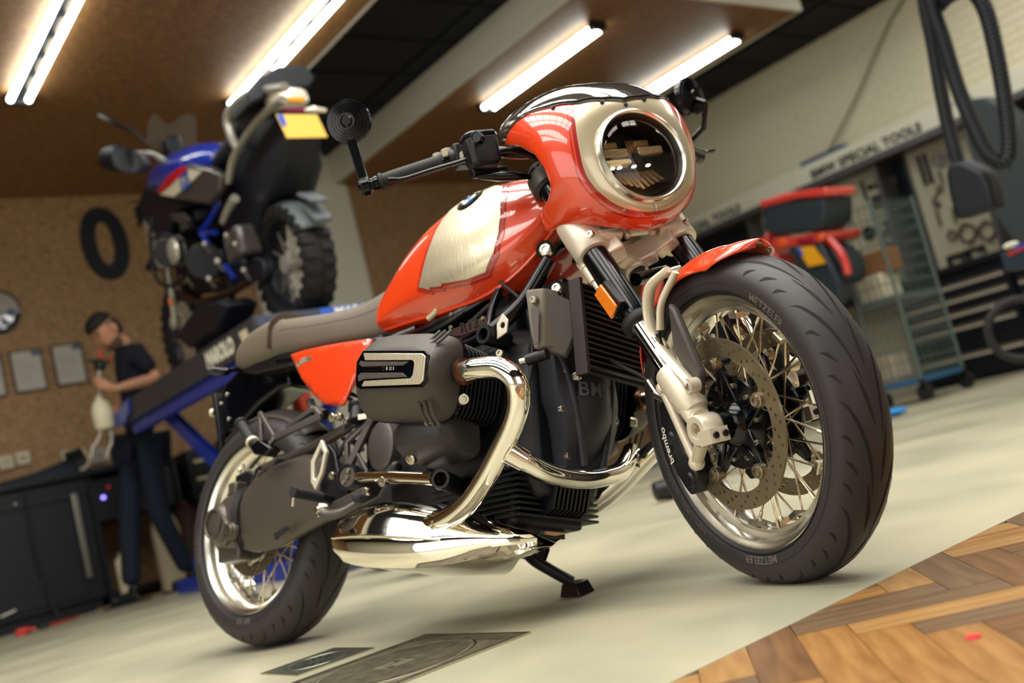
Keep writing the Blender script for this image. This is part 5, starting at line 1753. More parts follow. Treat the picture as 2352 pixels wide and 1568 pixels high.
bp(G().tube([(0.4982,-0.14,0.4618), (0.54,-0.14,0.4748), (0.6128,-0.14,0.4806)], 0.0055, 8, 5).tube([(0.485,-0.15,0.4043), (0.5272,-0.15,0.444), (0.5643,-0.14,0.4643), (0.6211,-0.12,0.4923)], 0.006, 8, 5), 'clutch_hose', M_rub)
# foot peg plate, pegs, brake pedal, heel guard
g = G()
g.slab([(0.4365,-0.165,0.3956), (0.4659,-0.165,0.4436), (0.4927,-0.165,0.4171), (0.515,-0.165,0.3397), (0.5439,-0.165,0.3194), (0.5355,-0.165,0.2952), (0.4781,-0.165,0.2888), (0.4362,-0.165,0.311)], (0, 1, 0), 0.012)
fp = bp(g, 'footpeg_plate', M_sat, bevel=0.003)
hg_out = [(0.4305,-0.185,0.4031), (0.4717,-0.185,0.4486), (0.4918,-0.185,0.4149), (0.4747,-0.185,0.3655), (0.4476,-0.185,0.3304), (0.4305,-0.185,0.3522)]
hg_in = [(0.4442,-0.185,0.3984), (0.4682,-0.185,0.43), (0.48,-0.185,0.415), (0.4663,-0.185,0.3722), (0.451,-0.185,0.3539), (0.4425,-0.185,0.3606)]
o_ = [(p[0], p[2]) for p in hg_out]
i_ = [(p[0], p[2]) for p in hg_in]
bp(G().prism(o_, lambda u, v: (u, -0.188, v), lambda u, v: (u, -0.178, v), [i_[::-1]]), 'heel_guard', M_alu, bevel=0.002)
g = G().lathe([(0, 0.004), (0.004, 0.004), (0.02, 0.004), (0.0255, 0.002), (0.0255, 0.008), (0.030, 0.008), (0.030, -0.014)], (0.571,-0.185,0.3404), (0.15, -1, 0), 36)
pv = bp(g, 'pivot_ring', M_sat)
q = G()
for dx, dz in ((0.008, 0.012), (-0.008, -0.012), (0.004, -0.002)):
    c = V((0.571,-0.185,0.3404))
    bolt(q, (c.x + dx, c.y - 0.006, c.z + dz), (0.15, -1, 0), 0.0055, 0.004)
q.build('pivot_bolt', M_bolt, pv, kind='stuff')
G().lathe([(0, 0.005), (0.0235, 0.005)], (0.571,-0.185,0.3404), (0.15, -1, 0), 32).build('pivot_face', M_titan, pv)
bp(G().cyl((0.6026,-0.18,0.3354), (0.7386,-0.2,0.3098), 0.0125, n=20).cyl((0.7386,-0.2,0.3098), (0.9024,-0.225,0.2744), 0.0145, n=24), 'side_tube', M_chrome)
so = V((0.9231,-0.23,0.2703))
o = bp(G().lathe([(0.015, 0.0), (0.0205, 0.0), (0.0215, -0.003), (0.020, -0.02), (0.019, -0.12), (0.0, -0.12)], so, (0.35, -0.94, 0.02), 32), 'tube_socket', M_sat)
G().lathe([(0.0, -0.03), (0.0155, -0.03), (0.0155, 0.0)], so, (0.35, -0.94, 0.02), 28).build('socket_bore', M_hole, o)
q = G()
for p, r in (((0.5048,-0.18,0.3555), 0.0095), ((0.7151,-0.205,0.3028), 0.0115), ((0.6507,-0.2,0.2917), 0.010), ((0.4946,-0.15,0.5046), 0.010), ((0.5229,-0.15,0.4877), 0.009), ((0.4803,-0.16,0.5041), 0.011)):
    bolt(q, p, (0.1, -1, 0), r, 0.006)
bp(q, 'plate_bolt', M_bolt, kind='stuff')
bp(G().bar((0.6492,-0.2,0.2919), (0.5267,-0.19,0.2794), 0.022, 0.012, (0, 1, 0)).bar((0.5267,-0.19,0.2794), (0.4728,-0.18,0.3039), 0.02, 0.012, (0, 1, 0)), 'peg_bracket', M_grey, bevel=0.003)
# rider peg
a, b = V((0.5155,-0.2,0.2976)), V((0.5213,-0.305,0.3038))
d = (b - a).normalized()
L_ = (b - a).length
prof = [(0.0, 0)]
for k in range(11):
    z = 0.02 + (L_ - 0.035) * k / 11
    prof += [(0.0085, z), (0.0125, z + 0.002), (0.0125, z + 0.005), (0.0085, z + 0.007)]
prof += [(0.012, L_ - 0.012), (0.0135, L_ - 0.006), (0.0125, L_), (0.0, L_)]
pg = bp(G().lathe(prof, a, d, 18), 'rider_footpeg', M_rub, smooth=30)
G().cyl(b + V((0, 0.006, 0)), b + V((-0.006, 0.006, -0.032)), 0.0045, n=10).build('peg_feeler', M_bolt, pg)
G().cyl(a - d * 0.01, a + d * 0.02, 0.011, n=14).build('peg_pivot', M_sat, pg)
# brake pedal
g = G().tube([(0.529,-0.24,0.2683), (0.5625,-0.24,0.2495), (0.5969,-0.235,0.2487), (0.6183,-0.225,0.2559), (0.6473,-0.205,0.2762)], [0.012, 0.013, 0.012, 0.010, 0.010], 14, 6, flat=0.9)
pd = bp(g, 'brake_pedal', M_grey)
G().lathe([(0, 0.003), (0.008, 0.003), (0.010, 0.0), (0.014, 0.0), (0.0165, -0.003), (0.0165, -0.02)], (0.5391,-0.25,0.2641), (-0.25, -0.95, 0), 24).build('pedal_pivot', M_bolt, pd)
prof = []
for k in range(7):
    z = 0.006 * k
    prof += [(0.0085, z), (0.011, z + 0.0015), (0.011, z + 0.0035), (0.0085, z + 0.005)]
G().lathe([(0, 0)] + prof + [(0, 0.042)], (0.6458,-0.2,0.2778), V((0.6751,-0.27,0.2693)) - V((0.6458,-0.2,0.2778)), 16).build('pedal_rubber', M_rub, pd, smooth=30)
# pillion peg hanger
g = G()
def bb(p, q, w_=0.014, t=0.012):
    g.bar(p, q, w_, t, (0, 1, 0))
yp = -0.17
H = [(0.4487,-0.17,0.5138), (0.4208,-0.17,0.5398), (0.3086,-0.17,0.5134), (0.2706,-0.18,0.4938), (0.244,-0.19,0.4639), (0.188,-0.17,0.5796), (0.2131,-0.18,0.4916), (0.3895,-0.16,0.5393)]
for a_, b_ in ((0, 3), (3, 4), (1, 2), (0, 1), (5, 3), (5, 6), (6, 4)):
    bb(H[a_], H[b_], 0.013 if (a_, b_) != (0, 3) else 0.018)
hg = bp(g, 'pillion_hanger', M_grey, bevel=0.003)
bp(G().cyl((0.4398,-0.15,0.5219), (0.3904,-0.15,0.5439), 0.014).bar((0.349,-0.13,0.5847), (0.394,-0.15,0.5431), 0.02, 0.008), 'hanger_mount', M_sat, bevel=0.002)
a, b = V((0.2059,-0.2,0.4883)), V((0.1113,-0.175,0.5621))
bp(G().cyl(a, b, 0.0145, n=20).cyl(b, b + (b - a).normalized() * 0.01, 0.0185, n=20), 'pillion_footpeg', M_rub, bevel=0.001)
bp(G().cyl(a, a + (b - a).normalized() * 0.012, 0.018, n=20), 'peg_collar', M_alu)
bp(G().slab([(0.2093,-0.215,0.479), (0.2457,-0.215,0.4899), (0.2884,-0.21,0.4642), (0.296,-0.21,0.4583), (0.2682,-0.21,0.4436), (0.2295,-0.215,0.4548)], (0, 1, 0), 0.035), 'peg_block', M_blk, bevel=0.003)
bp(G().bar((0.548,-0.165,0.3701), (0.6293,-0.14,0.5034), 0.020, 0.012, (0, 1, 0)).bar((0.5448,-0.165,0.3707), (0.5362,-0.16,0.4304), 0.012, 0.012, (0, 1, 0)).bar((0.5362,-0.16,0.4304), (0.6128,-0.14,0.4806), 0.010, 0.010, (0, 1, 0)).bar((0.6217,-0.17,0.3431), (0.5806,-0.165,0.3951), 0.008, 0.008, (0, 1, 0)), 'footrest_frame', M_grey, bevel=0.002)
# shock spring
g = G()
for sg in (0,):
    pts = []
    a, b = V((0.36, 0.0, 0.47)), V((0.50, 0.0, 0.68))
    for k in range(90):
        t = k / 89
        p = a.lerp(b, t)
        x, y, d = frame(b - a)
        pts.append(p + (x * math.cos(t * 2 * PI * 6) + y * math.sin(t * 2 * PI * 6)) * 0.034)
    g.tube(pts, 0.006, 8, 0)
bp(g, 'shock_spring', M_sat)
# side stand on the far side
ss = bp(G().tube([(0.8662,0.05,0.1771), (0.866,0.1,0.133), (0.8932,0.13,0.1029), (0.9278,0.163,0.0732)], [0.016, 0.0145, 0.013, 0.013], 14, 4), 'side_stand', M_sat)
fc_ = V((0.9337,0.165,0.0726))
Wc = (Mb @ fc_)
g = G()
Mi = Mb.inverted()
foot_w = [(-0.026, -0.036), (0.026, -0.030), (0.030, 0.036), (-0.022, 0.040)]
P = [Mi @ Vector((Wc.x + u, Wc.y + v, 0.001)) for u, v in foot_w]
P2 = [Mi @ Vector((Wc.x + u * 0.8, Wc.y + v * 0.7, 0.030)) for u, v in foot_w]
g.rings([P, P2])
g.build('stand_foot', M_blk, ss, bevel=0.002)
G().slab([(0.8749,0.09,0.1325), (0.9242,0.08,0.149), (0.9287,0.08,0.1427), (0.8978,0.1,0.1225)], (0, 1, 0), 0.014).build('stand_lug', M_blk, ss, bevel=0.002)
bp(G().cyl((0.8456,0.05,0.1702), (0.853,0.08,0.1425), 0.010).cyl((0.853,0.08,0.1425), (0.8582,0.085,0.1314), 0.005), 'stand_spring', M_bolt)

# ================================================================ BACK WALL THINGS
M_navy = mat('navy_black', (4, 8, 22), 0.5)
M_navycloth = mat('navy_cloth', (8, 13, 34), 0.85, bump=0.4, bscale=200)
M_paper = mat('paper', (176, 172, 166), 0.5)
M_print = mat('print_grey', (128, 126, 124), 0.6)
M_cream = mat('cream_plastic', (196, 184, 158), 0.45)
M_blue = mat('lift_blue', (18, 48, 150), 0.4, coat=0.3)
M_slate = mat('slate_metal', (66, 72, 92), 0.5, 0.3)
M_redp = mat('red_plastic', (190, 40, 36), 0.35, coat=0.4)
M_skin = mat('skin', (196, 142, 112), 0.55, var=0.06, vscale=20)
M_hair = mat('hair', (18, 16, 18), 0.7, bump=0.8, bscale=300)
YB = 5.99
def wy(px, y):
    return px
for k, (c, lab) in enumerate(((((116, 794), 0), 'framed certificate beside the mechanic, rightmost of three'), (((20, 808), 0), 'framed certificate with pale reflection, middle of three'), (((-76, 822), 0), 'framed certificate cut by the left photo edge'))):
    a = ((1.1207,5.97,2.1268), (0.8045,5.97,2.1183), (0.5028,5.97,2.1101))[k]
    r = empty('picture_frame', (a[0] + 0.118, 5.97, a[2] - 0.168))
    tag(r, lab, 'frame')
    W2, H2 = 0.118, 0.168
    g = G()
    g.box((-W2, 0, -H2), (-W2 + 0.009, 0.025, H2)).box((W2 - 0.009, 0, -H2), (W2, 0.025, H2)).box((-W2, 0, -H2), (W2, 0.025, -H2 + 0.009)).box((-W2, 0, H2 - 0.009), (W2, 0.025, H2))
    g.build('frame_rim', M_navy, r, smooth=0)
    G().box((-W2 + 0.008, 0.008, -H2 + 0.008), (W2 - 0.008, 0.024, H2 - 0.008)).build('certificate', M_paper, r, smooth=0)
    g = G()
    for z, w_ in ((0.085, 0.035), (0.055, 0.08), (0.03, 0.075), (0.005, 0.08), (-0.03, 0.05), (-0.06, 0.06), (-0.09, 0.045)):
        g.box((-0.085, 0.0070, z), (-0.085 + w_ * 1.9, 0.0078, z + 0.005))
    g.build('print_line', M_print, r, smooth=0, kind='stuff')
    G().box((0.045, 0.0068, 0.115), (0.105, 0.0078, 0.155)).build('print_block', mat('print_blue', (70, 84, 110), 0.5), r, smooth=0)
    G().box((-0.09, 0.0068, 0.128), (-0.07, 0.0078, 0.142)).build('print_mark', mat('print_gold', (190, 150, 80), 0.5), r, smooth=0)
c = (0.7775,5.96,2.4535)
r = empty('wall_clock', (c[0], 5.96, c[2]))
tag(r, 'round glossy wall disc with dark photo print at the left edge', 'wall clock')
G().lathe([(0, 0.0), (0.165, 0.0), (0.176, 0.004), (0.178, 0.02), (0.17, 0.035), (0, 0.035)], (0, 0, 0), (0, 1, 0), 48).build('clock_body', mat('clock_dark', (12, 20, 44), 0.08, coat=1.0), r)
G().prism([(0.16 * math.cos(t), 0.16 * math.sin(t)) for t in [i * PI / 16 - 0.1 for i in range(17)]], lambda u, v: (u, -0.002, v), lambda u, v: (u, 0.0005, v)).build('clock_print', mat('clock_sky', (150, 146, 138), 0.15, coat=1.0), r, smooth=0)
g = G()
for u, v, s in ((0.06, -0.06, 0.05), (0.02, -0.10, 0.045), (0.10, -0.02, 0.035), (-0.02, -0.03, 0.05)):
    g.prism(ngon(14, s, (u, v)), lambda a, b: (a, -0.0025, b), lambda a, b: (a, 0.0, b))
g.build('clock_picture', mat('clock_blue', (32, 64, 110), 0.1, coat=1.0), r, smooth=0)
# sockets above the bench
for k, (p, lab) in enumerate((((0.6375,5.98,1.2541), 'white wall socket with a plug lead, leftmost above the bench'), ((0.759,5.98,1.2644), 'white twin wall socket beside the saddle on the bench'), ((1.1005,5.98,1.2035), 'white wall box behind the mechanic, nearest the saddle'), ((1.3197,5.98,1.1744), 'grey wall socket right behind the fluid tool legs'))):
    s = 0.052 if k < 2 else 0.06
    r = empty('wall_socket', (p[0], 5.96, p[2]))
    tag(r, lab, 'socket')
    G().box((-s, 0, -s), (s, 0.04, s)).build('socket_plate', M_cream if k < 3 else mat('socket_grey', (150, 146, 140), 0.5), r, bevel=0.004)
    g = G()
    if k == 1:
        g.box((-0.022, -0.002, -0.008), (-0.004, 0.0, 0.008)).box((0.004, -0.002, -0.008), (0.022, 0.0, 0.008))
    else:
        g.lathe([(0.018, 0.0), (0.018, -0.003), (0.022, -0.003), (0.022, 0.0)], (0, 0, 0), (0, 1, 0), 20)
    g.build('socket_face', M_navy, r, smooth=0, kind='stuff')
# black bench cabinets
def cabinet(x0, x1, lab, doors):
    r = empty('bench_cabinet', ((x0 + x1) / 2, 5.4, 0))
    tag(r, lab, 'cabinet')
    h = (x1 - x0) / 2
    G().box((-h, 0, 0.08), (h, 0.55, 0.98)).box((-h + 0.03, 0.04, 0), (h - 0.03, 0.5, 0.08)).build('carcass', M_navy, r, bevel=0.004)
    G().box((-h, -0.012, 0.84), (h, 0.0, 0.965)).build('drawer', M_navy, r, bevel=0.003)
    G().box((-h + 0.01, -0.012, 0.12), (h - 0.14 if doors else h - 0.01, 0.0, 0.825)).build('door', M_navy, r, bevel=0.003)
    G().ball((0.0, -0.03, 0.88), 0.016, 10).build('knob', M_steel, r)
    G().ball((0.08, -0.028, 0.29), 0.012, 10, (0.7, 1, 1.8)).build('latch', M_steel, r)
    return r
cabinet(0.02, 1.03, 'black bench cabinet left of the mechanic with small knobs', True)
cabinet(-1.2, 0.01, 'black bench cabinet at the far left, mostly out of the photo', False)
wt = G().box((-1.25, 5.34, 0.985), (1.62, 5.97, 1.03)).build('worktop', M_navy, None, bevel=0.004)
tag(wt, 'long black worktop under the framed certificates', 'worktop')
o = G().box((0.905, 5.36, 0.24), (0.945, 5.385, 0.87)).build('door_rail', M_steel, None, bevel=0.004)
tag(o, 'vertical brushed steel rail on the black cabinets', 'rail')
o = G().cyl((0.30, 5.38, 0.13), (0.40, 5.38, 0.15), 0.01).build('door_handle_bar', M_steel, None)
tag(o, 'short steel bar low on the black cabinet', 'bar')
# open shelf bay with charger and bottles
r = empty('shelf_bay', (1.33, 5.4, 0))
tag(r, 'open black shelf bay right behind the mechanic legs', 'shelf')
G().box((-0.29, 0.0, 0.0), (-0.26, 0.55, 0.98)).build('side_panel', M_navy, r, smooth=0)
G().box((0.36, 0.0, 0.0), (0.39, 0.55, 0.98)).build('side_panel', M_navy, r, smooth=0)
G().box((-0.26, 0.0, 0.05), (0.36, 0.55, 0.08)).build('bottom_panel', M_navy, r, smooth=0)
G().box((-0.26, 0.03, 0.62), (0.36, 0.5, 0.95)).build('charger_unit', M_navy, r, bevel=0.01)
o = G().ball((1.14, 5.42, 0.80), 0.016, 10).build('indicator_lamp', mat('violet_led', (150, 130, 255), 0.3, emit=3), None)
tag(o, 'small violet pilot lamp on the dark unit', 'light')
o = G().ball((1.19, 5.42, 0.87), 0.012, 10).build('indicator_lamp', mat('red_led', (150, 10, 30), 0.3, emit=1), None)
tag(o, 'small dim red pilot lamp on the dark unit', 'light')
for k, (x, y, rr_, h, lab, m_) in enumerate(((1.13, 5.22, 0.055, 0.36, 'pale canister beside the left boot, in the shelf bay', M_cream), (1.48, 5.22, 0.10, 0.62, 'tall cream jerrycan between the mechanic legs', M_cream), (1.84, 5.18, 0.10, 0.60, 'tall grey white canister right of the mechanic legs', mat('canister_grey', (150, 144, 134), 0.5)), (1.66, 5.24, 0.10, 0.64, 'dark rust brown canister between two pale ones', mat('rust_dark', (52, 26, 24), 0.6)))):
    g = G()
    if k == 1 or k == 2:
        R = []
        for z, s in ((0, 0.92), (0.02, 1.0), (h * 0.72, 1.0), (h * 0.85, 0.8), (h * 0.95, 0.4), (h, 0.25)):
            R.append([(x + rr_ * s * math.copysign(abs(math.cos(a)) ** 0.5, math.cos(a)), y + rr_ * 0.7 * s * math.copysign(abs(math.sin(a)) ** 0.5, math.sin(a)), z + (0.0)) for a in [2 * PI * j / 20 for j in range(20)]])
        g.rings(R)
    else:
        g.lathe([(0, 0), (rr_ * 0.95, 0), (rr_, 0.01), (rr_, h * 0.85), (rr_ * 0.6, h * 0.93), (rr_ * 0.35, h * 0.95), (rr_ * 0.35, h), (0, h)], (x, y, 0), (0, 0, 1), 24)
    o = g.build('canister', m_, None, smooth=50)
    tag(o, lab, 'canister')
# saddle on the bench
g = G()
R = []
for t in range(14):
    u = t / 13
    x = 0.40 + 0.72 * u
    w_ = 0.06 + 0.09 * math.sin(PI * min(1, u * 1.1))
    h = 0.05 + 0.13 * u ** 2.2 * (1 if u < 0.85 else 1 - (u - 0.85) * 2)
    R.append([(x, 5.62 + w_ * math.cos(a), 1.03 + max(0, h * math.sin(a)) + 0.0) for a in [2 * PI * j / 16 for j in range(16)]])
g.rings(R)
o = g.build('motorcycle_saddle', mat('saddle_slate', (34, 44, 58), 0.5), None, smooth=60)
tag(o, 'dark slate saddle lying on the bench left of the mechanic', 'saddle')
o = G().cyl((0.95, 5.5, 1.17), (1.08, 5.5, 1.19), 0.028).box((1.0, 5.49, 1.03), (1.02, 5.51, 1.17)).build('clamp', M_sat, None)
tag(o, 'black clamp standing on the bench beside the saddle', 'clamp')
o = G().tube([(1.06, 5.42, 1.20), (1.08, 5.36, 1.10), (1.03, 5.34, 1.04), (1.0, 5.36, 1.035)], 0.008, 8, 5).build('loose_cable', M_cream, None)
tag(o, 'short pale cable hanging over the bench edge', 'cable')
# leads on the floor
o = G().tube([(0.60, 5.35, 0.97), (0.585, 5.34, 0.6), (0.62, 5.33, 0.2), (0.66, 5.28, 0.01), (0.72, 5.2, 0.009), (0.70, 5.0, 0.009)], 0.009, 8, 6).build('power_lead', M_rub, None)
tag(o, 'black lead running down the cabinet to the floor', 'cable')
o = G().tube([(0.70, 4.99, 0.009), (0.60, 4.88, 0.009), (0.48, 4.80, 0.009)], 0.008, 8, 6).build('power_lead', M_redp, None)
tag(o, 'thin red lead end on the floor at lower left', 'cable')
o = G().tube([(0.47, 4.79, 0.01), (0.40, 4.70, 0.01), (0.42, 4.82, 0.02), (0.36, 4.80, 0.01), (0.30, 4.60, 0.01)], 0.009, 8, 6).build('power_lead', M_rub, None)
tag(o, 'dark coil of lead beside the red plug on the floor', 'cable')
o = G().box((0.25, 4.66, 0), (0.33, 4.72, 0.045)).cyl((0.33, 4.69, 0.02), (0.37, 4.69, 0.02), 0.012).build('lead_plug', M_redp, None, bevel=0.006)
tag(o, 'red plug on the floor at the bottom left edge', 'plug')
o = G().tube([(0.15, 5.28, 0.006), (0.4, 5.31, 0.006), (0.65, 5.27, 0.006), (0.9, 5.3, 0.006)], 0.006, 8, 5).build('power_lead', M_rub, None)
tag(o, 'black lead lying along the yellow floor line', 'cable')
# second tool chest with pale handles right of the mechanic
r = empty('tool_chest', (2.1, 5.3, 0))
tag(r, 'dark tool chest behind the rear tyre with pale drawer handles', 'tool chest')
G().box((-0.32, 0, 0.06), (0.36, 0.5, 1.02)).build('carcass', M_navy, r, bevel=0.01)
for k in range(4):
    z = 0.82 - k * 0.14
    d_ = G().box((-0.30, -0.015, z), (0.34, 0.0, z + 0.125)).build('drawer', M_navy, r, bevel=0.004)
    G().box((-0.28, -0.035, z + 0.085), (0.32, -0.015, z + 0.11)).build('drawer_handle', M_cream, d_, bevel=0.004)

# ================================================================ LIFT WITH THE BLUE ADVENTURE MOTORCYCLE
LZ = 1.33
r = empty('motorcycle_lift', (1.5, 3.3, 0))
tag(r, 'blue scissor lift carrying the second motorcycle', 'lift')
def LP(g, nm, m, **k):
    g.v = [(x - 1.5, y - 3.3, z) for x, y, z in g.v]
    return g.build(nm, m, r, **k)
la, lb, lc = (1.0943,2.0827,1.33), (1.7916,1.9711,1.33), (1.1339,4.4213,1.33)
X0, X1, Y0, Y1 = la[0], lb[0] + 0.12, (la[1] + lb[1]) / 2, lc[1]
LP(G().box((X0, Y0, LZ - 0.03), (X1, Y1, LZ)), 'deck', M_slate, bevel=0.003)
LP(G().box((X0 - 0.012, Y0, LZ - 0.145), (X0, Y1, LZ + 0.006)), 'side_plate', mat('side_plate_grey', (58, 58, 64), 0.5, 0.3), bevel=0.002)
LP(G().box((X1, Y0, LZ - 0.145), (X1 + 0.012, Y1, LZ + 0.006)), 'side_plate', M_slate, bevel=0.002)
LP(G().box((X0, Y0 - 0.012, LZ - 0.05), (X1, Y0, LZ + 0.004)), 'end_plate', M_slate, bevel=0.002)
LP(G().box((X0 + 0.02, Y0 + 0.02, LZ - 0.15), (X1, Y0 + 0.08, LZ - 0.05)), 'end_beam', M_blue, bevel=0.004)
LP(G().box((X0 + 0.02, Y0 + 0.3, LZ - 0.22), (X0 + 0.08, Y1 - 0.1, LZ - 0.12)).box((X1 - 0.08, Y0 + 0.3, LZ - 0.22), (X1 - 0.02, Y1 - 0.1, LZ - 0.12)), 'deck_rail', M_blue, bevel=0.004)
LP(G().slab([(X0 - 0.012, Y1 - 0.28, LZ + 0.006), (X0 - 0.012, Y1 + 0.12, LZ - 0.05), (X0 - 0.012, Y1 + 0.14, LZ - 0.12), (X0 - 0.012, Y1 - 0.10, LZ - 0.145), (X0 - 0.012, Y1 - 0.24, LZ - 0.09)], (-1, 0, 0), 0.02), 'ramp_hinge', M_blue, bevel=0.006)
for sx in (X0 + 0.12, X1 - 0.12):
    LP(G().bar((sx, Y0 + 0.35, LZ - 0.16), (sx, Y1 - 0.5, 0.14), 0.05, 0.10, (0, 0, 1)), 'scissor_leg', M_blue, bevel=0.004)
    LP(G().bar((sx + 0.055, Y1 - 0.4, LZ - 0.16), (sx + 0.055, Y0 + 0.4, 0.14), 0.05, 0.10, (0, 0, 1)), 'scissor_leg', M_blue, bevel=0.004)
    LP(G().box((sx - 0.06, Y0 - 0.1, 0.0), (sx + 0.1, Y1 - 0.2, 0.09)), 'base_rail', M_blue, bevel=0.004)
LP(G().box((X0 - 0.02, Y0 - 0.25, 0.0), (X1 + 0.02, Y0 - 0.05, 0.06)), 'base_plate', M_slate, bevel=0.004)
t = text_geo('MAROLO', 0.115, lambda u, v: (X0 - 0.0135, Y0 + 0.50 - u, LZ - 0.07 + v), 3, 0.85, 1.0, 0.006)
LP(t, 'lift_lettering', mat('lift_letter', (225, 225, 205), 0.5), smooth=0)
LP(G().box((X0 + 0.36, Y0 - 0.014, LZ - 0.052), (X0 + 0.80, Y0 - 0.012, LZ + 0.003)), 'end_label', mat('label_blue', (50, 90, 190), 0.4), smooth=0)
LP(text_geo('MAROLO', 0.062, lambda u, v: (X0 + 0.60 + u, Y0 - 0.0155, LZ - 0.025 + v), 3, 1.2, 1.0, 0.002), 'end_lettering', mat('lift_letter', (225, 225, 205), 0.5), smooth=0)
LP(G().slab([(X0 - 0.0125, Y0 + 0.10, LZ - 0.03), (X0 - 0.0125, Y0 + 0.20, LZ - 0.03), (X0 - 0.0125, Y0 + 0.17, LZ - 0.10), (X0 - 0.0125, Y0 + 0.08, LZ - 0.09)], (-1, 0, 0), 0.001), 'sticker', M_cream, smooth=0)
# springs and red box stored under the lift
p = (2.2,4.3643,1.1905)
g = G()
pts = []
for k in range(70):
    t_ = k / 69
    pts.append((p[0] + 0.06 * math.cos(t_ * 2 * PI * 4.5), p[1] + 0.055 * math.sin(t_ * 2 * PI * 4.5), p[2] - 0.16 + 0.34 * t_))
o = g.tube(pts, 0.017, 8, 0).build('coil_spring', mat('spring_yellow', (216, 150, 20), 0.4, coat=0.5), None)
tag(o, 'yellow coil spring seen behind the plate hanger', 'spring')
p = (2.2,5.0018,1.2095)
o = G().cyl((p[0], p[1], 1.031), (p[0], p[1], p[2] + 0.16), 0.04).cyl((p[0], p[1], p[2] + 0.16), (p[0], p[1], p[2] + 0.2), 0.025).build('bottle', mat('bottle_ochre', (180, 130, 60), 0.5), None, bevel=0.004)
tag(o, 'ochre bottle standing under the blue lift', 'bottle')
p = (2.3,4.1766,1.1469)
o = G().box((p[0] - 0.05, p[1] - 0.08, p[2] - 0.12), (p[0] + 0.05, p[1] + 0.08, p[2] + 0.1)).build('box', mat('crate_red', (190, 60, 30), 0.5), None, bevel=0.01)
tag(o, 'orange red box under the lift beside the spring', 'box')
bz = 1.03
o = G().box((1.97, 4.05, bz - 0.03), (2.5, 5.15, bz)).box((2.0, 4.1, 0), (2.04, 4.14, bz)).box((2.44, 4.1, 0), (2.48, 4.14, bz)).box((2.44, 5.05, 0), (2.48, 5.09, bz)).build('small_table', M_navy, None, smooth=0)
tag(o, 'small dark table behind the blue lift', 'table')

gs = empty('motorcycle', (1.47, 2.4, LZ))
tag(gs, 'blue and grey adventure motorcycle lifted on the blue ramp', 'motorcycle')
def GP(g, nm, m, par=None, **k):
    g.v = [(x - 1.47, y - 2.4, z - LZ) for x, y, z in g.v]
    return g.build(nm, m, par or gs, **k)
M_gsblk = mat('gs_black', (5, 9, 22), 0.5)
M_gssil = mat('gs_silver', (176, 172, 160), 0.35, 0.5)
M_gsgrey = mat('gs_grey', (78, 74, 72), 0.35, 0.4, coat=0.5)
M_gsblue = mat('gs_blue', (16, 50, 170), 0.25, coat=1.0)
M_gsmud = mat('gs_mudguard', (98, 104, 108), 0.5)
def gwheel(c, R, w, nm):
    g = G().lathe([(R - 0.075, -w * 0.7), (R - 0.03, -w), (R - 0.012, -w * 0.92), (R, -w * 0.5), (R, w * 0.5), (R - 0.012, w * 0.92), (R - 0.03, w), (R - 0.075, w * 0.7)], c, (1, 0, 0), 48)
    o = GP(g, nm, M_rub)
    g = G()
    for k in range(26):
        a = 2 * PI * k / 26
        for sx in (-1, 1):
            g.box((min(sx * w * 0.15, sx * w * 0.98), -0.020, R - 0.016), (max(sx * w * 0.15, sx * w * 0.98), 0.020, R + 0.012), Matrix.Translation(c) @ Matrix.Rotation(a + (0.12 if sx > 0 else 0), 4, 'X'))
        g.box((-w * 1.06, -0.016, R - 0.05), (w * 1.06, 0.016, R - 0.012), Matrix.Translation(c) @ Matrix.Rotation(a, 4, 'X'))
    GP(g, 'tread_block', M_rub, o, smooth=0, kind='stuff')
    GP(G().lathe([(R - 0.078, -w * 0.7), (R - 0.085, -w * 0.6), (R - 0.10, -w * 0.4), (R - 0.10, w * 0.4), (R - 0.085, w * 0.6), (R - 0.078, w * 0.7)], c, (1, 0, 0), 48), 'rim', M_gsblk, o)
    for k in range(20):
        a = 2 * PI * k / 20
        GP(G().cyl((c[0] + (0.03 if k % 2 else -0.03), c[1] + 0.04 * math.cos(a + 0.4), c[2] + 0.04 * math.sin(a + 0.4)), (c[0] + (0.02 if k % 2 else -0.02), c[1] + (R - 0.1) * math.cos(a), c[2] + (R - 0.1) * math.sin(a)), 0.0035, n=6), 'spoke', M_gssil, o)
    GP(G().cyl((c[0] - 0.06, c[1], c[2]), (c[0] + 0.06, c[1], c[2]), 0.05), 'hub', M_gssil, o)
    return o
gc = (1.50, 2.27, LZ + 0.325)
gwheel(gc, 0.312, 0.092, 'rear_wheel')
gwheel((1.44, 3.86, LZ + 0.33), 0.32, 0.055, 'front_wheel')
# final drive and arm on the near side, dark
GP(G().cyl((1.40, 2.38, LZ + 0.33), (1.34, 2.38, LZ + 0.33), 0.07).bar((1.38, 2.4, LZ + 0.35), (1.40, 3.0, LZ + 0.52), 0.08, 0.12), 'swing_arm', M_gsblk, bevel=0.01)
# rear mudguard over the tyre
g = G()
def gm(u, v):
    a = math.radians(60 + 78 * u) if 0 else math.radians(118 - 100 * u)
    c = 2 * v - 1
    R_ = 0.345
    return (gc[0] + 0.085 * c, gc[1] - (R_ - 0.03 * c * c) * math.cos(a) * 1.0, gc[2] + (R_ - 0.03 * c * c) * math.sin(a))
g.grid(gm, 16, 8)
GP(g, 'rear_mudguard', M_gsmud, solid=0.006)
g = G().bar((1.52,1.9808,1.8914), (1.52,1.869,1.7677), 0.10, 0.03).bar((1.5,1.9731,1.9503), (1.5,1.8317,1.8627), 0.1, 0.02)
GP(g, 'mudguard_lug', M_gsmud, bevel=0.006)
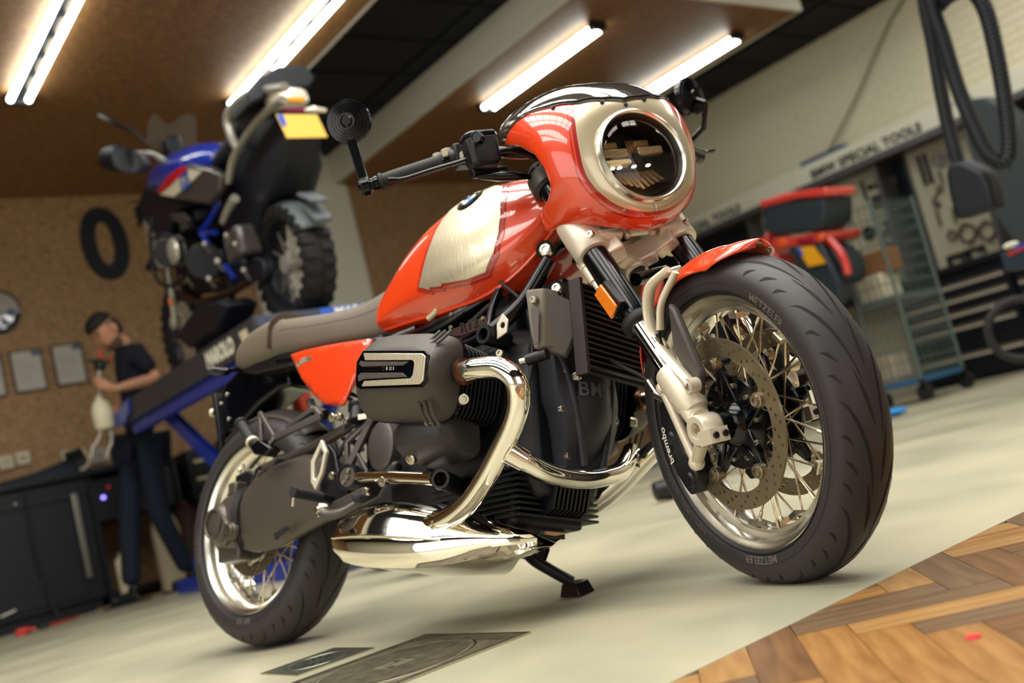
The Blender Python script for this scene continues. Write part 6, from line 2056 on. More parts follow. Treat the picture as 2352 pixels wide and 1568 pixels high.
# silencer pointing back on the far side
g = G()
a, b = V((1.6566,2.05,2.2068)), V((1.7736,2.5,2.1199))
g.rings([[p + Vector((0.055 * s * math.cos(t), 0.0, 0.085 * s * math.sin(t))) for t in [2 * PI * j / 10 for j in range(10)]] for p, s in ((a, 0.75), (a + (b - a) * 0.08, 1.0), (b, 1.0), (b + (b - a) * 0.4, 0.6))])
sl = GP(g, 'silencer', mat('silencer_slate', (62, 66, 74), 0.35, 0.6), bevel=0.006)
g = G()
for dz in (-0.028, 0.012):
    g.box((a.x - 0.022, a.y - 0.012, a.z + dz - 0.012), (a.x + 0.022, a.y - 0.002, a.z + dz + 0.016))
GP(g, 'silencer_outlet', M_hole, sl, smooth=0)
# dark body mass: seat, tail, side
g = G().slab([(1.38,1.8219,2.3614), (1.38,1.8065,2.2355), (1.38,1.9024,2.1078), (1.38,2.0613,2.0237), (1.38,2.2766,1.9784), (1.38,2.4151,1.8745), (1.38,2.8047,1.9503), (1.38,2.8447,2.1253), (1.38,2.7104,2.2923), (1.38,2.5523,2.3247), (1.38,2.3035,2.3552), (1.38,2.0407,2.3834)], (1, 0, 0), 0.22)
GP(g, 'tail_body', M_gsblk, bevel=0.02, segs=3)
g = G().tube([(1.47,2.7603,2.4311), (1.47,2.4803,2.4399), (1.47,2.1307,2.4986), (1.47,1.8984,2.4945)], [0.09, 0.10, 0.11, 0.07], 12, 5)
GP(g, 'seat', M_gsblk)
g = G().slab([(1.3128,1.8,2.5287), (1.4252,1.8,2.5934), (1.5784,1.8,2.6052), (1.6267,1.8,2.5405), (1.5778,1.8,2.4773), (1.3936,1.8,2.4597), (1.2175,1.8,2.3725), (1.2191,1.8,2.4311)], (0, 1, 0), 0.25)
GP(g, 'luggage_rack', M_gsblk, bevel=0.012)
GP(G().tube([(1.33,1.6146,2.3848), (1.33,1.9927,2.5213), (1.33,2.2257,2.5507), (1.33,2.329,2.5193), (1.33,2.3283,2.4294), (1.33,2.2752,2.3188)], 0.024, 12, 5), 'grab_rail', M_gssil)
GP(G().tube([(1.33,1.664,2.3422), (1.33,1.9336,2.3613), (1.33,2.2216,2.3347), (1.33,2.3734,2.2945), (1.33,2.4885,2.2104)], [0.028, 0.030, 0.022, 0.026, 0.02], 12, 4, flat=0.6), 'side_rail', M_gssil)
g = G()
lc_ = (1.4481,1.78,2.4161)
R = []
for s, o_ in ((1.0, 0.10), (1.05, 0.04), (0.9, 0.0), (0.6, -0.02)):
    R.append([(lc_[0] + 0.105 * s * math.copysign(abs(math.cos(t)) ** 0.6, math.cos(t)), 1.78 + o_, lc_[2] + 0.055 * s * math.copysign(abs(math.sin(t)) ** 0.7, math.sin(t))) for t in [2 * PI * j / 20 for j in range(20)]])
g.rings(R)
tlm = GP(g, 'tail_lamp', mat('lamp_clear', (226, 214, 196), 0.1, coat=1.0))
GP(G().box((lc_[0] - 0.04, 1.75, lc_[2] - 0.045), (lc_[0] + 0.055, 1.765, lc_[2] - 0.018)), 'lamp_amber', mat('lamp_amber', (226, 150, 20), 0.3), tlm, bevel=0.004)
GP(G().box(((1.3596,1.72,2.3116)[0], 1.72, (1.3596,1.72,2.3116)[2] - 0.01), ((1.4676,1.72,2.3038)[0], 1.75, (1.3596,1.72,2.3116)[2] + 0.015)), 'reflector', mat('reflector_red', (120, 20, 60), 0.3, coat=1.0), bevel=0.002)
GP(G().tube([(1.4693,1.72,2.3109), (1.5249,1.72,2.3142), (1.5897,1.72,2.3104)], [0.006, 0.018, 0.010], 10, 4), 'rear_indicator', mat('lamp_clear', (226, 214, 196), 0.1, coat=1.0))
pp = [(1.2819,1.68,2.2697), (1.5099,1.68,2.2703), (1.5418,1.68,2.1472), (1.3111,1.68,2.143)]
pl_ = GP(G().slab(pp, (0.0, 1, 0), 0.004), 'number_plate', mat('plate_yellow', (238, 196, 92), 0.35, coat=0.6), bevel=0.002)
GP(G().slab([tuple(V(pp[0]) + V((0.004, -0.002, -0.004))), tuple(V(pp[0]).lerp(V(pp[1]), 0.17) + V((0, -0.002, -0.003))), tuple(V(pp[0]).lerp(V(pp[1]), 0.17).lerp(V(pp[3]), 0.5) + V((0.01, -0.002, 0))), tuple(V(pp[0]).lerp(V(pp[3]), 0.5) + V((0.004, -0.002, 0)))], (0, 1, 0), 0.001), 'plate_band', mat('plate_blue', (50, 90, 200), 0.4), pl_, smooth=0)
# tank and side panel with lettering
g = G()
R = []
for px, s in (((1.47,2.728,2.4866), 0.5), ((1.47,2.925,2.5238), 0.95), ((1.47,3.2369,2.5893), 1.1), ((1.47,3.5751,2.6602), 1.0), ((1.47,3.9041,2.7229), 0.6)):
    R.append([(px[0] + 0.17 * s * math.cos(t), px[1] + 0.0, px[2] - 0.02 + 0.15 * s * math.sin(t)) for t in [2 * PI * j / 18 for j in range(18)]])
g.rings(R)
tn = GP(g, 'fuel_tank', M_gsblue, sub=1)
sp = [(1.27,2.444,2.2466), (1.27,2.5214,2.173), (1.27,2.6745,2.1507), (1.27,3.1597,2.3579), (1.27,3.3399,2.4461), (1.27,3.3954,2.4953), (1.27,3.1761,2.5273), (1.27,2.8501,2.4701), (1.27,2.5657,2.3323)]
sd = GP(G().slab(sp, (1, 0, 0), 0.06), 'tank_side_panel', M_gsgrey, bevel=0.02, segs=3)
sq = [(1.268,3.3902,2.4935), (1.268,3.1538,2.5132), (1.268,2.9146,2.4818), (1.268,2.8506,2.435), (1.268,3.1648,2.4441), (1.268,3.3272,2.4559)]
GP(G().slab(sq, (-1, 0, 0), 0.003), 'red_patch', mat('gs_red', (200, 24, 34), 0.3, coat=0.6), sd, smooth=0)
sq = [(1.268,3.3568,2.4639), (1.268,3.159,2.4532), (1.268,2.8259,2.4255), (1.268,2.6642,2.3495), (1.268,2.7969,2.3498), (1.268,3.146,2.3698)]
GP(G().slab(sq, (-1, 0, 0), 0.003), 'white_patch', mat('gs_white', (220, 210, 190), 0.3, coat=0.6), sd, smooth=0)
tc = V((1.262,2.9274,2.383))
e1 = (V((1.262,2.7643,2.3749)) - V((1.262,3.2123,2.4196)))
e1n = e1.normalized()
tx_ = text_geo('GS', 0.135, lambda u, v: tuple(tc + e1n * u + Vector((0, 0, 1)) * (v + u * 0.0) + Vector((0, -0.12, 0)) * 0), 4, 1.0, 0.92, 0.006)
GP(tx_, 'tank_lettering', mat('gs_letter_blue', (14, 70, 160), 0.3, coat=0.5), sd, smooth=0)
# blue trellis
g = G().tube([(1.33,2.679,2.1549), (1.33,2.8462,2.115), (1.33,3.0194,2.1004)], 0.017, 8, 2).tube([(1.33,3.0194,2.1004), (1.33,2.9022,1.9477)], 0.016, 8, 0).tube([(1.33,3.0123,2.087), (1.33,2.8063,2.0237)], 0.016, 8, 0).tube([(1.33,2.7693,1.81), (1.33,2.6797,1.7045)], 0.016, 8, 0)
GP(g, 'frame_tube', M_gsblue)
# engine and lower mass
g = G().slab([(1.42,3.865,2.5389), (1.42,3.3354,2.395), (1.42,2.8844,2.178), (1.42,2.5131,1.9304), (1.42,2.6802,1.749), (1.42,3.0291,1.7448), (1.42,3.5909,1.8481), (1.42,3.7893,2.0851), (1.42,4.0788,2.3614)], (1, 0, 0), 0.2)
GP(g, 'engine_block', M_gsblk, bevel=0.03, segs=3)
GP(G().cyl((1.26,2.8836,1.8775), (1.45,3.3365,2.0029), 0.11, n=20), 'clutch_cover', M_gsblk, bevel=0.01)
gq = (1.3,2.5131,1.8611)
GP(G().box((1.28, gq[1] - 0.1, gq[2] - 0.09), (1.42, gq[1] + 0.12, gq[2] + 0.09)), 'gearbox', M_gsgrey, bevel=0.03)
GP(G().tube([(1.2,3.2041,1.9541), (1.22,3.261,1.8309), (1.26,3.1366,1.7092), (1.3,2.8404,1.6491), (1.34,2.545,1.6383)], 0.022, 12, 5), 'exhaust_header', mat('gs_header', (90, 70, 56), 0.3, 0.9))
GP(G().tube([(1.16,3.3876,2.1973), (1.16,3.4257,1.9406), (1.2,3.2707,1.8495), (1.25,3.0778,1.884)], 0.013, 10, 5).tube([(1.2,3.3896,2.3237), (1.16,3.3876,2.1973), (1.12,3.03,2.0953), (1.2,2.9597,2.0265)], 0.013, 10, 4), 'crash_bar', M_gsblk)
GP(G().cyl((1.2,2.2358,1.6813), (1.36,2.6018,1.7872), 0.015), 'footpeg', M_gsblk)
for k_, q_ in enumerate(((1.36,3.2707,2.217), (1.36,3.0777,2.2072), (1.36,2.8589,1.8886), (1.36,2.9738,1.8159), (1.36,3.3892,2.0264), (1.36,2.9752,2.0618))):
    GP(G().box((q_[0] - 0.03, q_[1] - 0.05, q_[2] - 0.03), (q_[0] + 0.05, q_[1] + 0.05, q_[2] + 0.035)), 'engine_casting', M_gsgrey if k_ % 3 == 0 else M_gsblk, bevel=0.008)
en = GP(G().cyl((1.12,3.034,1.989), (1.3,3.4661,2.1273), 0.085, n=20), 'cylinder', M_gsblk, bevel=0.006)
g = G()
for k in range(5):
    x = 1.14 + k * 0.03
    q = (1.2,3.2393,2.0538)
    g.lathe([(0.08, x - 1.2), (0.098, x - 1.2), (0.098, x - 1.192), (0.08, x - 1.192)], (1.2, q[1], q[2]), (1, 0, 0), 20, closed=True)
GP(g, 'cylinder_fin', M_gssil, en, kind='stuff')
q = (1.11,3.0051,1.9859)
GP(G().lathe([(0.0, 0), (0.045, 0), (0.06, 0.01), (0.075, 0.012), (0.08, 0.03)], (1.11, q[1], q[2]), (1, 0, 0), 20), 'head_cover', M_gssil)
g = G()
for px, s in (((1.25,2.8061,1.9597), 0.016), ((1.25,2.6793,1.8149), 0.02), ((1.25,2.4892,1.9074), 0.014), ((1.25,2.9534,1.8999), 0.012), ((1.25,2.3678,1.6688), 0.016), ((1.25,2.4036,1.829), 0.014), ((1.25,2.852,1.7627), 0.018), ((1.25,3.1725,1.8576), 0.014)):
    g.ball(px, s, 10).cyl(px, (px[0] + 0.05, px[1] + 0.06, px[2] - 0.04), s * 0.5)
GP(g, 'engine_fitting', M_gssil, kind='stuff')
GP(G().tube([(1.3,2.3851,2.0837), (1.3,2.4975,2.0604), (1.3,2.6082,2.0215)], [0.026, 0.022, 0.018], 10, 4), 'footrest_bracket', M_gssil)
# beak, radiator shrouds
g = G().slab([(1.3,3.6864,2.6468), (1.3,3.3105,2.463), (1.3,3.1182,2.3081), (1.3,3.2965,2.2862), (1.3,3.4932,2.1795), (1.3,3.7431,2.3507), (1.3,3.849,2.4778), (1.3,3.8372,2.5959)], (1, 0, 0), 0.3)
GP(g, 'radiator_shroud', M_gsblk, bevel=0.02)
GP(G().slab([(1.29,3.2909,2.3132), (1.29,3.0867,2.2473), (1.29,3.0137,2.1749), (1.29,3.1296,2.1787), (1.29,3.2788,2.2664)], (-1, 0, 0), 0.01), 'shroud_vent', M_gsgrey, bevel=0.003)
GP(G().slab([(1.32,3.8728,2.4696), (1.32,3.8174,2.4658), (1.32,3.7201,2.1323), (1.32,3.7894,2.1387), (1.32,3.8862,2.3058)], (1, 0, 0), 0.02), 'shroud_edge', M_gssil, bevel=0.003)
GP(G().slab([(1.36,4.1904,2.7083), (1.36,3.9025,2.6232), (1.36,3.9126,2.6083), (1.36,4.1789,2.6945)], (1, 0, 0), 0.06), 'beak_tip', M_gsblk, bevel=0.003)
# handlebar, hand guard, mirror, screen
GP(G().tube([(1.4,3.3972,2.6325), (1.32,3.3074,2.6575), (1.25,3.2853,2.6988), (1.18,3.2533,2.6954), (1.1,3.2526,2.6961)], 0.019, 12, 5), 'handlebar', M_gssil)
g = G()
R = []
for (px, s) in (((0.98,3.4455,2.7292), 0.5), ((0.98,3.3197,2.7245), 1.0), ((1.02,3.1757,2.6662), 1.15), ((1.1,3.1964,2.6456), 0.9), ((1.2,3.2595,2.6521), 0.5)):
    R.append([(px[0] + 0.06 * s * math.cos(t), px[1], px[2] - 0.03 + 0.085 * s * math.sin(t)) for t in [2 * PI * j / 12 for j in range(12)]])
g.rings(R)
GP(g, 'hand_guard', M_gsblk, sub=1)
GP(G().box((1.2, 3.55, 2.5), (1.62, 3.72, 2.62)), 'instrument_pod', M_gsblk, bevel=0.02) if 0 else None
g = G().tube([(1.15,3.1004,2.6957), (1.1,3.111,2.7698), (1.05,3.1078,2.8099)], 0.010, 10, 4)
ms = GP(g, 'mirror_stalk', M_gsblk)
mc = V((1.03,3.222,2.8892))
ax_ = V((0.3, -0.75, 0.35)).normalized()
x_, y_, d_ = frame(ax_)
g = G()
e_ = (V((1.03,3.0453,2.7723)) - V((1.03,3.4155,3.0154)))
eu = e_.normalized()
ev = ax_.cross(eu).normalized()
prof = [(0.9, -0.02), (1.0, -0.01), (1.0, 0.006), (0.86, 0.008)]
R = [[mc + eu * (0.5 * e_.length * s * math.cos(t)) + ev * (0.065 * s * math.sin(t)) + ax_ * o_ for t in [2 * PI * j / 20 for j in range(20)]] for s, o_ in prof]
g.rings(R, True, False)
mm = GP(g, 'mirror', M_gsblk)
g = G().rings([[mc + eu * (0.5 * e_.length * s * math.cos(t)) + ev * (0.065 * s * math.sin(t)) + ax_ * 0.006 for t in [2 * PI * j / 20 for j in range(20)]] for s in (0.84, 0.02)])
GP(g, 'mirror_glass', mat('mirror', (230, 235, 235), 0.02, 1.0), mm)
sc_ = [(1.3866,3.7,2.9399), (1.4296,3.7,3.0943), (1.4862,3.7,3.1697), (1.5629,3.7,3.0797), (1.6319,3.7,3.1213), (1.7286,3.7,3.1733), (1.7687,3.7,3.1291), (1.7276,3.7,2.9379), (1.6502,3.7,2.8911), (1.4413,3.7,2.8932)]
GP(G().slab([(x, 3.7 + 0.12 * (z - sc_[0][2]), z) for x, y, z in sc_], (0, 1, 0.1), 0.004), 'windscreen', mat('gs_screen', (200, 190, 180), 0.05, trans=0.92, ior=1.2), smooth=0)
GP(G().box(((1.4874,3.75,2.8974)[0], 3.6, (1.4874,3.75,2.8974)[2] - 0.08), ((1.5921,3.75,2.8962)[0], 3.75, (1.5002,3.75,2.9597)[2])), 'instrument_pod', M_gsblk, bevel=0.02)
# fork legs and straps
for x in (1.36, 1.52):
    GP(G().cyl((x, 3.70, LZ + 1.0), (x, 3.86, LZ + 0.30), 0.028), 'fork_leg', M_gsblk)
GP(G().tube([(1.27,3.4923,2.0367), (1.27,3.5213,1.8437), (1.27,3.5791,1.6724)], 0.02, 10, 4), 'fork_guard', M_gssil)
GP(G().ball((1.22,3.4376,1.7885), 0.028, 10, (0.5, 0.5, 1.3)), 'side_reflector', M_amber)
g = G()
for px, s in (((1.3,3.4735,1.7414), 0.05), ((1.3,3.3633,1.6553), 0.04), ((1.3,3.6512,1.702), 0.045)):
    g.lathe([(s * 0.55, -0.012), (s, -0.012), (s, 0.012), (s * 0.55, 0.012)], px, (1, 0.2, 0), 16, closed=True)
GP(g, 'brake_part', M_gssil, kind='stuff')
GP(G().slab([(1.2,3.4449,1.5759), (1.2,3.0011,1.6511), (1.2,2.6791,1.5883), (1.2,2.5755,1.5344), (1.2,2.7705,1.4335), (1.2,3.2784,1.4522)], (1, 0, 0), 0.2), 'engine_guard', M_gsblk, bevel=0.02)
GP(G().bar((1.35,2.7829,1.7332), (1.35,2.86,1.5037), 0.03, 0.04), 'centre_stand', M_gsblk, bevel=0.005)
GP(G().cyl((1.33,2.6975,1.5799), (1.33,2.809,1.4796), 0.012), 'stand_link', M_gssil)

# ================================================================ PERSON
per = empty('person', (1.0513,4.75,-0.008))
per.location.z = 0
tag(per, 'man in dark work clothes leaning over a fluid tool beside the lift', 'person')
PO = V(per.location)
def skin(name, joints, edges, m, sub=2, par=None):
    # joints: name -> (point, radius_x, radius_y)
    keys = list(joints)
    me = D.meshes.new(name)
    me.from_pydata([tuple(V(joints[k][0]) - PO) for k in keys], [(keys.index(a), keys.index(b)) for a, b in edges], [])
    me.materials.append(m)
    o = D.objects.new(name, me)
    COL.objects.link(o)
    o.parent = par or per
    bm = bmesh.new()
    bm.from_mesh(me)
    ly = bm.verts.layers.skin.verify()
    bm.verts.ensure_lookup_table()
    for i, k in enumerate(keys):
        bm.verts[i][ly].radius = joints[k][1:]
        bm.verts[i][ly].use_root = i == 0
    bm.to_mesh(me)
    bm.free()
    md = o.modifiers.new('skin', 'SKIN')
    md.use_smooth_shade = True
    md = o.modifiers.new('sub', 'SUBSURF')
    md.levels = md.render_levels = sub
    return o
YM = 4.75
hip = V((1.2765,4.75,1.0792)); chest = V((1.3246,4.72,1.518)); neck = V((1.3068,4.7,1.8032)); 
shl = V((1.3241,4.56,1.7027)); shr = V((1.3565,4.9,1.7678))
elb = V((1.4105,4.5,1.4969)); wri = V((1.0874,4.46,1.4597))
elr = V((1.2956,4.98,1.4271)); wrr = V((1.0639,4.78,1.2357))
hl = V((1.2955,4.66,1.0293)); hr = V((1.2534,4.86,1.069))
kl = V((1.2644,4.62,0.5587)); kr = V((1.1229,4.82,0.5813))
al = V((1.4294,4.74,0.1358)); ar = V((1.0345,4.8,0.1363))
ar.z = 0.11; al.z = 0.11
J = {'hip': (hip, 0.17, 0.12), 'waist': (hip.lerp(chest, 0.5) + V((0.01, 0, 0)), 0.155, 0.115), 'chest': (chest, 0.175, 0.13), 'upper': (chest.lerp(neck, 0.62), 0.13, 0.10), 'neck': (neck, 0.062, 0.062),
     'shl': (shl, 0.078, 0.078), 'el': (shl.lerp(elb, 0.75), 0.058, 0.058), 'shr': (shr, 0.078, 0.078), 'er': (shr.lerp(elr, 0.75), 0.058, 0.058)}
body = skin('body', J, [('hip', 'waist'), ('waist', 'chest'), ('chest', 'upper'), ('upper', 'neck'), ('upper', 'shl'), ('shl', 'el'), ('upper', 'shr'), ('shr', 'er')], M_navycloth)
JL = {'hip': (hip + V((0, 0, -0.02)), 0.16, 0.12), 'hl': (hl, 0.10, 0.10), 'kl': (kl, 0.075, 0.075), 'al': (al, 0.065, 0.065), 'hr': (hr, 0.10, 0.10), 'kr': (kr, 0.078, 0.078), 'ar': (ar, 0.068, 0.068)}
skin('trousers', JL, [('hip', 'hl'), ('hl', 'kl'), ('kl', 'al'), ('hip', 'hr'), ('hr', 'kr'), ('kr', 'ar')], mat('trouser_slate', (8, 18, 38), 0.85, bump=0.4, bscale=150))
for a, toe in ((al, V((-0.20, -0.02, 0))), (ar, V((-0.22, -0.03, 0)))):
    base = V((a.x + 0.05, a.y, 0.045))
    o = skin('boot', {'h': (base, 0.05, 0.045), 'm': (base + toe * 0.5, 0.05, 0.042), 't': (base + toe, 0.045, 0.034), 'a': (V((a.x, a.y, 0.13)), 0.055, 0.055)}, [('h', 'm'), ('m', 't'), ('h', 'a')], M_sat)
    g = G().box((a.x - 0.20, a.y - 0.05, 0.0), (a.x + 0.11, a.y + 0.045, 0.018))
    g.v = [tuple(V(p) - PO) for p in g.v]
    g.build('boot_sole', M_rub, o, bevel=0.008) if 0 else g.build('boot_sole', M_rub, per, bevel=0.008)
def arm(e0, e, w_, hand_at, tag_):
    d = (hand_at - w_).normalized()
    o = skin('forearm', {'u': (e0, 0.046, 0.046), 'e': (e, 0.045, 0.045), 'm': (e.lerp(w_, 0.35), 0.045, 0.042), 'w': (w_, 0.030, 0.026), 'p': (w_ + d * 0.05, 0.036, 0.026), 'p2': (w_ + d * 0.09, 0.038, 0.024)}, [('u', 'e'), ('e', 'm'), ('m', 'w'), ('w', 'p'), ('p', 'p2')], M_skin)
    # fingers curl round the tool
    up = V((0, 0, 1))
    sd_ = d.cross(up).normalized()
    for k in range(4):
        b0 = w_ + d * 0.085 + up * (0.030 - 0.020 * k)
        L = (0.036, 0.040, 0.037, 0.030)[k]
        p1 = b0 + d * L
        p2 = p1 + (d * 0.3 + sd_ * 0.9).normalized() * L * 0.8
        p3 = p2 + (sd_ * 0.5 - d * 0.8).normalized() * L * 0.6
        skin('finger', {'a': (w_ + d * 0.06 + up * (0.018 - 0.012 * k), 0.010, 0.010), 'b': (b0, 0.0105, 0.0105), 'c': (p1, 0.0095, 0.0095), 'd': (p2, 0.0085, 0.0085), 'e': (p3, 0.0075, 0.0075)}, [('a', 'b'), ('b', 'c'), ('c', 'd'), ('d', 'e')], M_skin, 1, o)
    skin('thumb', {'a': (w_ + d * 0.03 + up * 0.02, 0.014, 0.014), 'b': (w_ + d * 0.06 + up * 0.045 + sd_ * 0.02, 0.012, 0.012), 'c': (w_ + d * 0.095 + up * 0.05 + sd_ * 0.035, 0.010, 0.010)}, [('a', 'b'), ('b', 'c')], M_skin, 1, o)
    return o
arm(shl.lerp(elb, 0.7), elb, wri, V((0.9983,4.46,1.5137)), 'l')
arm(shr.lerp(elr, 0.7), elr, wrr, V((0.9811,4.62,1.3006)), 'r')
# head: lofted profile, facing left and down
hc_ = V((1.1838,4.7,1.9167))
down = math.radians(38)
F_ = V((-math.cos(down), -0.25, -math.sin(down))).normalized()      # facing
U_ = V((-math.sin(down) * 0.9, 0.0, math.cos(down))).normalized()
U_ = (U_ - F_ * U_.dot(F_)).normalized()
S_ = F_.cross(U_).normalized()
sc_h = 1.12
def HP_(f, s, u):
    return tuple(hc_ + (F_ * f + S_ * s + U_ * u) * sc_h - PO)
g = G()
prof = [(-0.125, 0.030, 0.045, 0.030), (-0.118, 0.060, 0.048, 0.010), (-0.10, 0.074, 0.055, 0.015), (-0.075, 0.080, 0.062, -0.03), (-0.045, 0.086, 0.068, -0.072), (-0.015, 0.088, 0.072, -0.088), (0.015, 0.086, 0.075, -0.096), (0.045, 0.088, 0.077, -0.10), (0.075, 0.084, 0.074, -0.095), (0.100, 0.070, 0.064, -0.078), (0.118, 0.045, 0.045, -0.05), (0.127, 0.015, 0.018, -0.015)]
R = []
for u, f, s, b in prof:
    ring = []
    for j in range(24):
        t = 2 * PI * j / 24
        ff = (f if math.cos(t) > 0 else -b) * math.cos(t)
        ss = s * math.sin(t)
        if math.cos(t) > 0.9 and abs(u) < 0.02:
            ff -= 0.004
        ring.append(HP_(ff, ss, u))
    R.append(ring)
g.rings(R)
head = g.build('head', M_skin, body, sub=1)
G().rings([[HP_(f + 0.004 * math.cos(t), 0.012 * sc * math.sin(t), u - 0.006 * math.cos(t)) for t in [2 * PI * j / 10 for j in range(10)]] for f, u, sc in ((0.082, 0.030, 0.5), (0.092, 0.015, 0.7), (0.104, -0.004, 1.0), (0.108, -0.016, 1.25), (0.092, -0.026, 1.1))]).build('nose', M_skin, head, sub=1)
for sg in (-1, 1):
    G().rings([[HP_(-0.012 + a * math.cos(t) * 0.9, sg * (0.074 + o_), a * 1.35 * math.sin(t) - 0.005) for t in [2 * PI * j / 14 for j in range(14)]] for a, o_ in ((0.024, 0.0), (0.027, 0.010), (0.022, 0.014), (0.012, 0.008))]).build('ear', M_skin, head, sub=1)
    G().ball(HP_(0.076, sg * 0.031, 0.018), 0.011, 10).build('eye', mat('eye_dark', (60, 44, 40), 0.3), head)
    G().tube([HP_(0.083, sg * 0.015, 0.036), HP_(0.085, sg * 0.034, 0.040), HP_(0.074, sg * 0.052, 0.034)], 0.005, 8, 3).build('eyebrow', M_hair, head)
G().tube([HP_(0.080, -0.024, -0.050), HP_(0.090, 0, -0.053), HP_(0.080, 0.024, -0.050)], 0.005, 8, 4).build('mouth', mat('lips', (150, 80, 76), 0.5), head)
G().rings([[HP_((f if math.cos(t) > 0 else 0.07) * math.cos(t), s * math.sin(t), u) for t in [PI * j / 14 - PI / 2 for j in range(15)]] for u, f, s in ((-0.122, 0.062, 0.052), (-0.095, 0.080, 0.060), (-0.072, 0.084, 0.066), (-0.062, 0.078, 0.066))]).build('beard', mat('stubble', (92, 66, 56), 0.8), head)
g = G()
R = []
for u, f, s, b in ((0.036, 0.084, 0.085, -0.110), (0.065, 0.094, 0.085, -0.112), (0.085, 0.092, 0.080, -0.104), (0.108, 0.078, 0.070, -0.088), (0.126, 0.050, 0.048, -0.06), (0.137, 0.015, 0.018, -0.015)):
    R.append([HP_((f if math.cos(t) > 0 else -b) * math.cos(t), s * math.sin(t), u) for t in [2 * PI * j / 24 for j in range(24)]])
g.rings(R)
R = []
for u, s, b, f0 in ((-0.08, 0.066, -0.078, -0.03), (-0.03, 0.082, -0.108, -0.022), (0.01, 0.086, -0.114, 0.002), (0.055, 0.088, -0.114, 0.04)):
    R.append([HP_(f0 + (b - f0) * math.sin(PI * j / 16) if 0 < j < 16 else f0, s * math.cos(PI * j / 16), u) for j in range(17)] + [HP_(f0 - 0.0, 0, u)])
g.rings(R)
g.build('hair', M_hair, head, sub=1)
skin('neck', {'a': (V(hc_) - F_ * 0.02 - U_ * 0.07, 0.052, 0.052), 'b': (neck + V((0.02, 0, -0.02)), 0.06, 0.06)}, [('a', 'b')], M_skin, 2, body)
g = G().lathe([(0.028, -0.006), (0.033, 0), (0.028, 0.006)], V(wri) + (elb - wri).normalized() * 0.03 - PO, elb - wri, 16, closed=True)
g.build('bracelet', M_steel, per)
# tool in his hands
tp = empty('fluid_pump', (1.0267,4.6,1.2889))
tag(tp, 'pale bottle with black pump head and red knob in his hands', 'pump')
TPO = V(tp.location)
def TPp(g, nm, m, **k):
    g.v = [tuple(V(p) - TPO) for p in g.v]
    return g.build(nm, m, tp, **k)
c0, c1 = V((1.0063,4.55,1.2063)), V((1.0041,4.55,1.392))
TPp(G().lathe([(0.0, 0.0), (0.055, 0.0), (0.068, 0.02), (0.07, 0.13), (0.05, 0.19), (0.022, 0.215), (0.02, 0.235), (0, 0.235)], c0, c1 - c0, 24), 'bottle', mat('bottle_milk', (214, 206, 176), 0.4))
c2 = V((1.0479,4.55,1.6502))
TPp(G().cyl(c1, c2, 0.012), 'pump_tube', M_steel)
TPp(G().lathe([(0, 0.0), (0.03, 0.0), (0.04, 0.01), (0.04, 0.045), (0.025, 0.07), (0.02, 0.08), (0, 0.08)], V((1.0478,4.55,1.6188)), (0.1, 0, 1), 20).bar((0.9749,4.55,1.6981), (1.122,4.55,1.6647), 0.02, 0.02), 'pump_head', M_sat, bevel=0.003)
TPp(G().cyl((1.0654,4.55,1.6948), (1.0784,4.55,1.7623), 0.012).cyl((1.1041,4.55,1.6799), (1.1379,4.55,1.6846), 0.01), 'pump_knob', M_redp)
TPp(G().tube([(0.9792,4.55,1.202), (0.9301,4.55,1.1285), (0.8939,4.55,1.0898), (0.8788,4.55,1.026)], 0.011, 10, 4).tube([(1.0387,4.55,1.1911), (1.0259,4.55,1.1103), (0.9917,4.55,1.0555), (0.9792,4.55,1.006)], 0.011, 10, 4), 'outlet_tube', M_gssil)

# ================================================================ RIGHT WALL: SIGN, TOOL BOARDS, DRAWERS
M_signw = mat('sign_white', (236, 232, 210), 0.45)
sb = empty('sign_board', (8.0, 3.5, 2.39))
tag(sb, 'long cream sign beam lettered for special tools on the brick wall', 'sign')
g = G().box((-0.02, -3.0, -0.125), (0.12, 2.46, 0.125))
g.build('sign_panel', M_signw, sb, bevel=0.004)
G().box((-0.026, -0.005, -0.125), (-0.019, 0.005, 0.125)).build('panel_joint', M_mortar, sb, smooth=0)
G().box((-0.30, -2.9, -0.19), (0.12, 2.46, -0.125)).build('light_rail', mat('rail_grey', (92, 90, 92), 0.4, 0.5), sb, bevel=0.004)
M_sl = mat('sign_letter', (14, 18, 26), 0.5)
for yc, lab in ((-0.84, 'a'), (1.39, 'b')):
    # reads from far to near
    t = text_geo('BMW SPECIAL TOOLS', 0.122, lambda u, v: (-0.024, yc - u, v - 0.005), 3, 1.0, 1.08, 0.006)
    t.build('sign_lettering', M_sl, sb, smooth=0)
text_geo('POWERED BY', 0.05, lambda u, v: (-0.024, -1.84 - u, v + 0.06), 2, 1.0, 1.1, 0).build('small_lettering', mat('sign_letter_grey', (120, 118, 108), 0.5), sb, smooth=0)
# fittings above the beam
o = G().tube([(8.12, 3.16, 2.54), (8.14, 2.62, 3.0), (8.15, 2.1, 3.5), (8.15, 1.7, 3.75)], 0.013, 8, 2).build('wall_conduit', mat('conduit', (150, 140, 110), 0.5), None)
tag(o, 'slanting pale conduit on the brick wall above the sign', 'conduit')
o = G().box((8.0, 2.86, 2.515), (8.12, 3.4, 2.56)).build('blue_tray', mat('tray_blue', (30, 60, 120), 0.5), None, bevel=0.01)
tag(o, 'thin blue tray lying on top of the sign beam', 'tray')
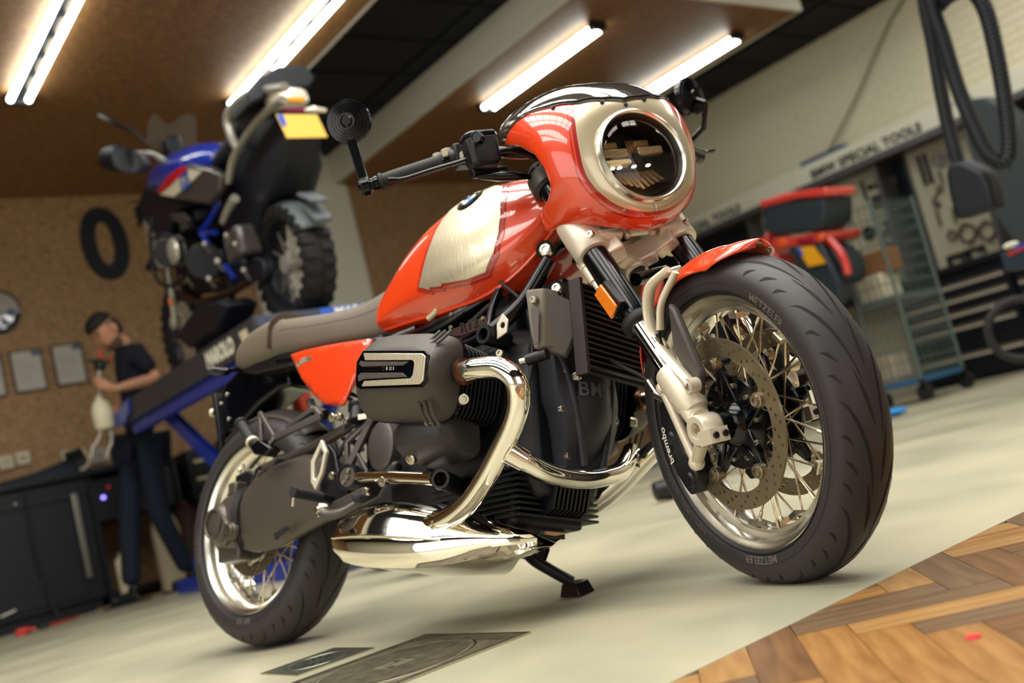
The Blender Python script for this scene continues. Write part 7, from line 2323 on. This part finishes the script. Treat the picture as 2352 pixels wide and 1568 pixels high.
# dark backing below the sign
st = empty('tool_storage', (8.05, 3.0, 1.0))
tag(st, 'dark recessed storage wall under the sign beam', 'storage')
G().box((0.06, -1.95, 0.0), (0.10, 2.95, 1.25)).build('back_panel', mat('back_navy', (24, 32, 42), 0.5), st, smooth=0)
for y in (-1.46, -0.52, 0.16, 1.05, 2.0):
    G().box((-0.28, y - 0.02, 0.0), (0.02, y + 0.02, 1.22)).build('upright', mat('rail_grey', (92, 90, 92), 0.4, 0.5), st, smooth=0)
rnd = random.Random(11)
M_bd = mat('tool_board', (186, 182, 158), 0.45)
M_tm = mat('tool_metal', (120, 118, 110), 0.3, 0.9)
M_td = mat('tool_dark', (20, 26, 36), 0.4)
def board(y0, y1, x, lab, tools):
    r = empty('tool_board', (x, (y0 + y1) / 2, 1.65))
    tag(r, lab, 'tool board')
    h = (y1 - y0) / 2
    G().box((0, -h, -0.58), (0.015, h, 0.55)).build('board', M_bd, r, smooth=0)
    G().box((-0.02, -h - 0.02, -0.6), (0.02, -h, 0.57)).build('board_edge', mat('rail_grey', (92, 90, 92), 0.4, 0.5), r, smooth=0)
    G().box((-0.02, h, -0.6), (0.02, h + 0.02, 0.57)).build('board_edge', mat('rail_grey', (92, 90, 92), 0.4, 0.5), r, smooth=0)
    return r
def tool(kind, x, y, z, s, lab, m_=None, rot=0.0, grp=None):
    r_ = G()
    if kind == 'ring':
        r_.lathe([(s * 0.74, -0.012), (s, -0.012), (s, 0.012), (s * 0.74, 0.012)], (0, 0, 0), (1, 0, 0), 24, closed=True)
        r_.box((-0.01, -0.012, -s * 1.25), (0.01, 0.012, -s * 0.9)).box((-0.01, -0.012, s * 0.9), (0.01, 0.012, s * 1.15))
    elif kind == 'bar':
        r_.box((-0.01, -s * 0.12, -s), (0.01, s * 0.12, s)).cyl((0, 0, s), (0, 0, s * 1.15), s * 0.16, n=10)
    elif kind == 'tee':
        r_.box((-0.01, -s * 0.6, s * 0.5), (0.01, s * 0.6, s * 0.75)).box((-0.01, -s * 0.12, -s), (0.01, s * 0.12, s * 0.6))
    elif kind == 'block':
        r_.box((-0.015, -s * 0.75, -s * 0.6), (0.015, s * 0.75, s * 0.6)).cyl((-0.02, 0, 0), (-0.01, 0, 0), s * 0.3, n=12)
    elif kind == 'spanner':
        r_.lathe([(s * 0.2, -0.006), (s * 0.38, -0.006), (s * 0.38, 0.006), (s * 0.2, 0.006)], (0, 0, s * 0.7), (1, 0, 0), 14, closed=True)
        r_.box((-0.006, -s * 0.09, -s * 0.8), (0.006, s * 0.09, s * 0.4))
    elif kind == 'puller':
        r_.box((-0.012, -s, -s * 0.15), (0.012, s, s * 0.15)).box((-0.012, -s, -s * 0.8), (0.012, -s * 0.72, 0)).box((-0.012, s * 0.72, -s * 0.8), (0.012, s, 0)).ball((0, -s * 0.3, -s * 0.3), s * 0.28, 8).ball((0, s * 0.4, 0.0), s * 0.25, 8)
    elif kind == 'disc':
        r_.lathe([(0, -0.012), (s * 0.3, -0.014), (s * 0.34, -0.006), (s, -0.006), (s, 0.006), (0, 0.006)], (0, 0, 0), (1, 0, 0), 20)
    Mx = Matrix.Rotation(rot, 4, 'X')
    r_.v = [tuple(Mx @ V(p)) for p in r_.v]
    o = r_.build('hand_tool', m_ or M_tm, None, smooth=30)
    o.location = (x, y, z)
    tag(o, lab, 'tool', grp)
    return o
# board B nearest the camera, board A, and two further ones
xb = 7.98
board(1.60, 2.26, xb, 'pale tool board behind the black extraction hood', None)
board(2.54, 3.30, xb, 'pale tool board between the mesh trolley and dark gap', None)
board(3.44, 4.22, xb, 'pale tool board behind the red top case', None)
def at(px):
    return px
TB = [('ring', (7.96,1.8944,1.3041), 0.088, 'left large open steel ring low on the near tool board'),
      ('ring', (7.96,1.7179,1.2656), 0.085, 'right large open steel ring low on the near tool board'),
      ('ring', (7.96,1.5476,1.3291), 0.075, 'steel ring half cut by the right edge of the near board'),
      ('disc', (7.96,1.941,2.033), 0.08, 'big grey disc at the top of the near tool board'),
      ('bar', (7.96,2.1365,1.9816), 0.13, 'left long black rod at the top of the near tool board'),
      ('bar', (7.96,2.0741,1.9789), 0.13, 'right long black rod at the top of the near tool board'),
      ('bar', (7.96,1.9847,1.8681), 0.06, 'short grey pin below the grey disc'),
      ('spanner', (7.96,2.0726,1.7314), 0.09, 'slanted spanner under the pins on the near board'),
      ('disc', (7.96,2.0913,1.6448), 0.035, 'small round washer left of the hood'),
      ('bar', (7.96,2.1142,1.5171), 0.07, 'left thin pin under the washers on the near board'),
      ('bar', (7.96,1.9645,1.4904), 0.07, 'right thin pin under the washers on the near board'),
      ('ring', (7.96,2.0407,1.332), 0.045, 'small keyring shaped tool left of the large rings'),
      ('puller', (7.96,2.0395,1.1432), 0.11, 'dark two arm puller at the lower left of the near board'),
      ('puller', (7.96,1.8664,1.1503), 0.08, 'dark small puller right of the larger one'),
      ('block', (7.96,2.6313,1.8824), 0.10, 'large dark square tool on the middle board'),
      ('bar', (7.96,2.7602,2.0189), 0.09, 'black rod left of the square tool on the middle board'),
      ('disc', (7.96,2.689,2.0375), 0.03, 'left small dark disc above the square tool'),
      ('disc', (7.96,2.6133,2.0271), 0.03, 'right small dark disc above the square tool'),
      ('bar', (7.96,2.4843,1.9612), 0.09, 'thin rod right of the square tool'),
      ('spanner', (7.96,2.4348,1.9515), 0.09, 'thin spanner at the right top of the middle board'),
      ('tee', (7.96,2.6306,1.6162), 0.08, 'black tee shaped tool under the square one'),
      ('disc', (7.96,2.4885,1.5811), 0.04, 'round dark knob right of the tee tool'),
      ('ring', (7.96,2.6556,1.5097), 0.07, 'pale ring under the tee tool'),
      ('disc', (7.96,2.8414,1.6204), 0.07, 'dark flanged disc on the middle board'),
      ('bar', (7.96,2.5477,1.3255), 0.07, 'amber handled rod low on the middle board'),
      ('block', (7.96,2.458,1.1673), 0.05, 'small black block at the lower right of the middle board'),
      ('spanner', (7.96,2.6254,1.3063), 0.07, 'short spanner low on the middle board'),
      ('bar', (7.96,3.0391,2.0298), 0.09, 'black slab on the far board beside the top case'),
      ('bar', (7.96,3.1167,2.0347), 0.08, 'dark slab left of the other on the far board'),
      ('ring', (7.96,3.0534,1.4407), 0.07, 'pale ring seen through the mesh trolley'),
      ('disc', (7.96,3.348,1.1858), 0.06, 'round pale disc low behind the mesh trolley'),
      ('tee', (7.96,3.0005,1.8329), 0.07, 'dark tee tool seen through the mesh trolley'),
      ('spanner', (7.96,3.0109,1.3369), 0.08, 'grey spanner seen through the lower mesh')]
for k, (kd, p, s, lab) in enumerate(TB):
    tool(kd, 7.958, p[1], p[2], s, lab, M_td if ('dark' in lab or 'black' in lab) else (mat('amber_handle', (190, 140, 60), 0.5) if 'amber' in lab else None), 0.9 if 'slanted' in lab else 0.0, 'tools hanging on the boards')
# drawer cabinets under the boards
def drawers(y0, y1, lab):
    r = empty('drawer_cabinet', (7.72, (y0 + y1) / 2, 0))
    tag(r, lab, 'cabinet')
    h = (y1 - y0) / 2
    G().box((0.0, -h, 0.05), (0.42, h, 0.98)).box((0.03, -h + 0.02, 0), (0.4, h - 0.02, 0.05)).build('carcass', M_navy, r, bevel=0.004)
    zs = (0.86, 0.735, 0.61, 0.485, 0.23)
    for z in zs:
        d_ = G().box((-0.016, -h + 0.03, z - (0.2 if z < 0.3 else 0.09)), (0, h - 0.03, z + 0.028)).build('drawer', M_navy, r, bevel=0.002)
        G().box((-0.045, -h + 0.04, z - 0.018), (-0.016, h - 0.04, z + 0.004)).build('drawer_handle', mat('handle_alu', (205, 200, 184), 0.35, 0.25), d_, bevel=0.003)
        G().box((-0.024, -h + 0.04, z + 0.012), (-0.014, h - 0.04, z + 0.026)).build('drawer_lip', mat('lip_alu', (128, 114, 96), 0.4, 0.2), d_, smooth=0)
    return r
drawers(1.52, 2.62, 'black drawer cabinet with long bright handles under the tool board')
drawers(0.38, 1.49, 'black drawer cabinet right of the other, behind the black ring')
o = G().box((7.66, 0.2, 0.985), (8.12, 6.0, 1.035)).build('worktop', M_navy, None, bevel=0.004)
tag(o, 'long black worktop under the pale tool boards', 'worktop')
drawers(3.55, 4.65, 'black drawer cabinet far left under the worktop')
drawers(4.7, 5.8, 'black drawer cabinet in the far corner of the room')
# octagonal grey reel cover
c = (7.2,1.1004,1.5819)
pts = [(7.2,1.2118,2.273), (7.2,1.0427,2.2197), (7.2,0.8649,1.993), (7.2,0.8507,1.7392), (7.2,1.0035,0.9637), (7.2,1.1594,0.9777), (7.2,1.2832,1.352), (7.2,1.289,1.8808)]
o = G().slab(pts, (1, 0, 0), 0.25).build('reel_cover', mat('reel_slate', (64, 70, 74), 0.55, 0.1), None, bevel=0.02)
tag(o, 'large slate grey angular cover behind the black hoses', 'cover')
# extraction hoses with hood
def hose(P, r_, lab, n=190):
    S_ = smooth_path(P, 40)
    L_ = [0]
    for a, b in zip(S_, S_[1:]):
        L_.append(L_[-1] + (b - a).length)
    pitch = 0.022
    m_ = int(L_[-1] / pitch * 4)
    pts, rad = [], []
    j = 0
    for i in range(m_ + 1):
        s_ = L_[-1] * i / m_
        while j < len(L_) - 2 and L_[j + 1] < s_:
            j += 1
        t_ = (s_ - L_[j]) / max(1e-6, L_[j + 1] - L_[j])
        pts.append(S_[j].lerp(S_[j + 1], t_))
        rad.append(r_ * (1.0, 0.94, 0.82, 0.94)[i % 4])
    g = G()
    g.tube(pts, rad, 16, 0)
    o = g.build('extraction_hose', mat('hose_black', (9, 14, 24), 0.4), None, smooth=60)
    tag(o, lab, 'hose')
    return o
hose([(4,-0.3238,2.3367), (4,-0.2621,2.0823), (4,-0.24,1.866), (4,-0.2093,1.6305), (4,-0.1884,1.4265), (4,-0.1815,1.2363)], 0.038, 'black ribbed hose running down to the black hood')
hose([(3.9,-0.41,2.3214), (3.9,-0.3413,2.0312), (3.9,-0.3415,1.821), (3.9,-0.3403,1.5789), (3.9,-0.3559,1.3776), (3.9,-0.3845,1.2075), (3.9,-0.4441,1.1346), (3.9,-0.4889,1.1876), (3.9,-0.5258,1.3491), (3.9,-0.562,1.6214), (3.9,-0.5749,1.8613), (3.9,-0.5311,1.9867), (3.9,-0.4331,2.0053), (4.02,-0.2965,2.0178)], 0.040, 'black ribbed hose hanging in a long loop to the right')
hp = [(4,-0.16,1.2448), (4,-0.2322,1.2303), (4,-0.3194,1.1362), (4,-0.327,1.0579), (4,-0.3204,0.9488), (4,-0.1101,0.9487), (4,-0.1126,1.0793), (4,-0.1285,1.1911)]
o = G().slab([(p[0] - 0.06, p[1], p[2]) for p in hp], (1, 0, 0), 0.14).build('extraction_hood', mat('hood_black', (9, 14, 26), 0.5), None, bevel=0.025, segs=3)
tag(o, 'black rubber exhaust hood hanging from the ribbed hose', 'hood')
# wheel service trolley at the right edge
r = empty('service_trolley', (4.6, -0.35, 0))
tag(r, 'dark blue grey trolley cut by the right photo edge', 'trolley')
a = (4.5,-0.002,0.7483)
G().box((-0.1, a[1] - 0.45 + 0.35, a[2] - 0.09), (0.5, a[1] + 0.35, a[2] + 0.02)).build('top_tray', mat('tray_slate', (30, 46, 64), 0.5), r, bevel=0.01)
G().box((0.05, a[1] - 0.4 + 0.35, 0.12), (0.45, a[1] - 0.08 + 0.35, a[2] - 0.09)).build('cabinet_body', M_navy, r, bevel=0.01)
for dy in (-0.38, -0.12):
    G().cyl((0.1, a[1] + dy + 0.35, 0.06), (0.16, a[1] + dy + 0.35, 0.06), 0.06).build('castor', M_rub, r)
for q, m_, lab in (((4.5,-0.0773,0.7914), mat('cloth_white', (224, 220, 204), 0.7), 'white rag on the trolley top'), ((4.5,-0.1,0.7618), M_redp, 'red handled tool on the trolley top'), ((4.5,-0.1356,0.775), M_gsblue, 'blue handled tool on the trolley top')):
    g = G()
    if 'rag' in lab:
        g.ball((q[0], q[1], q[2]), 0.035, 12, (0.8, 1.3, 0.55))
    else:
        g.cyl((q[0], q[1] + 0.05, q[2] - 0.015), (q[0], q[1] - 0.07, q[2]), 0.012)
    o = g.build('rag' if 'rag' in lab else 'screwdriver', m_, None)
    tag(o, lab, 'rag' if 'rag' in lab else 'tool')
q = (4.3,-0.0925,0.3411)
o = G().lathe([(0.135, -0.02), (0.155, -0.028), (0.175, -0.02), (0.18, 0), (0.175, 0.02), (0.155, 0.028), (0.135, 0.02)], q, (1, 0.5, 0), 40, closed=True).build('rubber_ring', M_rub, None)
tag(o, 'big black rubber ring hanging on the trolley at the right edge', 'ring')

# ---- red touring motorcycle by the tool wall
rb = empty('motorcycle', (5.6, 1.9, 0))
tag(rb, 'red and black touring motorcycle with top case by the tool wall', 'motorcycle')
XR = 5.5
def RP(g, nm, m, par=None, **k):
    g.v = [(x - 5.6, y - 1.9, z) for x, y, z in g.v]
    return g.build(nm, m, par or rb, **k)
M_rr = mat('tourer_red', (214, 54, 44), 0.35, coat=0.8)
M_rk = mat('tourer_black', (34, 44, 52), 0.45)
tcse = RP(G().slab([(5.4,2.0736,1.7451), (5.4,2.0115,1.737), (5.4,1.5233,1.6153), (5.4,1.5646,1.4698), (5.4,1.6545,1.4), (5.4,2.0346,1.4857), (5.4,2.1297,1.5595)], (1, 0, 0), 0.36), 'top_case', M_rk, bevel=0.03, segs=3)
RP(G().slab([(5.38,2.0788,1.7832), (5.38,1.839,1.7622), (5.38,1.4848,1.6752), (5.38,1.4945,1.6123), (5.38,1.7431,1.6826), (5.38,2.0847,1.7288)], (1, 0, 0), 0.38), 'case_lid', M_rr, tcse, bevel=0.015)
RP(G().slab([(5.42,2.0943,1.483), (5.42,1.6347,1.3854), (5.42,1.6374,1.3427), (5.42,1.6987,1.3123), (5.42,2.0853,1.3852), (5.42,2.1175,1.4413)], (1, 0, 0), 0.5), 'tail_cowl', M_rr, bevel=0.02)
RP(G().slab([(5.4,1.8608,1.4075), (5.4,1.7022,1.3755), (5.4,1.7044,1.3223), (5.4,1.8629,1.3533)], (1, 0, 0), 0.03), 'tail_lamp', mat('lamp_red', (150, 16, 40), 0.2, coat=1.0), bevel=0.005)
RP(G().slab([(5.4,2.0335,1.4643), (5.4,1.9533,1.4518), (5.4,1.9576,1.3909), (5.4,2.0246,1.3917)], (1, 0, 0), 0.04), 'rear_indicator', mat('lamp_orange', (230, 90, 20), 0.3, coat=1.0), bevel=0.008)
RP(G().slab([(5.4,1.6768,1.3805), (5.4,1.6324,1.3725), (5.4,1.6487,1.3242), (5.4,1.6861,1.3298)], (1, 0, 0), 0.04), 'rear_indicator', mat('lamp_orange', (230, 90, 20), 0.3, coat=1.0), bevel=0.008)
RP(G().slab([(5.42,1.9757,1.3954), (5.42,1.6905,1.3366), (5.42,1.6217,1.0208), (5.42,1.6475,0.8294), (5.42,1.818,0.8425), (5.42,1.928,1.1114)], (1, 0, 0), 0.06), 'rear_mudguard', M_rk, bevel=0.02)
pl2 = RP(G().slab([(5.38,1.8641,1.3414), (5.38,1.7184,1.308), (5.38,1.6565,1.1544), (5.38,1.8077,1.1741)], (1, 0, 0), 0.004), 'number_plate', mat('plate_yellow2', (226, 160, 20), 0.4), smooth=0)
RP(G().slab([(5.376,1.8586,1.3365), (5.376,1.8319,1.3313), (5.376,1.8168,1.2687), (5.376,1.8408,1.2695)], (1, 0, 0), 0.002), 'plate_band', mat('plate_blue', (50, 90, 200), 0.4), pl2, smooth=0)
RP(G().slab([(5.5,2.2234,1.549), (5.5,2.1469,1.5664), (5.5,2.1983,1.4691), (5.5,2.1219,1.338), (5.5,2.1969,1.1837), (5.5,2.3722,1.3803)], (1, 0, 0), 0.3), 'pannier', M_rr, bevel=0.03, segs=3)
RP(G().slab([(5.55,1.7868,1.3319), (5.55,1.7021,1.2874), (5.55,1.6319,1.1466), (5.55,1.6533,1.0015), (5.55,1.7468,0.9781), (5.55,1.7771,1.1233)], (1, 0, 0), 0.3), 'pannier', M_rk, bevel=0.03, segs=3)
RP(G().tube([(5.5,1.6731,1.3493), (5.5,1.6057,1.2363), (5.5,1.58,1.1178), (5.5,1.5844,1.0358)], 0.03, 10, 4), 'pannier_trim', M_rr)
wc = (5.75, 2.15, 0.32)
w3 = RP(G().lathe([(0.22, -0.08), (0.27, -0.09), (0.31, -0.06), (0.32, 0), (0.31, 0.06), (0.27, 0.09), (0.22, 0.08)], wc, (0.75, -1, 0), 36, closed=True), 'rear_wheel', M_rub)
RP(G().lathe([(0.03, -0.05), (0.22, -0.06), (0.225, 0.06), (0.03, 0.05)], wc, (0.75, -1, 0), 36, closed=True), 'rim', M_rk, w3)
w4 = RP(G().lathe([(0.22, -0.05), (0.27, -0.06), (0.30, -0.04), (0.31, 0), (0.30, 0.04), (0.27, 0.06), (0.22, 0.05)], (6.75, 2.95, 0.31), (0.75, -1, 0), 36, closed=True), 'front_wheel', M_rub)
RP(G().bar((5.7, 2.1, 0.75), (6.6, 2.85, 0.85), 0.35, 0.5), 'engine_body', M_rk, bevel=0.05)
RP(G().bar((5.7, 2.1, 1.05), (6.3, 2.6, 1.1), 0.3, 0.16), 'seat', M_gsblk, bevel=0.05)
RP(G().bar((6.2, 2.55, 1.05), (6.7, 2.95, 1.0), 0.34, 0.34), 'front_fairing', M_rr, bevel=0.08)
# another red machine seen between the fork legs
r = empty('motorcycle', (2.6, (2.6,0.8636,0.8701)[1], 0))
tag(r, 'red machine mostly hidden behind the right fork leg', 'motorcycle')
def QP(g, nm, m, **k):
    g.v = [(x - r.location.x, y - r.location.y, z) for x, y, z in g.v]
    return g.build(nm, m, r, **k)
q_ = (2.6,0.8636,0.8701)
QP(G().slab([(2.6,0.9558,0.78), (2.6,0.8077,1.0356), (2.6,0.734,1.0473), (2.6,0.7109,0.9847), (2.6,0.7908,0.8955), (2.6,0.885,0.6608), (2.6,0.9676,0.68)], (1, 0.3, 0), 0.05), 'red_fender', M_rr, bevel=0.01)
QP(G().slab([(2.55,0.8801,0.7495), (2.55,0.8293,0.7414), (2.55,0.8512,0.6665), (2.55,0.9005,0.687)], (1, 0.3, 0), 0.02), 'cream_panel', M_cream, bevel=0.004)
QP(G().cyl((2.64, q_[1], 0.0), (2.64, q_[1], q_[2]), 0.02), 'fork_leg', M_gsblk)
QP(G().lathe([(0.2, -0.05), (0.27, -0.05), (0.3, 0), (0.27, 0.05), (0.2, 0.05)], (2.66, q_[1], 0.3), (1, -0.3, 0), 32, closed=True), 'wheel', M_rub)

# ---- mesh roll trolley
ct = empty('mesh_trolley', (5.9, 1.7, 0))
tag(ct, 'tall wire mesh roll trolley left of the drawer cabinet', 'trolley')
ca, cb = V((5.9,1.8427,1.6115)), V((5.9,1.4934,1.5224))
zt = (ca.z + cb.z) / 2
y1_, y0_ = ca.y, cb.y
cc2 = V((5.9,1.5049,0.1683))
y0_ = 1.50
x0_, x1_ = 5.9, 6.5
def CP(g, nm, m, **k):
    g.v = [(x - 5.9, y - 1.7, z) for x, y, z in g.v]
    return g.build(nm, m, ct, **k)
M_wire = mat('wire_zinc', (96, 108, 104), 0.4, 0.3)
for x, y in ((x0_, y0_), (x0_, y1_), (x1_, y0_), (x1_, y1_)):
    CP(G().cyl((x, y, 0.16), (x, y, zt), 0.014, n=10), 'post', M_wire)
    cs = CP(G().cyl((x - 0.015, y, 0.065), (x + 0.015, y, 0.065), 0.062, n=20).bar((x, y, 0.09), (x, y, 0.17), 0.03, 0.03), 'castor', M_rub)
CP(G().box((x0_, y0_, 0.14), (x1_, y1_, 0.18)), 'base_plate', mat('base_blue', (40, 90, 130), 0.5), bevel=0.004)
g = G()
n_ = int((y1_ - y0_) / 0.05)
for k in range(1, n_):
    y = y0_ + (y1_ - y0_) * k / n_
    g.cyl((x0_, y, 0.18), (x0_, y, zt), 0.0035, n=5)
    g.cyl((x1_, y, 0.18), (x1_, y, zt), 0.0035, n=5)
for k in range(12):
    x = x0_ + (x1_ - x0_) * k / 12
    g.cyl((x, y0_, 0.18), (x, y0_, zt), 0.0035, n=5)
z = 0.22
while z < zt:
    g.cyl((x0_, y0_, z), (x0_, y1_, z), 0.0045, n=5)
    g.cyl((x1_, y0_, z), (x1_, y1_, z), 0.0045, n=5)
    g.cyl((x0_, y0_, z), (x1_, y0_, z), 0.0045, n=5)
    z += 0.10
CP(g, 'wire_mesh', M_wire, smooth=0, kind='stuff')
CP(G().box((x0_, y0_, 0.78), (x1_, y1_, 0.81)), 'shelf', M_wire, smooth=0)
for k, (x, y, z, s, m_, lab) in enumerate(((6.2, 1.72, 1.12, 0.11, mat('carton_brown', (150, 100, 50), 0.7), 'brown carton with blue tape inside the mesh trolley'), (6.25, 1.95, 0.30, 0.12, M_cream, 'pale carton at the bottom of the mesh trolley'), (6.15, 1.78, 0.93, 0.12, M_mortar, 'beige bag on the middle shelf of the mesh trolley'))):
    o = G().box((x - s, y - s, z - s * 0.9), (x + s, y + s, z + s * 0.8)).build('carton' if 'carton' in lab else 'bag', m_, None, bevel=0.015)
    tag(o, lab, 'carton' if 'carton' in lab else 'bag')
p = (6.2007,1.9788,0.01)
o = G().ball((p[0] * 0.8 - 0.2, p[1] * 0.8 - 0.5, 0.03), 0.09, 12, (1, 1.2, 0.3)).build('cloth', mat('cloth_blue', (40, 130, 200), 0.7), None)
tag(o, 'bright blue cloth on the floor beside the front tyre', 'cloth')
# things behind, seen under the bike
p = (2.0136,0.4547,0)
o = G().tube([(p[0] - 0.05, p[1], 0.05), (p[0] + 0.06, p[1] - 0.06, 0.05), (p[0] + 0.20, p[1] - 0.16, 0.06)], [0.04, 0.05, 0.045], 12, 4).build('rubber_boot', M_sat, None)
tag(o, 'dark boot shaped block on the floor behind the front tyre', 'boot')
p = (2.0555,1.0402,0)
o = G().box((p[0] - 0.06, p[1] - 0.09, 0), (p[0] + 0.1, p[1] + 0.09, 0.10)).build('wheel_chock', M_navy, None, bevel=0.02)
tag(o, 'dark block on the floor behind the engine', 'block')
for k, q in enumerate(((0.9041,0.5794,0), (1.0906,1.2691,0))):
    o = G().lathe([(0.10, -0.04), (0.15, -0.05), (0.19, -0.03), (0.2, 0.0), (0.19, 0.03), (0.15, 0.05), (0.10, 0.04)], (q[0], q[1], 0.20), (1, 0.25, 0), 32, closed=True).build('trolley_wheel', M_rub, None)
    tag(o, ('dark wheel under the silencer, right one of two', 'dark wheel under the silencer, left one of two')[k], 'wheel')
for q, m_, s, lab in (((4.5,3.0318,0.1517), M_gsblue, 0.045, 'dark blue shoe shape far behind the brake caliper'), ((4.5,3.1277,0.028), M_cream, 0.03, 'pale block far behind the crossover pipe'), ((4.5,2.9949,0.0157), mat('leaf_green', (110, 150, 90), 0.6), 0.02, 'small green object far behind the caliper')):
    o = G().ball((q[0], q[1], s * 0.9), s, 10, (1.5, 1.5, 0.9)).build('small_object', m_, None)
    tag(o, lab, 'object')
# red dot on the parquet
p = (0.0198,-2.0139,0)
o = G().lathe([(0, 0.002), (0.008, 0.002), (0.009, 0)], (p[0], p[1], 0), (0, 0, 1), 16).build('floor_sticker', mat('dot_red', (220, 40, 50), 0.5), None)
tag(o, 'small red dot stuck on the parquet', 'sticker')
